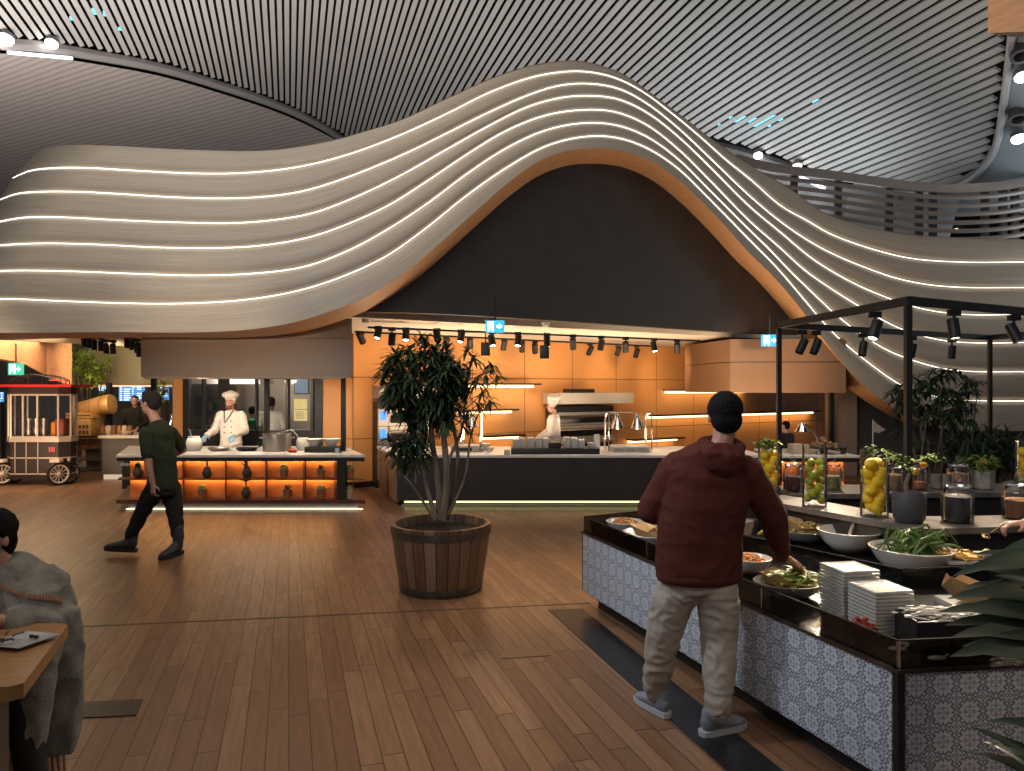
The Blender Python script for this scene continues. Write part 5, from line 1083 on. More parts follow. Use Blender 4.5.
SB = bowlp(789,579); foodbowl('salad_platter', SB, .195, .085, dkb, 'shallow grey salad platter under the maroon man\'s right hand', .16, .2); paper(SB, .15,.12,.085, 'brown baking paper lining the salad platter under the man\'s hand', .02, 5, 1.2, .07); heap(SB, .13,.11,.075,.125, shred, 150, saladm, 'green_salad', 'torn green salad leaves under the maroon man\'s right hand', 'salad', 4)
heap(SB+V(.07,.03,0), .06,.06,.09,.14, shred, 50, salad2, 'dark_salad', 'darker green leaves at the right of the salad platter', 'salad', 5)
p = bowlp(806,529); foodbowl('bowl', p, .22, .09, dkb, 'wide grey dish of wraps and paper in front of the lime vase', .17); paper(p+V(-.03,.03,0), .17,.13,.10, 'folded brown paper in the wide dish in front of the lime vase', .05, 7, 1.35, .13); heap(p+V(0,-.02,0), .15,.10,.085,.14, shred, 110, mat('wrap_mix', (.50,.36,.12), .5, var=.5, vscale=25), 'wrap_salad', 'yellow-green salad in the wide dish before the lime vase', 'salad', 6)
p = bowlp(775,526); mb = MB(); r = random.Random(2)
for k in range(7): a = k*.35; mb.tube([p+V(-.12+k*.04,.02,.03), p+V(-.10+k*.04,-.03,.06), p+V(-.07+k*.04,-.08,.04)], [.008,.018,.008], 8)
solo(mb, 'yellow_peppers', mat('yellow_slices', (.72,.50,.08), .4), 'yellow sliced fruit on the deck left of the wide paper-lined dish', 'sliced fruit', kind='stuff')
p = bowlp(849,530,.74); p.y = 5.02; p.x = (849-512)/FL*5.02; t = foodbowl('serving_bowl', p, .21, .145, white_c, 'large empty-looking white bowl with two serving spoons behind the inner glass')
for dx, e in ((-.02,V(.10,.05,.25)),(.07,V(.17,.03,.23))): MB().tube([p+V(dx,0,.05), p+V(dx,0,0)+e], [.014,.007], 6).build('spoon', mat('spoon_pale', (.5,.42,.3), .4), t)
p = V((911-512)/FL*4.45, 4.45, DZ+.005); foodbowl('serving_bowl', p, .24, .15, white_c, 'large white bowl full of long green spring onions'); mb = MB(); r = random.Random(18); so = mat('spring_onion', (.095,.155,.035), .4, var=.4, vscale=15)
for k in range(42):
    a = r.uniform(-.5,.5)+(PI if r.random() < .35 else 0); b = p+V(r.uniform(-.14,.1), r.uniform(-.12,.12), r.uniform(.12,.16)); L = r.uniform(.10,.22); d_ = V(math.cos(a), math.sin(a)*.7, 0); h_ = r.uniform(.03,.13)
    mb.tube([b, b+d_*L*.3+V(0,0,h_*.8), b+d_*L*.65+V(0,r.uniform(-.03,.03),h_), b+d_*L+V(0,0,h_*r.uniform(-.3,.9))], [.008,.009,.007,.003], 6)
for dx in (-.13,-.07,.02,.06): mb.tube([p+V(dx,0,.13), p+V(dx-.03,0,.20), p+V(dx-.02,0,.28)], [.006,.006,.002], 6)
mb.tube([p+V(.2,-.1,.14), p+V(.25,-.1,.16), p+V(.27,-.12,.05)], [.007,.006,.003], 6)
mb.lathe([(.20,.10),(.12,.13),(.001,.14)], p, 20)
solo(mb, 'spring_onions', so, 'tangle of long green spring onions in the large white bowl', 'vegetable', kind='stuff')
p = bowlp(962,556); p = V((962-512)/FL*4.35, 4.35, DZ+.11); t = thing('snack_platter', 'pale platter of golden tart pieces right of the spring onions', 'platter', p); MB().prism([p+V(-.14,-.11,0), p+V(.30,-.07,0), p+V(.30,.14,0), p+V(-.14,.10,0)], p.z-.012, p.z).build('plate', pale, t); MB().b2(p+V(-.10,-.07,-.105), p+V(.26,.1,-.012)).build('stand', bound, t)
mb = MB(); r = random.Random(6)
for k in range(46): mb.box(p+V(r.uniform(-.12,.08), r.uniform(-.08,.09), .012+r.uniform(0,.022)), (.04,.03,.01), M=Euler((r.uniform(-.4,.4), r.uniform(-.4,.4), r.uniform(0,3))).to_matrix().to_4x4())
solo(mb, 'tart_pieces', mat('golden_pastry', (.66,.36,.08), .5, var=.5, vscale=30), 'golden pastry pieces on the platter right of the spring onions', 'pastry', kind='stuff')
for k, px in enumerate((987,1009)):
    q = V((px-512)/FL*4.3, 4.3, DZ+.11); t = thing('snack_cup', ['left','right'][k]+' small square glass cup with a pale nibble, by the golden pastries', 'cup', q); MB().hull([q+V(-.035,-.035,0), q+V(.035,-.035,0), q+V(.035,.035,0), q+V(-.035,.035,0)], [q+V(-.055,-.055,.045), q+V(.055,-.055,.045), q+V(.055,.055,.045), q+V(-.055,.055,.045)]).build('cup', pale, t); MB().ell(q+V(0,0,.05), (.025,.025,.02), 10, 6).build('nibble', mat('nibble', (.45,.33,.12), .5), t)
# plate stacks
pm_ = mat('plate_glaze', (.46,.44,.40), .3, coat=.3); rim_ = None
def plate_proto(label, grp, p, s=.20):
    t = thing('square_plate', label, 'plate', p, math.radians(10), grp); mb = MB(); n = 24; pts = []
    def loop(sc, z, wav):
        o = []
        for k in range(4):
            ax, ay = [(-1,-1),(1,-1),(1,1),(-1,1)][k]; bx_, by_ = [(-1,-1),(1,-1),(1,1),(-1,1)][(k+1)%4]
            for j in range(6): f = j/6; w_ = 1+(wav*(1 if j % 2 else -1)); o.append(mb.bm.verts.new((lerp(ax,bx_,f)*s/2*sc*w_, lerp(ay,by_,f)*s/2*sc*w_, z)))
        return o
    mb.rings([loop(.72,0,0), loop(.90,.001,0), loop(.985,.003,.008), loop(1.0,.010,.01), loop(1.0,.0155,.01), loop(.97,.0165,.01), loop(.76,.008,0), loop(.5,.006,0)]); mb.build('plate', pm_, t, local=True); return t
def stack(p, n, which, grp):
    pr = plate_proto('top', grp, p)
    for k in range(n):
        o = pr if k == 0 else copy_tree(pr); z = p.z+.0172*(n-1-k); o.location = (p.x+R.uniform(-.002,.002), p.y+R.uniform(-.002,.002), z); o['label'] = '%s white square plate from the top of the %s stack' % (ORD[k], which)
stack(V(1.695,3.62,DZ+.005), 14, 'taller rear', 'square plates in the taller rear stack'); stack(V(1.732,3.385,DZ+.005), 12, 'shorter front', 'square plates in the shorter front stack')
# small things at the near corner
p = V((863-512)/FL*3.22, 3.22, DZ+.005); foodbowl('small_bowl', p, .062, .06, bound, 'small black bowl of dried red pepper in front of the plate stacks'); heap(p, .052,.052,.05,.095, lambda mb, c, r: mb.leaf(c, V(r.uniform(-1,1), r.uniform(-1,1), r.uniform(.2,1)), .03, .008, .5), 70, mat('chilli_red', (.35,.035,.012), .5, var=.4, vscale=40), 'dried_pepper', 'dried red pepper heaped in the small black bowl', 'pepper')
p = V((946-512)/FL*3.15, 3.18, DZ+.005); t = thing('spoon_box', 'black open box heaped with white serving spoons near the island corner', 'box', p)
bx = MB(); 
for a, b in (((-.16,-.09),(.16,-.08)),((-.16,.08),(.16,.09)),((-.16,-.08),(-.15,.08)),((.15,-.08),(.16,.08))): bx.b2(p+V(a[0],a[1],0), p+V(b[0],b[1],.13))
bx.b2(p+V(-.16,-.09,0), p+V(.16,.09,.01)); bx.build('box', bound, t)
mb = MB(); r = random.Random(77)
for k in range(60):
    c = p+V(r.uniform(-.13,.13), r.uniform(-.07,.07), .12+r.uniform(0,.035)); a = r.uniform(-.6,.6)+r.choice((0,0,PI)); d_ = V(math.cos(a), math.sin(a), r.uniform(-.1,.1)); mb.tube([c, c+d_*.07], .004, 5); mb.ell(c+d_*.085, (.017,.012,.004), 8, 5)
solo(mb, 'white_spoons', white_c, 'heap of small white spoons in the black box', 'spoons', kind='stuff')
for k, (px, Y) in enumerate(((897,3.10),(905,3.17),(937,2.99))):
    q = V((px-512)/FL*Y, Y, DZ+.006); t = thing('white_ramekin', ['white shell dish lying lowest in front of the plate stacks','white shell dish right of the red pepper bowl','single white shell dish in front of the spoon box'][k], 'dish', q)
    MB().ell(q+V(0,0,.012), (.04,.022,.010), 12, 6).build('dish', white_c, t); MB().tube([q+V(.03,0,.015), q+V(.06,.02,.02)], .005, 6).build('handle', white_c, t)
p = V((975-512)/FL*3.75, 3.62, DZ+.005); paper(p+V(-.02,0,.0), .20,.12,.09, 'large brown paper sheet lining the crumb tray at the right of the buffet', .04, 11, 1.25, .10)
t = thing('crumb_tray', 'pale tray under the brown paper sheet at the right of the buffet', 'tray', p); MB().b2(p+V(-.2,-.13,0), p+V(.45,.16,.05), bev=.008).build('tray', pale, t); heap(p+V(.05,-.02,0), .15,.08,.07,.13, nut, 140, mat('crumbs', (.45,.30,.14), .7, var=.5, vscale=50), 'croutons', 'light brown croutons on the paper sheet right of the spoons', 'croutons', 9)
# ================================================================ BLACK FRAME
FM, FLl, FR = V(2.816,5.12,0), V(2.633,7.1,0), V(5.88,8.86,0); F4 = FM+(FR-FLl); HT_ = 2.33
fr_ = thing('frame', 'tall black square-tube frame standing over the buffet, carrying spotlights', 'frame', (4.3,7,0)); s = .021
for p in (FM, FLl, FR, F4): MB().b2(p+V(-s,-s,0), p+V(s,s,HT_-.001)).build('post', black, fr_)
for a, b in ((FM,FLl),(FLl,FR),(FR,F4),(F4,FM)):
    d_ = (b-a).normalized(); n_ = V(-d_.y, d_.x, 0)*s; MB().prism([a-n_-d_*s, b-n_+d_*s, b+n_+d_*s, a+n_-d_*s], HT_, HT_+.06).build('beam', black, fr_)
def on(a, b, px): 
    k = (px-512)/FL; f = (k*a.y-a.x)/((b.x-a.x)-k*(b.y-a.y)); return a.lerp(b, f)
spots = [(FLl,FR,802,(-.5,-.1,-1),'black spotlight leaning left, first from the left on the frame',False),(FLl,FR,816,(-.45,-.2,-1),'black spotlight leaning left, second from the left on the frame',False),(FLl,FR,863,(-.3,-.3,-1),'unlit black spotlight on the rear beam left of the middle post',False),(FM,FLl,875,(-.45,-.3,-1),'lit black spotlight on the near beam left of the middle post',True),(FLl,FR,912,(-.1,.2,-1),'black spotlight half hidden behind the middle post',False),(FLl,FR,952,(0,.1,-1),'unlit dark spotlight hanging from the rear beam above the tall plant',False),(FM,F4,954,(0,-.25,-1),'lit black spotlight hanging straight from the near beam, right of the middle post',True),(FM,F4,1014,(.3,-.35,-1),'lit black spotlight at the right edge on the near beam',True)]
for a, b, px, tl, lb, lit in spots:
    p = on(a, b, px); p = V(p.x, p.y, HT_-.15 if p.y < 6.9 else HT_-.17); make_spot(p, tl, lb, .9, 'spotlights on the black frame', lit, .046, rail=HT_-p.z-.05)
# ================================================================ FOREGROUND PLANT
p = V(2.55,2.28,0); t = thing('leafy_plant', 'dark broad-leaved plant reaching in from the right edge over the buffet corner', 'plant', p); mb = MB(); r = random.Random(41); bl = mat('broad_leaf', (.013,.030,.013), .45, var=.35, vscale=4)
MB().lathe([(.16,0),(.2,.3),(.19,.32),(.16,.28)], p, 24).build('pot', mat('planter_dark', (.03,.022,.018), .6), t)
st = MB(); 
for k in range(6): st.tube([p+V(r.uniform(-.05,.05), r.uniform(-.05,.05), .25), p+V(-.10+.04*k, r.uniform(-.06,.06), .7), p+V(-.2+.06*k, r.uniform(-.05,.1), 1.02)], [.012,.01,.007], 6)
st.build('stems', bark, t)
def lw(px, py, Y): return W(px, py, Y)
for (a, b, w_) in (((1060,560,2.42),(954,571,2.5),.045),((1070,590,2.4),(962,562,2.55),.04),((1075,600,2.38),(950,592,2.5),.05),((1060,620,2.35),(940,606,2.48),.045),((1070,640,2.33),(955,630,2.42),.055),((1075,650,2.3),(952,650,2.4),.06),((1080,570,2.5),(975,548,2.6),.035),((1060,540,2.5),(985,560,2.55),.03),((1080,665,2.3),(962,645,2.4),.045),((1090,610,2.3),(1000,570,2.4),.04),
    ((1060,600,2.5),(965,582,2.62),.05),((1065,632,2.45),(948,618,2.52),.05),((1080,610,2.45),(978,600,2.6),.055),((1085,655,2.3),(965,640,2.45),.05),((1075,575,2.4),(985,590,2.5),.05),((1075,790,2.25),(976,722,2.42),.035),((1080,800,2.2),(978,748,2.4),.04),((1085,740,2.25),(990,716,2.4),.03),((1060,830,2.2),(975,772,2.3),.04),((1050,780,2.2),(985,738,2.38),.035)):
    A_, B_ = lw(*a), lw(*b); d_ = B_-A_; L = d_.length; mb.leaf(A_, (d_.normalized()+V(0,0,.28)), L*1.04, w_*.85, .6, up=V(r.uniform(-.2,.2),-.75,r.uniform(.45,.8)), fold=.3, segs=7)
for k in range(26): a = r.uniform(-1.2,1.6); mb.leaf(p+V(r.uniform(-.1,.1), r.uniform(-.1,.1), r.uniform(.55,1.05)), V(math.cos(a), math.sin(a), r.uniform(.1,.8)), r.uniform(.35,.5), .045, .8, fold=.3, segs=6)
mb.build('foliage', bl, t)
# ================================================================ PEOPLE
def bake(mb, name, m, parent, voxel=.01, smooth=6, wr=0, wscale=9, label=None, seed=0, stretch=(1,1,1)):
    bmesh.ops.transform(mb.bm, matrix=rootmat(parent).inverted(), verts=mb.bm.verts); bmesh.ops.recalc_face_normals(mb.bm, faces=mb.bm.faces)
    me = bpy.data.meshes.new(name); mb.bm.to_mesh(me); mb.bm.free(); o = bpy.data.objects.new(name, me); C.objects.link(o)
    a = o.modifiers.new('r', 'REMESH'); a.mode = 'VOXEL'; a.voxel_size = voxel; a.use_smooth_shade = True
    b = o.modifiers.new('s', 'SMOOTH'); b.iterations = smooth; b.factor = .5
    dg = bpy.context.evaluated_depsgraph_get(); nm = bpy.data.meshes.new_from_object(o.evaluated_get(dg)); o.modifiers.clear(); o.data = nm; bpy.data.meshes.remove(me); nm.name = name
    if wr:
        ns = [v.normal.copy() for v in nm.vertices]
        for v, n in zip(nm.vertices, ns):
            q = Vector((v.co.x*stretch[0], v.co.y*stretch[1], v.co.z*stretch[2]))*wscale+Vector((seed, seed*2, 0)); w_ = 1-abs(noise.noise(q+Vector((noise.noise(q*.5), noise.noise(q*.5+Vector((5,5,5))), 0))*1.2))*2.2
            v.co += n*wr*w_
    nm.polygons.foreach_set('use_smooth', [True]*len(nm.polygons)); nm.materials.clear(); nm.materials.append(m); add_uv(nm); o.parent = parent
    if label: o['label'] = label
    return o
skin = mat('skin_light', (.50,.27,.185), .5, var=.08, vscale=12); skin2 = mat('skin_tan', (.42,.22,.145), .5, var=.08, vscale=12)
hairm = mat('hair_black', (.006,.005,.005), .8, var=.4, vscale=60, bump=.6, bscale=120, stretch=(1,1,.2), spec=.2); hairb = mat('hair_brown', (.018,.011,.008), .8, var=.4, vscale=60, bump=.6, bscale=120)
def hand(mb, wrist, d, palm, side, s=1.0, curl=.5):
    # d: direction of the fingers, palm: palm normal, side: +1 thumb along cross(d,palm)
    d = Vector(d).normalized(); palm = (Vector(palm)-d*Vector(palm).dot(d)).normalized(); x = d.cross(palm)*side; w = Vector(wrist)
    mb.loft([(w, .026*s, .020*s, x), (w+d*.03*s, .034*s, .017*s, x), (w+d*.085*s, .041*s, .014*s, x), (w+d*.097*s, .036*s, .010*s, x)], 12)
    for k, (o, L) in enumerate(((.030,.072),(.010,.082),(-.011,.076),(-.031,.060))):
        b = w+(d*.088+x*o)*s; c = curl*(1+.12*k); d1 = (d*math.cos(c*.5)+palm*math.sin(c*.5)); d2 = (d*math.cos(c*1.3)+palm*math.sin(c*1.3)); d3 = (d*math.cos(c*2.0)+palm*math.sin(c*2.0))
        p1 = b+d1*L*.45*s; p2 = p1+d2*L*.33*s; p3 = p2+d3*L*.22*s; mb.cap(b, p1, .0095*s, .0088*s, 8); mb.cap(p1, p2, .0088*s, .008*s, 8); mb.cap(p2, p3, .008*s, .007*s, 8)
    b = w+(d*.022+x*.026)*s; t1 = b+(d*.5+x*.75+palm*.25).normalized()*.042*s; t2 = t1+(d*.85+x*.3+palm*.4).normalized()*.032*s; mb.cap(b, t1, .013*s, .011*s, 8); mb.cap(t1, t2, .011*s, .0085*s, 8)
def head(mb, c, f, s=1.0, up=V(0,0,1)):
    # c: centre of the skull, f: facing
    f = Vector(f).normalized(); z = Vector(up).normalized(); f = (f-z*f.dot(z)).normalized(); x = f.cross(z); M_ = Matrix((x, f, z)).transposed().to_4x4(); c = Vector(c)
    def P(a, b, d_): return c+(x*a+f*b+z*d_)*s
    mb.ell(P(0,-.01,.03), (.076*s,.094*s,.085*s), 18, 12, M_); mb.ell(P(0,.022,-.045), (.058*s,.066*s,.070*s), 16, 10, M_); mb.ell(P(0,.052,-.095), (.030*s,.028*s,.020*s), 10, 8, M_)
    mb.cap(P(0,.088,.012), P(0,.108,-.028), .009*s, .014*s, 8); mb.ell(P(0,.082,.03), (.05*s,.014*s,.010*s), 10, 6, M_)
    for q in (-1,1): mb.ell(P(q*.078,-.005,-.01), (.010*s,.018*s,.030*s), 8, 6, M_); mb.ell(P(q*.034,.068,-.028), (.02*s,.018*s,.016*s), 8, 6, M_)
    mb.ell(P(0,.083,-.062), (.024*s,.012*s,.009*s), 10, 6, M_)
    return P, M_
def face_bits(P, M_, s, parent, sk=None):
    e = mat('eye_white', (.6,.58,.55), .3); d_ = mat('eye_dark', (.02,.012,.01), .2); lip = mat('lip', (.38,.13,.10), .5)
    for q in (-1,1):
        ey = MB().ell(P(q*.033,.077,.008), (.014*s,.009*s,.007*s), 10, 6, M_).build('eye', e, parent); MB().ell(P(q*.033,.085,.008), (.006*s,.003*s,.006*s), 8, 5, M_).build('pupil', d_, ey)
        MB().ell(P(q*.034,.084,.028), (.02*s,.006*s,.004*s), 8, 5, M_).build('eyebrow', hairm, parent)
    MB().ell(P(0,.094,-.062), (.024*s,.005*s,.006*s), 10, 5, M_).build('mouth', lip, parent)
def limb(mb, pts, rs, n=12):
    for i in range(len(pts)-1): mb.cap(pts[i], pts[i+1], rs[i], rs[i+1], n)
def shoe(name, heel, toe_dir, m, solem, parent, s=1.0, lift=0, boot=False):
    h = Vector(heel); d = Vector(toe_dir).normalized(); x = V(-d.y, d.x, 0).normalized() if abs(d.z) < .9 else V(1,0,0); u = x.cross(d)*-1 if x.cross(d).z < 0 else x.cross(d)
    zf = 1.35 if boot else 1.1
    o = lambda a, b, c: h+(d*a+x*b+u*c*zf)*s
    mb = MB(); mb.loft([(o(-.045,0,.05), .022*s,.03*s,x), (o(-.02,0,.055), .036*s,.045*s,x), (o(.04,0,.06), .038*s,.050*s,x), (o(.10,0,.045), .045*s,.034*s,x), (o(.17,0,.035), .046*s,.026*s,x), (o(.215,0,.028), .034*s,.018*s,x), (o(.23,0,.024), .015*s,.01*s,x)], 16)
    if boot: mb.cap(o(.0,0,.07), o(-.005,0,.18), .046*s, .05*s, 12)
    else: mb.cap(o(.0,0,.06), o(-.005,0,.10), .040*s, .038*s, 12)
    b = bake(mb, name, m, parent, .008, 3)
    outl = [(-.06,.0),(-.05,-.028),(0,-.04),(.09,-.046),(.17,-.048),(.22,-.034),(.24,0),(.22,.034),(.17,.048),(.09,.046),(0,.04),(-.05,.028)]
    MB().hull([o(a,c,-.0) for a, c in outl], [o(a,c,.026) for a, c in outl]).build('sole', solem, b)
    return b
# ---------------- man in maroon
man = thing('person', 'man seen from behind in a maroon hooded sweatshirt and beige trousers, reaching over the buffet', 'person', (.93,3.72,0))
HD = V(1.105,3.74,1.595); nk = V(1.075,3.73,1.42); ch = V(1.02,3.73,1.27); ws = V(.975,3.72,.98); hp = V(.965,3.72,.84)
sx = V(1,.12,0).normalized(); fd = V(-.12,1,0).normalized(); fdh = V(.10,1,-.12).normalized()
shL, shR = ch+V(-.185,0,.075), ch+V(.205,.0,.055); elL = V(.725,3.77,1.10); wrL = V(.93,4.0,1.04); elR = V(1.375,3.80,1.07); wrR = V(1.465,3.92,.835)
hkL, knL, anL = V(.875,3.72,.83), V(.80,3.78,.46), V(.765,3.86,.09); hkR, knR, anR = V(1.055,3.70,.83), V(1.065,3.70,.46), V(1.03,3.60,.09)
b = MB(); P_, M_ = head(b, HD, fdh, 1.0)
b.cap(nk-V(0,0,.03), HD-V(0,.01,.07), .058, .055); b.loft([(hp-V(0,0,.05),.15,.10,sx),(hp,.16,.105,sx),(ws,.14,.095,sx),(ch,.17,.105,sx),(ch+V(.0,0,.09),.15,.085,sx),(nk,.06,.055,sx)])
limb(b, [shL, elL, wrL], [.055,.04,.026]); limb(b, [shR, elR, wrR], [.055,.04,.026]); limb(b, [hkL, knL, anL], [.082,.055,.038]); limb(b, [hkR, knR, anR], [.082,.055,.038])
hd_ = (SB+V(.12,.03,.125)-wrR); hand(b, wrR, hd_, V(-.3,-.2,-1), -1, 1.08, .5); hand(b, wrL, V(.9,.4,0), V(0,.2,1), 1, 1.0, .5)
bake(b, 'body', skin2, man, .0065, 3); face_bits(P_, M_, 1, man)
hr_ = MB(); hr_.ell(P_(0,-.018,.042), (.087,.103,.087), 18, 12, M_); hr_.ell(P_(0,-.05,-.015), (.078,.065,.075), 16, 10, M_); 
for q in (-1,1): hr_.ell(P_(q*.07,-.0,.03), (.016,.05,.045), 10, 6, M_)
bake(hr_, 'hair', hairm, man, .008, 3, .004, 40)
mar = mat('maroon_jersey', (.075,.018,.013), .85, var=.12, vscale=4, bump=.2, bscale=300, spec=.25)
j = MB(); j.loft([(V(.965,3.72,.76),.215,.150,sx),(V(.965,3.72,.80),.222,.155,sx),(V(.965,3.72,.86),.226,.152,sx),(V(.97,3.72,1.0),.222,.145,sx),(V(.995,3.725,1.15),.228,.148,sx),(V(1.015,3.73,1.27),.232,.142,sx),(V(1.03,3.73,1.345),.205,.118,sx),(V(1.05,3.73,1.40),.125,.092,sx),(V(1.07,3.73,1.43),.085,.075,sx)], 24)
limb(j, [shL+V(.02,0,-.02), elL, wrL-V(.03,.03,0)], [.088,.068,.048]); limb(j, [shR-V(.02,0,.02), elR, wrR], [.092,.072,.046]); j.cap(elR, elR.lerp(wrR,.5), .074, .062)
bake(j, 'sweatshirt', mar, man, .008, 5, .006, 6, seed=3, stretch=(1,1,1.8))
k_ = MB(); k_.loft([(V(.965,3.72,.745),.212,.148,sx),(V(.965,3.72,.77),.226,.162,sx),(V(.965,3.72,.80),.224,.158,sx)], 24); bake(k_, 'waistband', mar, man, .008, 3)
hdm = MB(); hdm.tube([V(1.075+.098*math.cos(a), 3.73+.075*math.sin(a)-.02, 1.435+.025*math.sin(a)) for a in [2*PI*k/16 for k in range(16)]], [(.028,.035)]*16, 8, close=True); hdm.loft([(V(1.06,3.63,1.45),.10,.030,sx),(V(1.06,3.60,1.40),.115,.045,sx),(V(1.05,3.60,1.34),.085,.035,sx),(V(1.05,3.61,1.30),.04,.02,sx)], 16)
bake(hdm, 'hood', mar, man, .008, 4, .006, 14, seed=8)
bei = mat('beige_cotton', (.36,.315,.265), .8, var=.08, vscale=5, bump=.15, bscale=200)
tz = MB(); tz.loft([(V(.965,3.72,.86),.185,.12,sx),(hp,.195,.13,sx),(V(.965,3.72,.76),.195,.13,sx),(V(.965,3.72,.70),.17,.12,sx)], 22)
limb(tz, [hkL+V(.01,0,-.11), hkL.lerp(knL,.5), knL, knL.lerp(anL,.5), anL+V(0,0,.06)], [.108,.104,.088,.078,.060], 14); limb(tz, [hkR+V(-.015,0,-.11), hkR.lerp(knR,.5), knR, knR.lerp(anR,.5), anR+V(0,0,.06)], [.108,.104,.088,.078,.060], 14)
bake(tz, 'trousers', bei, man, .008, 4, .009, 11, seed=5, stretch=(1,1,1.5))
for a_ in (anL, anR): c_ = MB(); c_.cap(a_+V(0,0,.02), a_+V(0,0,.06), .050,.052); bake(c_, 'trouser_cuff', bei, man, .008, 2, .004, 30)
shm = mat('grey_blue_knit', (.20,.225,.27), .7, var=.15, vscale=30, bump=.2, bscale=200); slm = mat('pale_sole', (.45,.47,.5), .6)
shoe('shoe', V(anL.x-.03,anL.y+.02,.002), V(.45,-.55,0) if 0 else V(-.35,.62,0), shm, slm, man, 1.1) if 0 else None
shoe('shoe', V(.765,3.86,.003), V(-.80,.25,0), shm, slm, man, .92) if 0 else shoe('shoe', V(.80,3.83,.003), V(-.45,.85,0), shm, slm, man, .95)
shoe('shoe', V(1.0,3.60,.003), V(1,-.10,0), shm, slm, man, .98) if 0 else shoe('shoe', V(.99,3.61,.003), V(.9,.42,0), shm, slm, man, .98)
# ---------------- man in green
Yg = 7.5
def gp(px, py, dy=0): return W(px, py, Yg+dy)
gm = thing('person', 'man in a dark green t-shirt and black trousers striding to the left', 'person', (-3.77,7.5,0))
hd = gp(150,403.5); nk = gp(156,419); ch = gp(158,436); ws = gp(163,468); hp = gp(163,486); sx = V(.75,-.65,0).normalized()
shL, shR = gp(146,433,-.12), gp(171,433,.13); elL = gp(149,467,-.16); wrL = gp(153,484,-.16); elR = gp(183,449,.22); wrR = gp(174,455,.45)
hkL, knL, anL = gp(156,487,-.06), gp(142,512,-.02), gp(131,539,.0); hkR, knR, anR = gp(170,487,.08), gp(175,514,.02), gp(178,540,.02)
b = MB(); P_, M_ = head(b, hd+V(0,0,.005), V(-1,.25,0), .98); b.cap(nk-V(0,0,.03), hd-V(-.01,0,.07), .055,.052); b.loft([(hp-V(0,0,.05),.14,.10,sx),(ws,.135,.095,sx),(ch,.16,.10,sx),(ch+V(0,0,.08),.14,.08,sx),(nk,.055,.05,sx)])
limb(b, [shL, elL, wrL], [.052,.042,.028]); limb(b, [shR, elR, wrR], [.052,.042,.028]); limb(b, [hkL,knL,anL], [.08,.055,.04]); limb(b, [hkR,knR,anR], [.08,.055,.04])
hand(b, wrL, V(.05,-.1,-1), V(.5,1,0), 1, 1.0, .9); hand(b, wrR, V(-.6,.6,0), V(0,0,-1), 1, 1.0, .6); bake(b, 'body', skin, gm, .009, 3); face_bits(P_, M_, .98, gm)
h_ = MB(); h_.ell(P_(0,-.02,.045), (.084,.098,.083), 16, 10, M_); h_.ell(P_(0,-.055,0), (.074,.058,.072), 14, 8, M_); h_.ell(P_(0,.02,.10), (.062,.06,.03), 12, 8, M_); bake(h_, 'hair', hairb, gm, .009, 2, .006, 40)
grn = mat('green_tshirt', (.034,.042,.018), .9, var=.12, vscale=5); blk = mat('black_trousers', (.014,.013,.012), .8, var=.1)
s_ = MB(); s_.loft([(gp(162,488),.185,.125,sx),(gp(162,484),.19,.13,sx),(ws,.168,.125,sx),(gp(160,450),.188,.132,sx),(ch+V(0,0,.02),.205,.13,sx),(ch+V(0,0,.09),.175,.10,sx),(nk-V(0,0,.03),.085,.07,sx)], 22)
limb(s_, [shL, shL.lerp(elL,.62)], [.066,.060]); limb(s_, [shR, shR.lerp(elR,.8)], [.066,.060]); bake(s_, 't_shirt', grn, gm, .010, 4, .009, 8, seed=2)
t_ = MB(); t_.loft([(gp(163,480),.165,.12,sx),(hp,.17,.125,sx),(hp-V(0,0,.08),.16,.115,sx)], 20); limb(t_, [hkL,hkL.lerp(knL,.5),knL,anL+V(0,0,.04)], [.10,.092,.074,.056]); limb(t_, [hkR,hkR.lerp(knR,.5),knR,anR+V(0,0,.04)], [.10,.092,.074,.058]); bake(t_, 'trousers', blk, gm, .010, 4, .010, 9, seed=4)
bt = mat('grey_boot', (.05,.05,.052), .6, var=.2); bs_ = mat('dark_sole', (.02,.02,.02), .6)
a = gp(131,545); shoe('boot', V(a.x,a.y,.035), V(-1,-.15,.10), bt, bs_, gm, 1.12, boot=True)
a = gp(178,553); shoe('boot', V(a.x,a.y-.0,.004), V(-.25,-1,0), bt, bs_, gm, 1.12, boot=True)
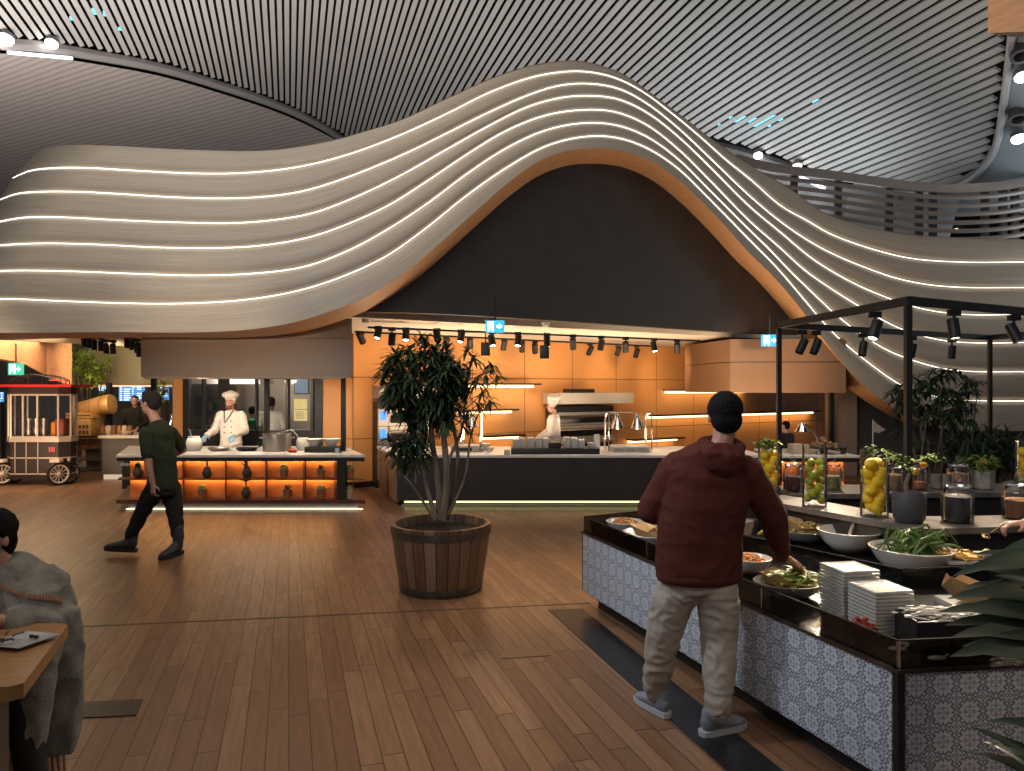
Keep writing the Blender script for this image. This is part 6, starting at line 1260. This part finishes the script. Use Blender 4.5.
# ---------------- chefs and workers behind counters (standing figures)
def standing(label, px, Y, top_py, face, shirt, cap_=None, hands=None, hair=hairm, apron=None, sc=None, skin_=skin, sh=1.0):
    top = W(px, top_py, Y); s = sc or top.z/1.72; x0, f = top.x, Vector(face).normalized(); x = V(f.y, -f.x, 0)      # x: the figure's right
    t = thing('person', label, 'person', (x0, Y, 0)); o = lambda a, b_, c: V(x0, Y, 0)+(x*a+f*b_)*s+V(0,0,c*s)
    b = MB(); P_, M_ = head(b, o(0,.02,1.58), f, s); b.cap(o(0,-.01,1.40), o(0,0,1.52), .055*s,.052*s); b.loft([(o(0,0,.85),.15*s,.10*s,x),(o(0,0,1.0),.135*s,.095*s,x),(o(0,0,1.25),.16*s,.10*s,x),(o(0,-.01,1.37),.14*s,.08*s,x),(o(0,-.01,1.42),.055*s,.05*s,x)])
    hs = hands or ((.16,.35,.98),(-.16,.35,.98)); arms = []
    for q, hnd in ((1,hs[0]),(-1,hs[1])):
        S = o(q*.185,0,1.345); E = o(q*.27,.05,1.08); Wr = o(*hnd); arms.append((S,E,Wr)); limb(b, [S,E,Wr], [.052*s,.042*s,.028*s]); dd = (Wr-E).normalized(); hand(b, Wr, dd+V(0,0,-.4), V(0,0,-1), q, s, .6)
    for q in (1,-1): limb(b, [o(q*.09,0,.85), o(q*.10,.02,.47), o(q*.10,0,.09)], [.08*s,.056*s,.04*s]); b.cap(o(q*.10,0,.05), o(q*.10,.16,.035), .042*s,.032*s)
    bake(b, 'body', skin_, t, .010, 3); face_bits(P_, M_, s, t)
    c = MB(); c.loft([(o(0,0,.80),.19*s,.13*s,x),(o(0,0,.95),.18*s,.13*s,x),(o(0,0,1.12),.19*s,.13*s,x),(o(0,0,1.30),.20*s*sh,.125*s,x),(o(0,-.01,1.38),.165*s,.10*s,x),(o(0,-.01,1.43),.08*s,.07*s,x)], 20)
    for S,E,Wr in arms: limb(c, [S,E,E.lerp(Wr,.85)], [.078*s,.064*s,.05*s])
    bake(c, 'jacket', shirt, t, .011, 4, .008, 9, seed=len(label)); tr_ = MB()
    tr_.loft([(o(0,0,.92),.165*s,.115*s,x),(o(0,0,.80),.17*s,.12*s,x),(o(0,0,.72),.15*s,.11*s,x)], 18)
    for q in (1,-1): limb(tr_, [o(q*.09,0,.82), o(q*.10,.02,.47), o(q*.10,0,.10)], [.095*s,.075*s,.06*s])
    bake(tr_, 'trousers', blk, t, .012, 3)
    h_ = MB(); h_.ell(P_(0,-.02,.045), (.082*s,.096*s,.082*s), 14, 8, M_); h_.ell(P_(0,-.05,-.005), (.072*s,.056*s,.07*s), 12, 8, M_); bake(h_, 'hair', hair, t, .010, 2)
    if cap_ == 'beret':
        k = MB(); k.ell(P_(0,-.01,.12), (.145*s,.145*s,.06*s), 18, 10, M_); k.cap(P_(0,-.01,.07), P_(0,-.01,.1), .095*s,.10*s); bake(k, 'chef_hat', white_cl, t, .009, 3, .006, 18)
    if cap_ == 'toque':
        k = MB(); k.cap(P_(0,-.01,.06), P_(0,-.015,.12), .092*s,.10*s); k.ell(P_(.0,-.03,.165), (.115*s,.12*s,.055*s), 18, 10, M_); bake(k, 'chef_hat', white_cl, t, .009, 2, .012, 16)
    return t, o, P_, M_, s
white_cl = mat('white_cloth', (.70,.62,.56), .85, var=.05, vscale=6)
t, o, P_, M_, s = standing('chef in a white double-breasted jacket and flat white cap behind the left counter', 231, 12.0, 397, (-.05,-1,0), white_cl, 'beret', ((.235,.42,1.02),(-.235,.42,1.02)), sc=.955)
blue = mat('blue_glove', (.12,.28,.42), .4)
for q in (1,-1):
    g = MB(); hand(g, o(q*.235,.42,1.02), V(-q*.1,-1,-.4), V(0,0,-1), q, s*1.12, .6); bake(g, 'glove', blue, t, .009, 2)
mb = MB()
for q in (1,-1):
    for z_ in (1.05,1.15,1.25): mb.ell(o(q*.06,.133,z_), (.012,.008,.012), 8, 5)
mb.build('buttons', mat('button_dark', (.08,.06,.05), .4), t); MB().tube([o(-.07,.08,1.43), o(-.03,.125,1.33), o(.05,.135,1.22), o(.06,.13,1.30), o(.08,.09,1.42)], .011, 6).build('neckerchief', mat('neckerchief', (.10,.07,.07), .7), t)
MB().loft([(P_(0,.05,-.11),.05,.03,V(1,0,0)),(P_(0,.06,-.09),.058,.04,V(1,0,0)),(P_(0,.05,-.06),.06,.03,V(1,0,0))], 12).build('beard', mat('short_beard', (.16,.09,.06), .8), t)
standing('kitchen worker in a pale grey shirt seen from behind through the kitchen glass', 271, 13.0, 402, (.05,1,0), mat('grey_shirt', (.42,.43,.42), .85), None, ((.22,.3,1.0),(-.22,.3,1.0)), sc=.93, skin_=mat('skin_deep', (.12,.06,.04), .5))
standing('worker bending in a green top beside the grey-shirted worker, mostly hidden by the post', 252, 13.7, 412, (-.3,1,0), mat('green_top', (.02,.20,.10), .8), None, ((.2,.3,.95),(-.2,.3,.95)), sc=.82)
t, o, P_, M_, s = standing('chef in white with a tall puffy hat facing left behind the central counter', 553.5, 12.6, 404, (-1,-.1,0), white_cl, 'toque', ((.1,.3,.95),(-.1,.3,.95)), sc=.90, sh=.95)
MB().tube([o(-.07,.05,1.42), o(0,.10,1.38), o(.07,.05,1.42), o(.0,-.07,1.44)], .022, 8, close=True).build('neckerchief', mat('red_scarf', (.20,.05,.04), .7), t)
bl_ = mat('black_uniform', (.016,.012,.011), .8)
standing('person in black behind the right niche counter, half hidden by the frame post', 786, 11.6, 420, (-.6,.8,0), bl_, None)
standing('dark-haired worker behind the far bar, beside the green-shirted man\'s face', 135, 15.2, 392, (.2,-1,0), bl_, None, sc=.93)
# ---------------- person reaching in from the right
rp = thing('person', 'person reaching in from the right edge with a small gold spoon', 'person', (3.2,2.9,0))
b = MB(); P_, M_ = head(b, V(3.16,3.0,1.60), V(-.5,1,-.2), .97); b.cap(V(3.2,2.97,1.42), V(3.18,3.0,1.53), .055,.052); sx = V(1,.4,0).normalized()
b.loft([(V(3.25,2.85,.82),.15,.10,sx),(V(3.23,2.88,1.0),.135,.095,sx),(V(3.2,2.94,1.27),.16,.10,sx),(V(3.2,2.96,1.38),.13,.08,sx),(V(3.2,2.97,1.43),.055,.05,sx)])
w1 = W(1026,523,3.66); w2 = W(1036,556,3.5); shl = V(3.03,2.98,1.34); shr = V(3.37,3.05,1.34); e1 = V(2.93,3.22,1.10); e2 = V(3.20,3.30,1.05)
limb(b, [shl, e1, w1], [.052,.042,.026]); limb(b, [shr, e2, w2], [.052,.042,.026]); hand(b, w1, V(-1,.15,-.10), V(.1,0,-1), 1, .95, 1.0); hand(b, w2, V(-1,.2,-.05), V(0,0,-1), 1, .9, .6)
for q in (-.09,.09): limb(b, [V(3.25+q,2.85,.82), V(3.25+q,2.83,.46), V(3.25+q,2.8,.09)], [.08,.056,.04]); b.cap(V(3.25+q,2.8,.05), V(3.2+q,2.95,.035), .042,.032)
bake(b, 'body', skin2, rp, .0065, 2); face_bits(P_, M_, .97, rp); h_ = MB(); h_.ell(P_(0,-.02,.04), (.085,.1,.085), 14, 8, M_); h_.ell(P_(0,-.05,-.03), (.075,.06,.09), 12, 8, M_); bake(h_, 'hair', hairb, rp, .01, 2)
c = MB(); c.loft([(V(3.25,2.85,.74),.18,.12,sx),(V(3.23,2.88,1.0),.18,.12,sx),(V(3.2,2.94,1.27),.195,.125,sx),(V(3.2,2.96,1.38),.15,.10,sx),(V(3.2,2.97,1.44),.08,.07,sx)], 20); limb(c, [shl,e1,e1.lerp(w1,.25)], [.078,.062,.052]); limb(c, [shr,e2,e2.lerp(w2,.25)], [.078,.062,.052]); bake(c, 'jumper', mat('dark_jumper', (.05,.035,.04), .8), rp, .01, 4, .008, 9)
c = MB()
for q in (-.09,.09): limb(c, [V(3.25+q,2.85,.82), V(3.25+q,2.83,.46), V(3.25+q,2.8,.10)], [.10,.08,.065])
bake(c, 'trousers', blk, rp, .012, 3)
sp = W(1000,526,3.62); se = W(986,536,3.60); goldm = mat('gold_spoon', (.7,.5,.2), .25, 1); t = thing('spoon', 'small gold spoon held over the buffet at the right edge', 'spoon', se)
MB().tube([sp+V(.02,0,.01), sp.lerp(se,.7)], .0035, 6).build('handle', goldm, t); MB().ell(se, (.021,.021,.009), 14, 8, Euler((.5,0,0)).to_matrix().to_4x4()).build('bowl', goldm, t)
# ---------------- seated woman
wm = thing('person', 'seated woman in a grey wool shawl at the table, bottom left', 'person', (-2.25,3.25,0))
hc = V(-2.31,3.18,1.075); b = MB(); P_, M_ = head(b, hc, V(-.10,-1,-.15), .98); b.cap(V(-2.26,3.25,.88), V(-2.30,3.20,1.0), .052,.05); sx = V(1,-.2,0).normalized()
b.loft([(V(-2.25,3.33,.42),.16,.12,sx),(V(-2.25,3.32,.60),.14,.10,sx),(V(-2.25,3.28,.78),.16,.10,sx),(V(-2.25,3.26,.88),.13,.08,sx),(V(-2.25,3.25,.92),.055,.05,sx)])
limb(b, [V(-2.06,3.27,.86), V(-2.03,3.20,.66), V(-2.14,2.98,.78)], [.05,.04,.026]); limb(b, [V(-2.44,3.27,.86), V(-2.5,3.15,.68), V(-2.38,2.92,.78)], [.05,.04,.026]); hand(b, V(-2.14,2.98,.785), V(-.5,-1,0), V(0,0,-1), -1, .9, .5); hand(b, V(-2.38,2.92,.785), V(.3,-1,0), V(0,0,-1), 1, .9, .5)
for q in (-.1,.1): limb(b, [V(-2.25+q,3.3,.46), V(-2.15+q,2.95,.46), V(-2.10+q,2.95,.08)], [.085,.06,.042])
bake(b, 'body', skin, wm, .007, 3); face_bits(P_, M_, .98, wm)
h_ = MB(); h_.ell(P_(0,-.035,.047), (.084,.093,.083), 16, 10, M_); h_.ell(P_(0,-.06,-.02), (.076,.055,.085), 14, 8, M_); h_.ell(P_(0,-.09,-.04), (.05,.04,.05), 12, 8, M_)
for q in (-1,1): h_.ell(P_(q*.070,-.02,.03), (.016,.045,.045), 10, 6, M_)
bake(h_, 'hair', hairm, wm, .008, 2, .003, 30)
wool = mat('grey_wool', (.26,.245,.215), .9, var=.2, vscale=14, bump=.5, bscale=180); 
c = MB(); c.loft([(V(-2.25,3.30,.40),.24,.22,sx),(V(-2.25,3.28,.55),.26,.22,sx),(V(-2.26,3.26,.72),.28,.20,sx),(V(-2.27,3.25,.83),.27,.17,sx),(V(-2.28,3.24,.91),.16,.12,sx),(V(-2.29,3.23,.965),.095,.09,sx)], 26)
c.loft([(V(-2.06,3.22,.74),.06,.12,V(0,1,0)),(V(-2.03,3.20,.50),.055,.13,V(0,1,0)),(V(-2.0,3.18,.30),.05,.11,V(0,1,0)),(V(-2.0,3.16,.14),.04,.07,V(0,1,0))], 16)
c.loft([(V(-2.1,3.1,.62),.16,.09,sx),(V(-2.08,3.0,.5),.18,.09,sx),(V(-2.05,2.98,.3),.13,.07,sx),(V(-2.05,2.98,.15),.10,.05,sx)], 16)
limb(c, [V(-2.10,3.26,.85), V(-2.05,3.20,.68), V(-2.10,3.06,.74)], [.085,.09,.07]); limb(c, [V(-2.42,3.26,.85), V(-2.48,3.16,.68), V(-2.42,3.02,.76)], [.115,.105,.075])
bake(c, 'shawl', wool, wm, .009, 4, .012, 8, seed=9, stretch=(1.6,1.6,.8))
edge = mat('shawl_fringe', (.42,.22,.15), .9); mb = MB()
shawl_ = [c_ for c_ in wm.children if c_.name.startswith('shawl')][0]; off_ = Vector(wm.location)
for k in range(22):
    f = k/21; tgt = W(lerp(2,60,f), lerp(586,603,f)+3*math.sin(f*5), 3.1); o_ = Vector((0,0,CAMH)); ok, loc, nrm, _ = shawl_.ray_cast(o_-off_, (tgt-o_).normalized())
    if ok and loc.length < 2: a = loc+off_; mb.tube([a+nrm*.004+V(0,0,.008), a+nrm*.008, a+nrm*.006-V(-.006,0,.014)], .0045, 5)
for k in range(9): a = V(-2.04+.009*k, 3.12+.02*(k%3), .13+.012*(k%2)); mb.tube([a, a+V(.012,-.01,-.07)], .006, 5)
mb.build('fringe', edge, wm, label='reddish fringe of the shawl')
c = MB()
for q in (-.1,.1): limb(c, [V(-2.25+q,3.3,.47), V(-2.13+q,2.97,.47), V(-2.06+q,2.95,.09)], [.10,.08,.055])
bake(c, 'trousers', blk, wm, .01, 3)
for q in (-.1,.1): shoe('shoe', V(-2.06+q,2.97,.003), V(.25,-1,0), bt, bs_, wm, .9)
# chair, table and what lies on it
oak = mat('oak_table', (.36,.19,.075), .35, var=.15, vscale=4, stretch=(1,7,1), coat=.1); palew = mat('pale_table_leg', (.33,.23,.14), .5, var=.1, vscale=3)
t = thing('chair', 'wooden chair under the seated woman, mostly covered by her shawl', 'chair', (-2.25,3.3,0)); MB().b2((-2.60,3.10,.36), (-2.18,3.52,.40), bev=.008).build('seat', palew, t); MB().b2((-2.58,3.50,.40), (-2.22,3.54,.72), bev=.008).build('backrest', palew, t)
for x in (-2.57,-2.21):
    for y in (3.13,3.49): MB().tube([(x,y,0), (x,y,.36)], .018, 8).build('leg', palew, t)
t = thing('dining_table', 'thick honey-coloured wooden table corner at the bottom left', 'table', (-2.3,2.7,0))
MB().prism([(-3.4,2.41),(-1.685,2.41),(-1.655,2.44),(-1.875,3.04),(-1.91,3.06),(-3.4,3.06)], .69, .74).build('tabletop', oak, t)
MB().prism([(-3.3,2.49),(-1.74,2.49),(-1.80,2.57),(-3.3,2.57)], 0, .69).build('side_panel', palew, t); MB().prism([(-3.3,2.9),(-2.6,2.9),(-2.6,2.96),(-3.3,2.96)], 0, .69).build('side_panel', palew, t)
TZ = .741; p = V(-1.915,2.815,TZ); t = thing('plate', 'small square grey plate with coffee sticks and sweets on the wooden table', 'plate', p)
M_ = Matrix.Rotation(-.42,4,'Z'); mb = MB(); pr = [(.080,0),(.085,.002),(.128,.014),(.130,.017),(.124,.016),(.084,.007),(.03,.006)]
mb.lathe(pr, (0,0,0), 4); mb.tf(Matrix.Translation(p)@Matrix.Rotation(.5,4,'Z')@Matrix.Diagonal((1,.85,1,1))); mb.build('dish', mat('plate_grey_white', (.42,.42,.42), .3, coat=.3), t)
for k, (dx, dy) in enumerate(((.035,.03),(.012,.038))): solo(MB().ell(p+V(dx,dy,.016), (.011,.008,.007), 8, 6), 'chocolate', mat('dark_sweet', (.02,.012,.01), .4), ['right','left'][k]+' small dark sweet on the square plate', 'sweet')
mb = MB(); r = random.Random(3)
for k in range(9): a = p+V(r.uniform(-.11,-.01), r.uniform(-.04,.02), .016+k*.002); mb.tube([a, a+V(r.uniform(-.05,.05), r.uniform(-.03,.03), .004)], .004, 5)
solo(mb, 'cutlery_heap', mat('dark_steel', (.15,.14,.13), .3, .9), 'little heap of dark cutlery and stalks on the square plate', 'cutlery')
a = V(-1.90,2.655,TZ+.012); b_ = V(-2.3,2.56,TZ+.014); solo(MB().tube([b_, b_.lerp(a,.5), a], [(.022,.010),(.022,.011),(.022,.011)], 10), 'napkin_roll', mat('napkin', (.56,.55,.55), .8), 'rolled white napkin lying in front of the square plate', 'napkin')
t = thing('phone', 'grey phone at the table edge beside the rolled napkin', 'phone', (-1.93,2.57,TZ)); MB().box((-2.03,2.555,TZ+.006), (.17,.07,.010), rz=.15, bev=.003).build('case', mat('phone_grey', (.22,.23,.25), .3), t); MB().box((-2.03,2.555,TZ+.012), (.155,.06,.001), rz=.15).build('display', mat('phone_screen', (.08,.09,.1), .1), t)
# ================================================================ LIGHT AND CAMERA
sc = bpy.context.scene
w = bpy.data.worlds.new('World'); sc.world = w; w.use_nodes = True; bg = w.node_tree.nodes['Background']; bg.inputs[0].default_value = (.90,.92,1,1); bg.inputs[1].default_value = .15
warm = (1,.66,.36); soft = (1,.80,.58); neut = (1,.90,.78); cool = (.80,.90,1)
# high hall light and canopy washes, with added uplights that brighten the ceiling
light('hall_light', 'AREA', (0,5,7.2), 190, (1,.86,.70), (1,6,0), size=6)
light('ceiling_fill', 'AREA', (5,18,5.0), 260, (.92,.97,1), (3,17,12), size=6)
light('ceiling_fill', 'AREA', (-9,14,4.6), 1300, (1,.86,.78), (-8,16,12), size=5)
light('ceiling_fill', 'AREA', (13,13,4), 260, (.85,.95,1), (9,12,12), size=5)
light('ceiling_fill', 'AREA', (-3,1,4.8), 480, (.9,.95,1), (2,7,12), size=5)
light('canopy_wash', 'SPOT', (-6,3.5,5.5), 400, (1,.92,.78), (-4.8,9,3.6), size=.4, angle=60, blend=1)
light('canopy_wash', 'SPOT', (0,3,5.0), 120, (1,.9,.78), (1,11,5), size=.4, angle=60, blend=1)
light('canopy_wash', 'SPOT', (5,5,5.0), 60, (1,.84,.74), (7.5,13,3.2), size=.4, angle=60, blend=1)
# left counter and kitchen
light('counter_light', 'SPOT', (-4.6,10.6,1.87), 60, soft, (-4.4,11.2,.8), size=.02, angle=130)
light('counter_light', 'SPOT', (-3.0,10.6,1.87), 60, soft, (-3.0,11.2,.8), size=.02, angle=130)
light('chef_light', 'SPOT', (-4.5,10.4,1.87), 90, soft, (-4.7,12,1.3), size=.02, angle=100)
light('kitchen_light', 'AREA', (-5.2,14.4,2.6), 70, (1,.88,.72), (-5,14.4,0), size=2.0)
light('floor_pool', 'SPOT', (-3.9,9.3,2.6), 230, warm, (-3.9,9.0,0), size=.3, angle=120)
light('floor_pool', 'SPOT', (-6.5,9,3.0), 200, warm, (-6.5,9.5,0), size=.3, angle=110)
# orange wall washers from the kitchen tracks
for px in (378, 440, 500, 560, 620, 670):
    Y = ow(px)-1.9; x = (px-512)/FL*Y; q = onwall(px, 1.75); light('track_light', 'SPOT', (x, Y, 2.5), 85, (1,.66,.36), q+wd*.2, size=.05, angle=75, blend=.8)
for px, e in ((420,90),(520,120),(610,120),(690,90)):
    Y = CY+1.0; light('worktop_light', 'SPOT', ((px-512)/FL*Y, Y, 2.5), e, soft, ((px-512)/FL*Y, CY+.6, .75), size=.06, angle=70)
light('ceiling_bounce', 'AREA', (-.6,11.9,.9), 90, (1,.74,.48), (-.6,11.9,3), size=1.6)  # added lamps, aimed up to brighten the pale kitchen ceiling
light('ceiling_bounce', 'AREA', (2.2,12.6,.9), 110, (1,.74,.48), (2.2,12.6,3), size=2.0)
light('ceiling_bounce', 'AREA', (4.4,13.0,.9), 60, (1,.74,.48), (4.4,13,3), size=1.5)
light('cabinet_light', 'SPOT', (4.6,11.5,2.5), 90, (1,.7,.42), (4.6,14,1.9), size=.1, angle=80)
light('right_counter_light', 'SPOT', (4.3,9.4,2.4), 60, soft, (4.3,10.5,.8), size=.1, angle=70)
# far left
light('far_left_light', 'AREA', (-8.6,12.6,2.6), 120, (1,.72,.42), (-8.6,12.6,0), size=2.0)
light('cart_light', 'SPOT', (-6.5,7.2,3.2), 150, (1,.82,.62), (-6.4,9.6,.5), size=.2, angle=60)
light('wagon_light', 'SPOT', (-7.5,9.4,2.6), 90, (1,.65,.3), (-7.2,11.3,1.3), size=.1, angle=60)
light('tree_light', 'SPOT', (-7.6,13.2,2.6), 190, (1,.85,.5), (-9.4,16.2,2.0), size=.1, angle=60)
light('soffit_light', 'AREA', (-8.5,11,.8), 60, (1,.62,.36), (-9,13,2.8), size=1.5)
# tub and floor
light('tub_light', 'SPOT', (1.2,7.6,3.2), 190, (1,.66,.30), (.5,6.5,0), size=.12, angle=42, blend=.5)
light('tub_light', 'SPOT', (-1.6,3.8,4.4), 90, (1,.8,.6), (-.7,6.1,.5), size=.2, angle=35, blend=.8)
# buffet
light('frame_light', 'SPOT', (2.75,5.9,2.1), 220, soft, (2.0,5.0,.7), size=.04, angle=80)
light('frame_light', 'SPOT', (3.3,5.5,2.12), 160, soft, (2.8,4.6,.8), size=.04, angle=80)
light('frame_light', 'SPOT', (4.1,5.9,2.12), 80, soft, (3.6,4.8,.8), size=.04, angle=80)
light('frame_light', 'SPOT', (3.2,7.5,2.1), 150, soft, (2.5,6.1,1.0), size=.04, angle=80)
light('buffet_light', 'SPOT', (-2.8,3.9,3.8), 330, (.82,.9,1), (1.2,4.1,.3), size=.3, angle=46, blend=.9)
light('corner_light', 'SPOT', (2.6,1.0,3.5), 75, (1,.72,.48), (2.2,3,.4), size=.3, angle=60)
light('table_light', 'SPOT', (-2.2,1.6,3.6), 34, (1,.85,.7), (-2.1,3,.7), size=.3, angle=60)
cam = bpy.data.cameras.new('Camera'); co = bpy.data.objects.new('Camera', cam); C.objects.link(co); co.location = (0,0,CAMH); co.rotation_euler = (PI/2,0,0)
cam.sensor_width = 36; cam.lens = FL/1024*36; cam.shift_y = (HZ-385.5)/1024; cam.clip_start = .05; cam.clip_end = 300; sc.camera = co
vs = sc.view_settings; vs.view_transform = 'Standard'; vs.look = 'None'; vs.gamma = 1; vs.use_curve_mapping = False; vs.exposure = 0.0
sc.cycles.use_denoising = True; sc.cycles.max_bounces = 8; sc.cycles.transparent_max_bounces = 24; sc.cycles.sample_clamp_indirect = 3; sc.cycles.caustics_reflective = False; sc.cycles.caustics_refractive = False
light('hood_front_fill', 'SPOT', (-3.6,2.6,2.25), 650, (1,.80,.6), (-3.9,10.3,2.2), size=.1, angle=26, blend=1)  # added spot outside the view that brightens the hood front
light('drum_light', 'SPOT', (-6.9,12.4,2.3), 260, (1,.8,.5), (-9.6,17.6,2.4), size=.05, angle=50, blend=1)
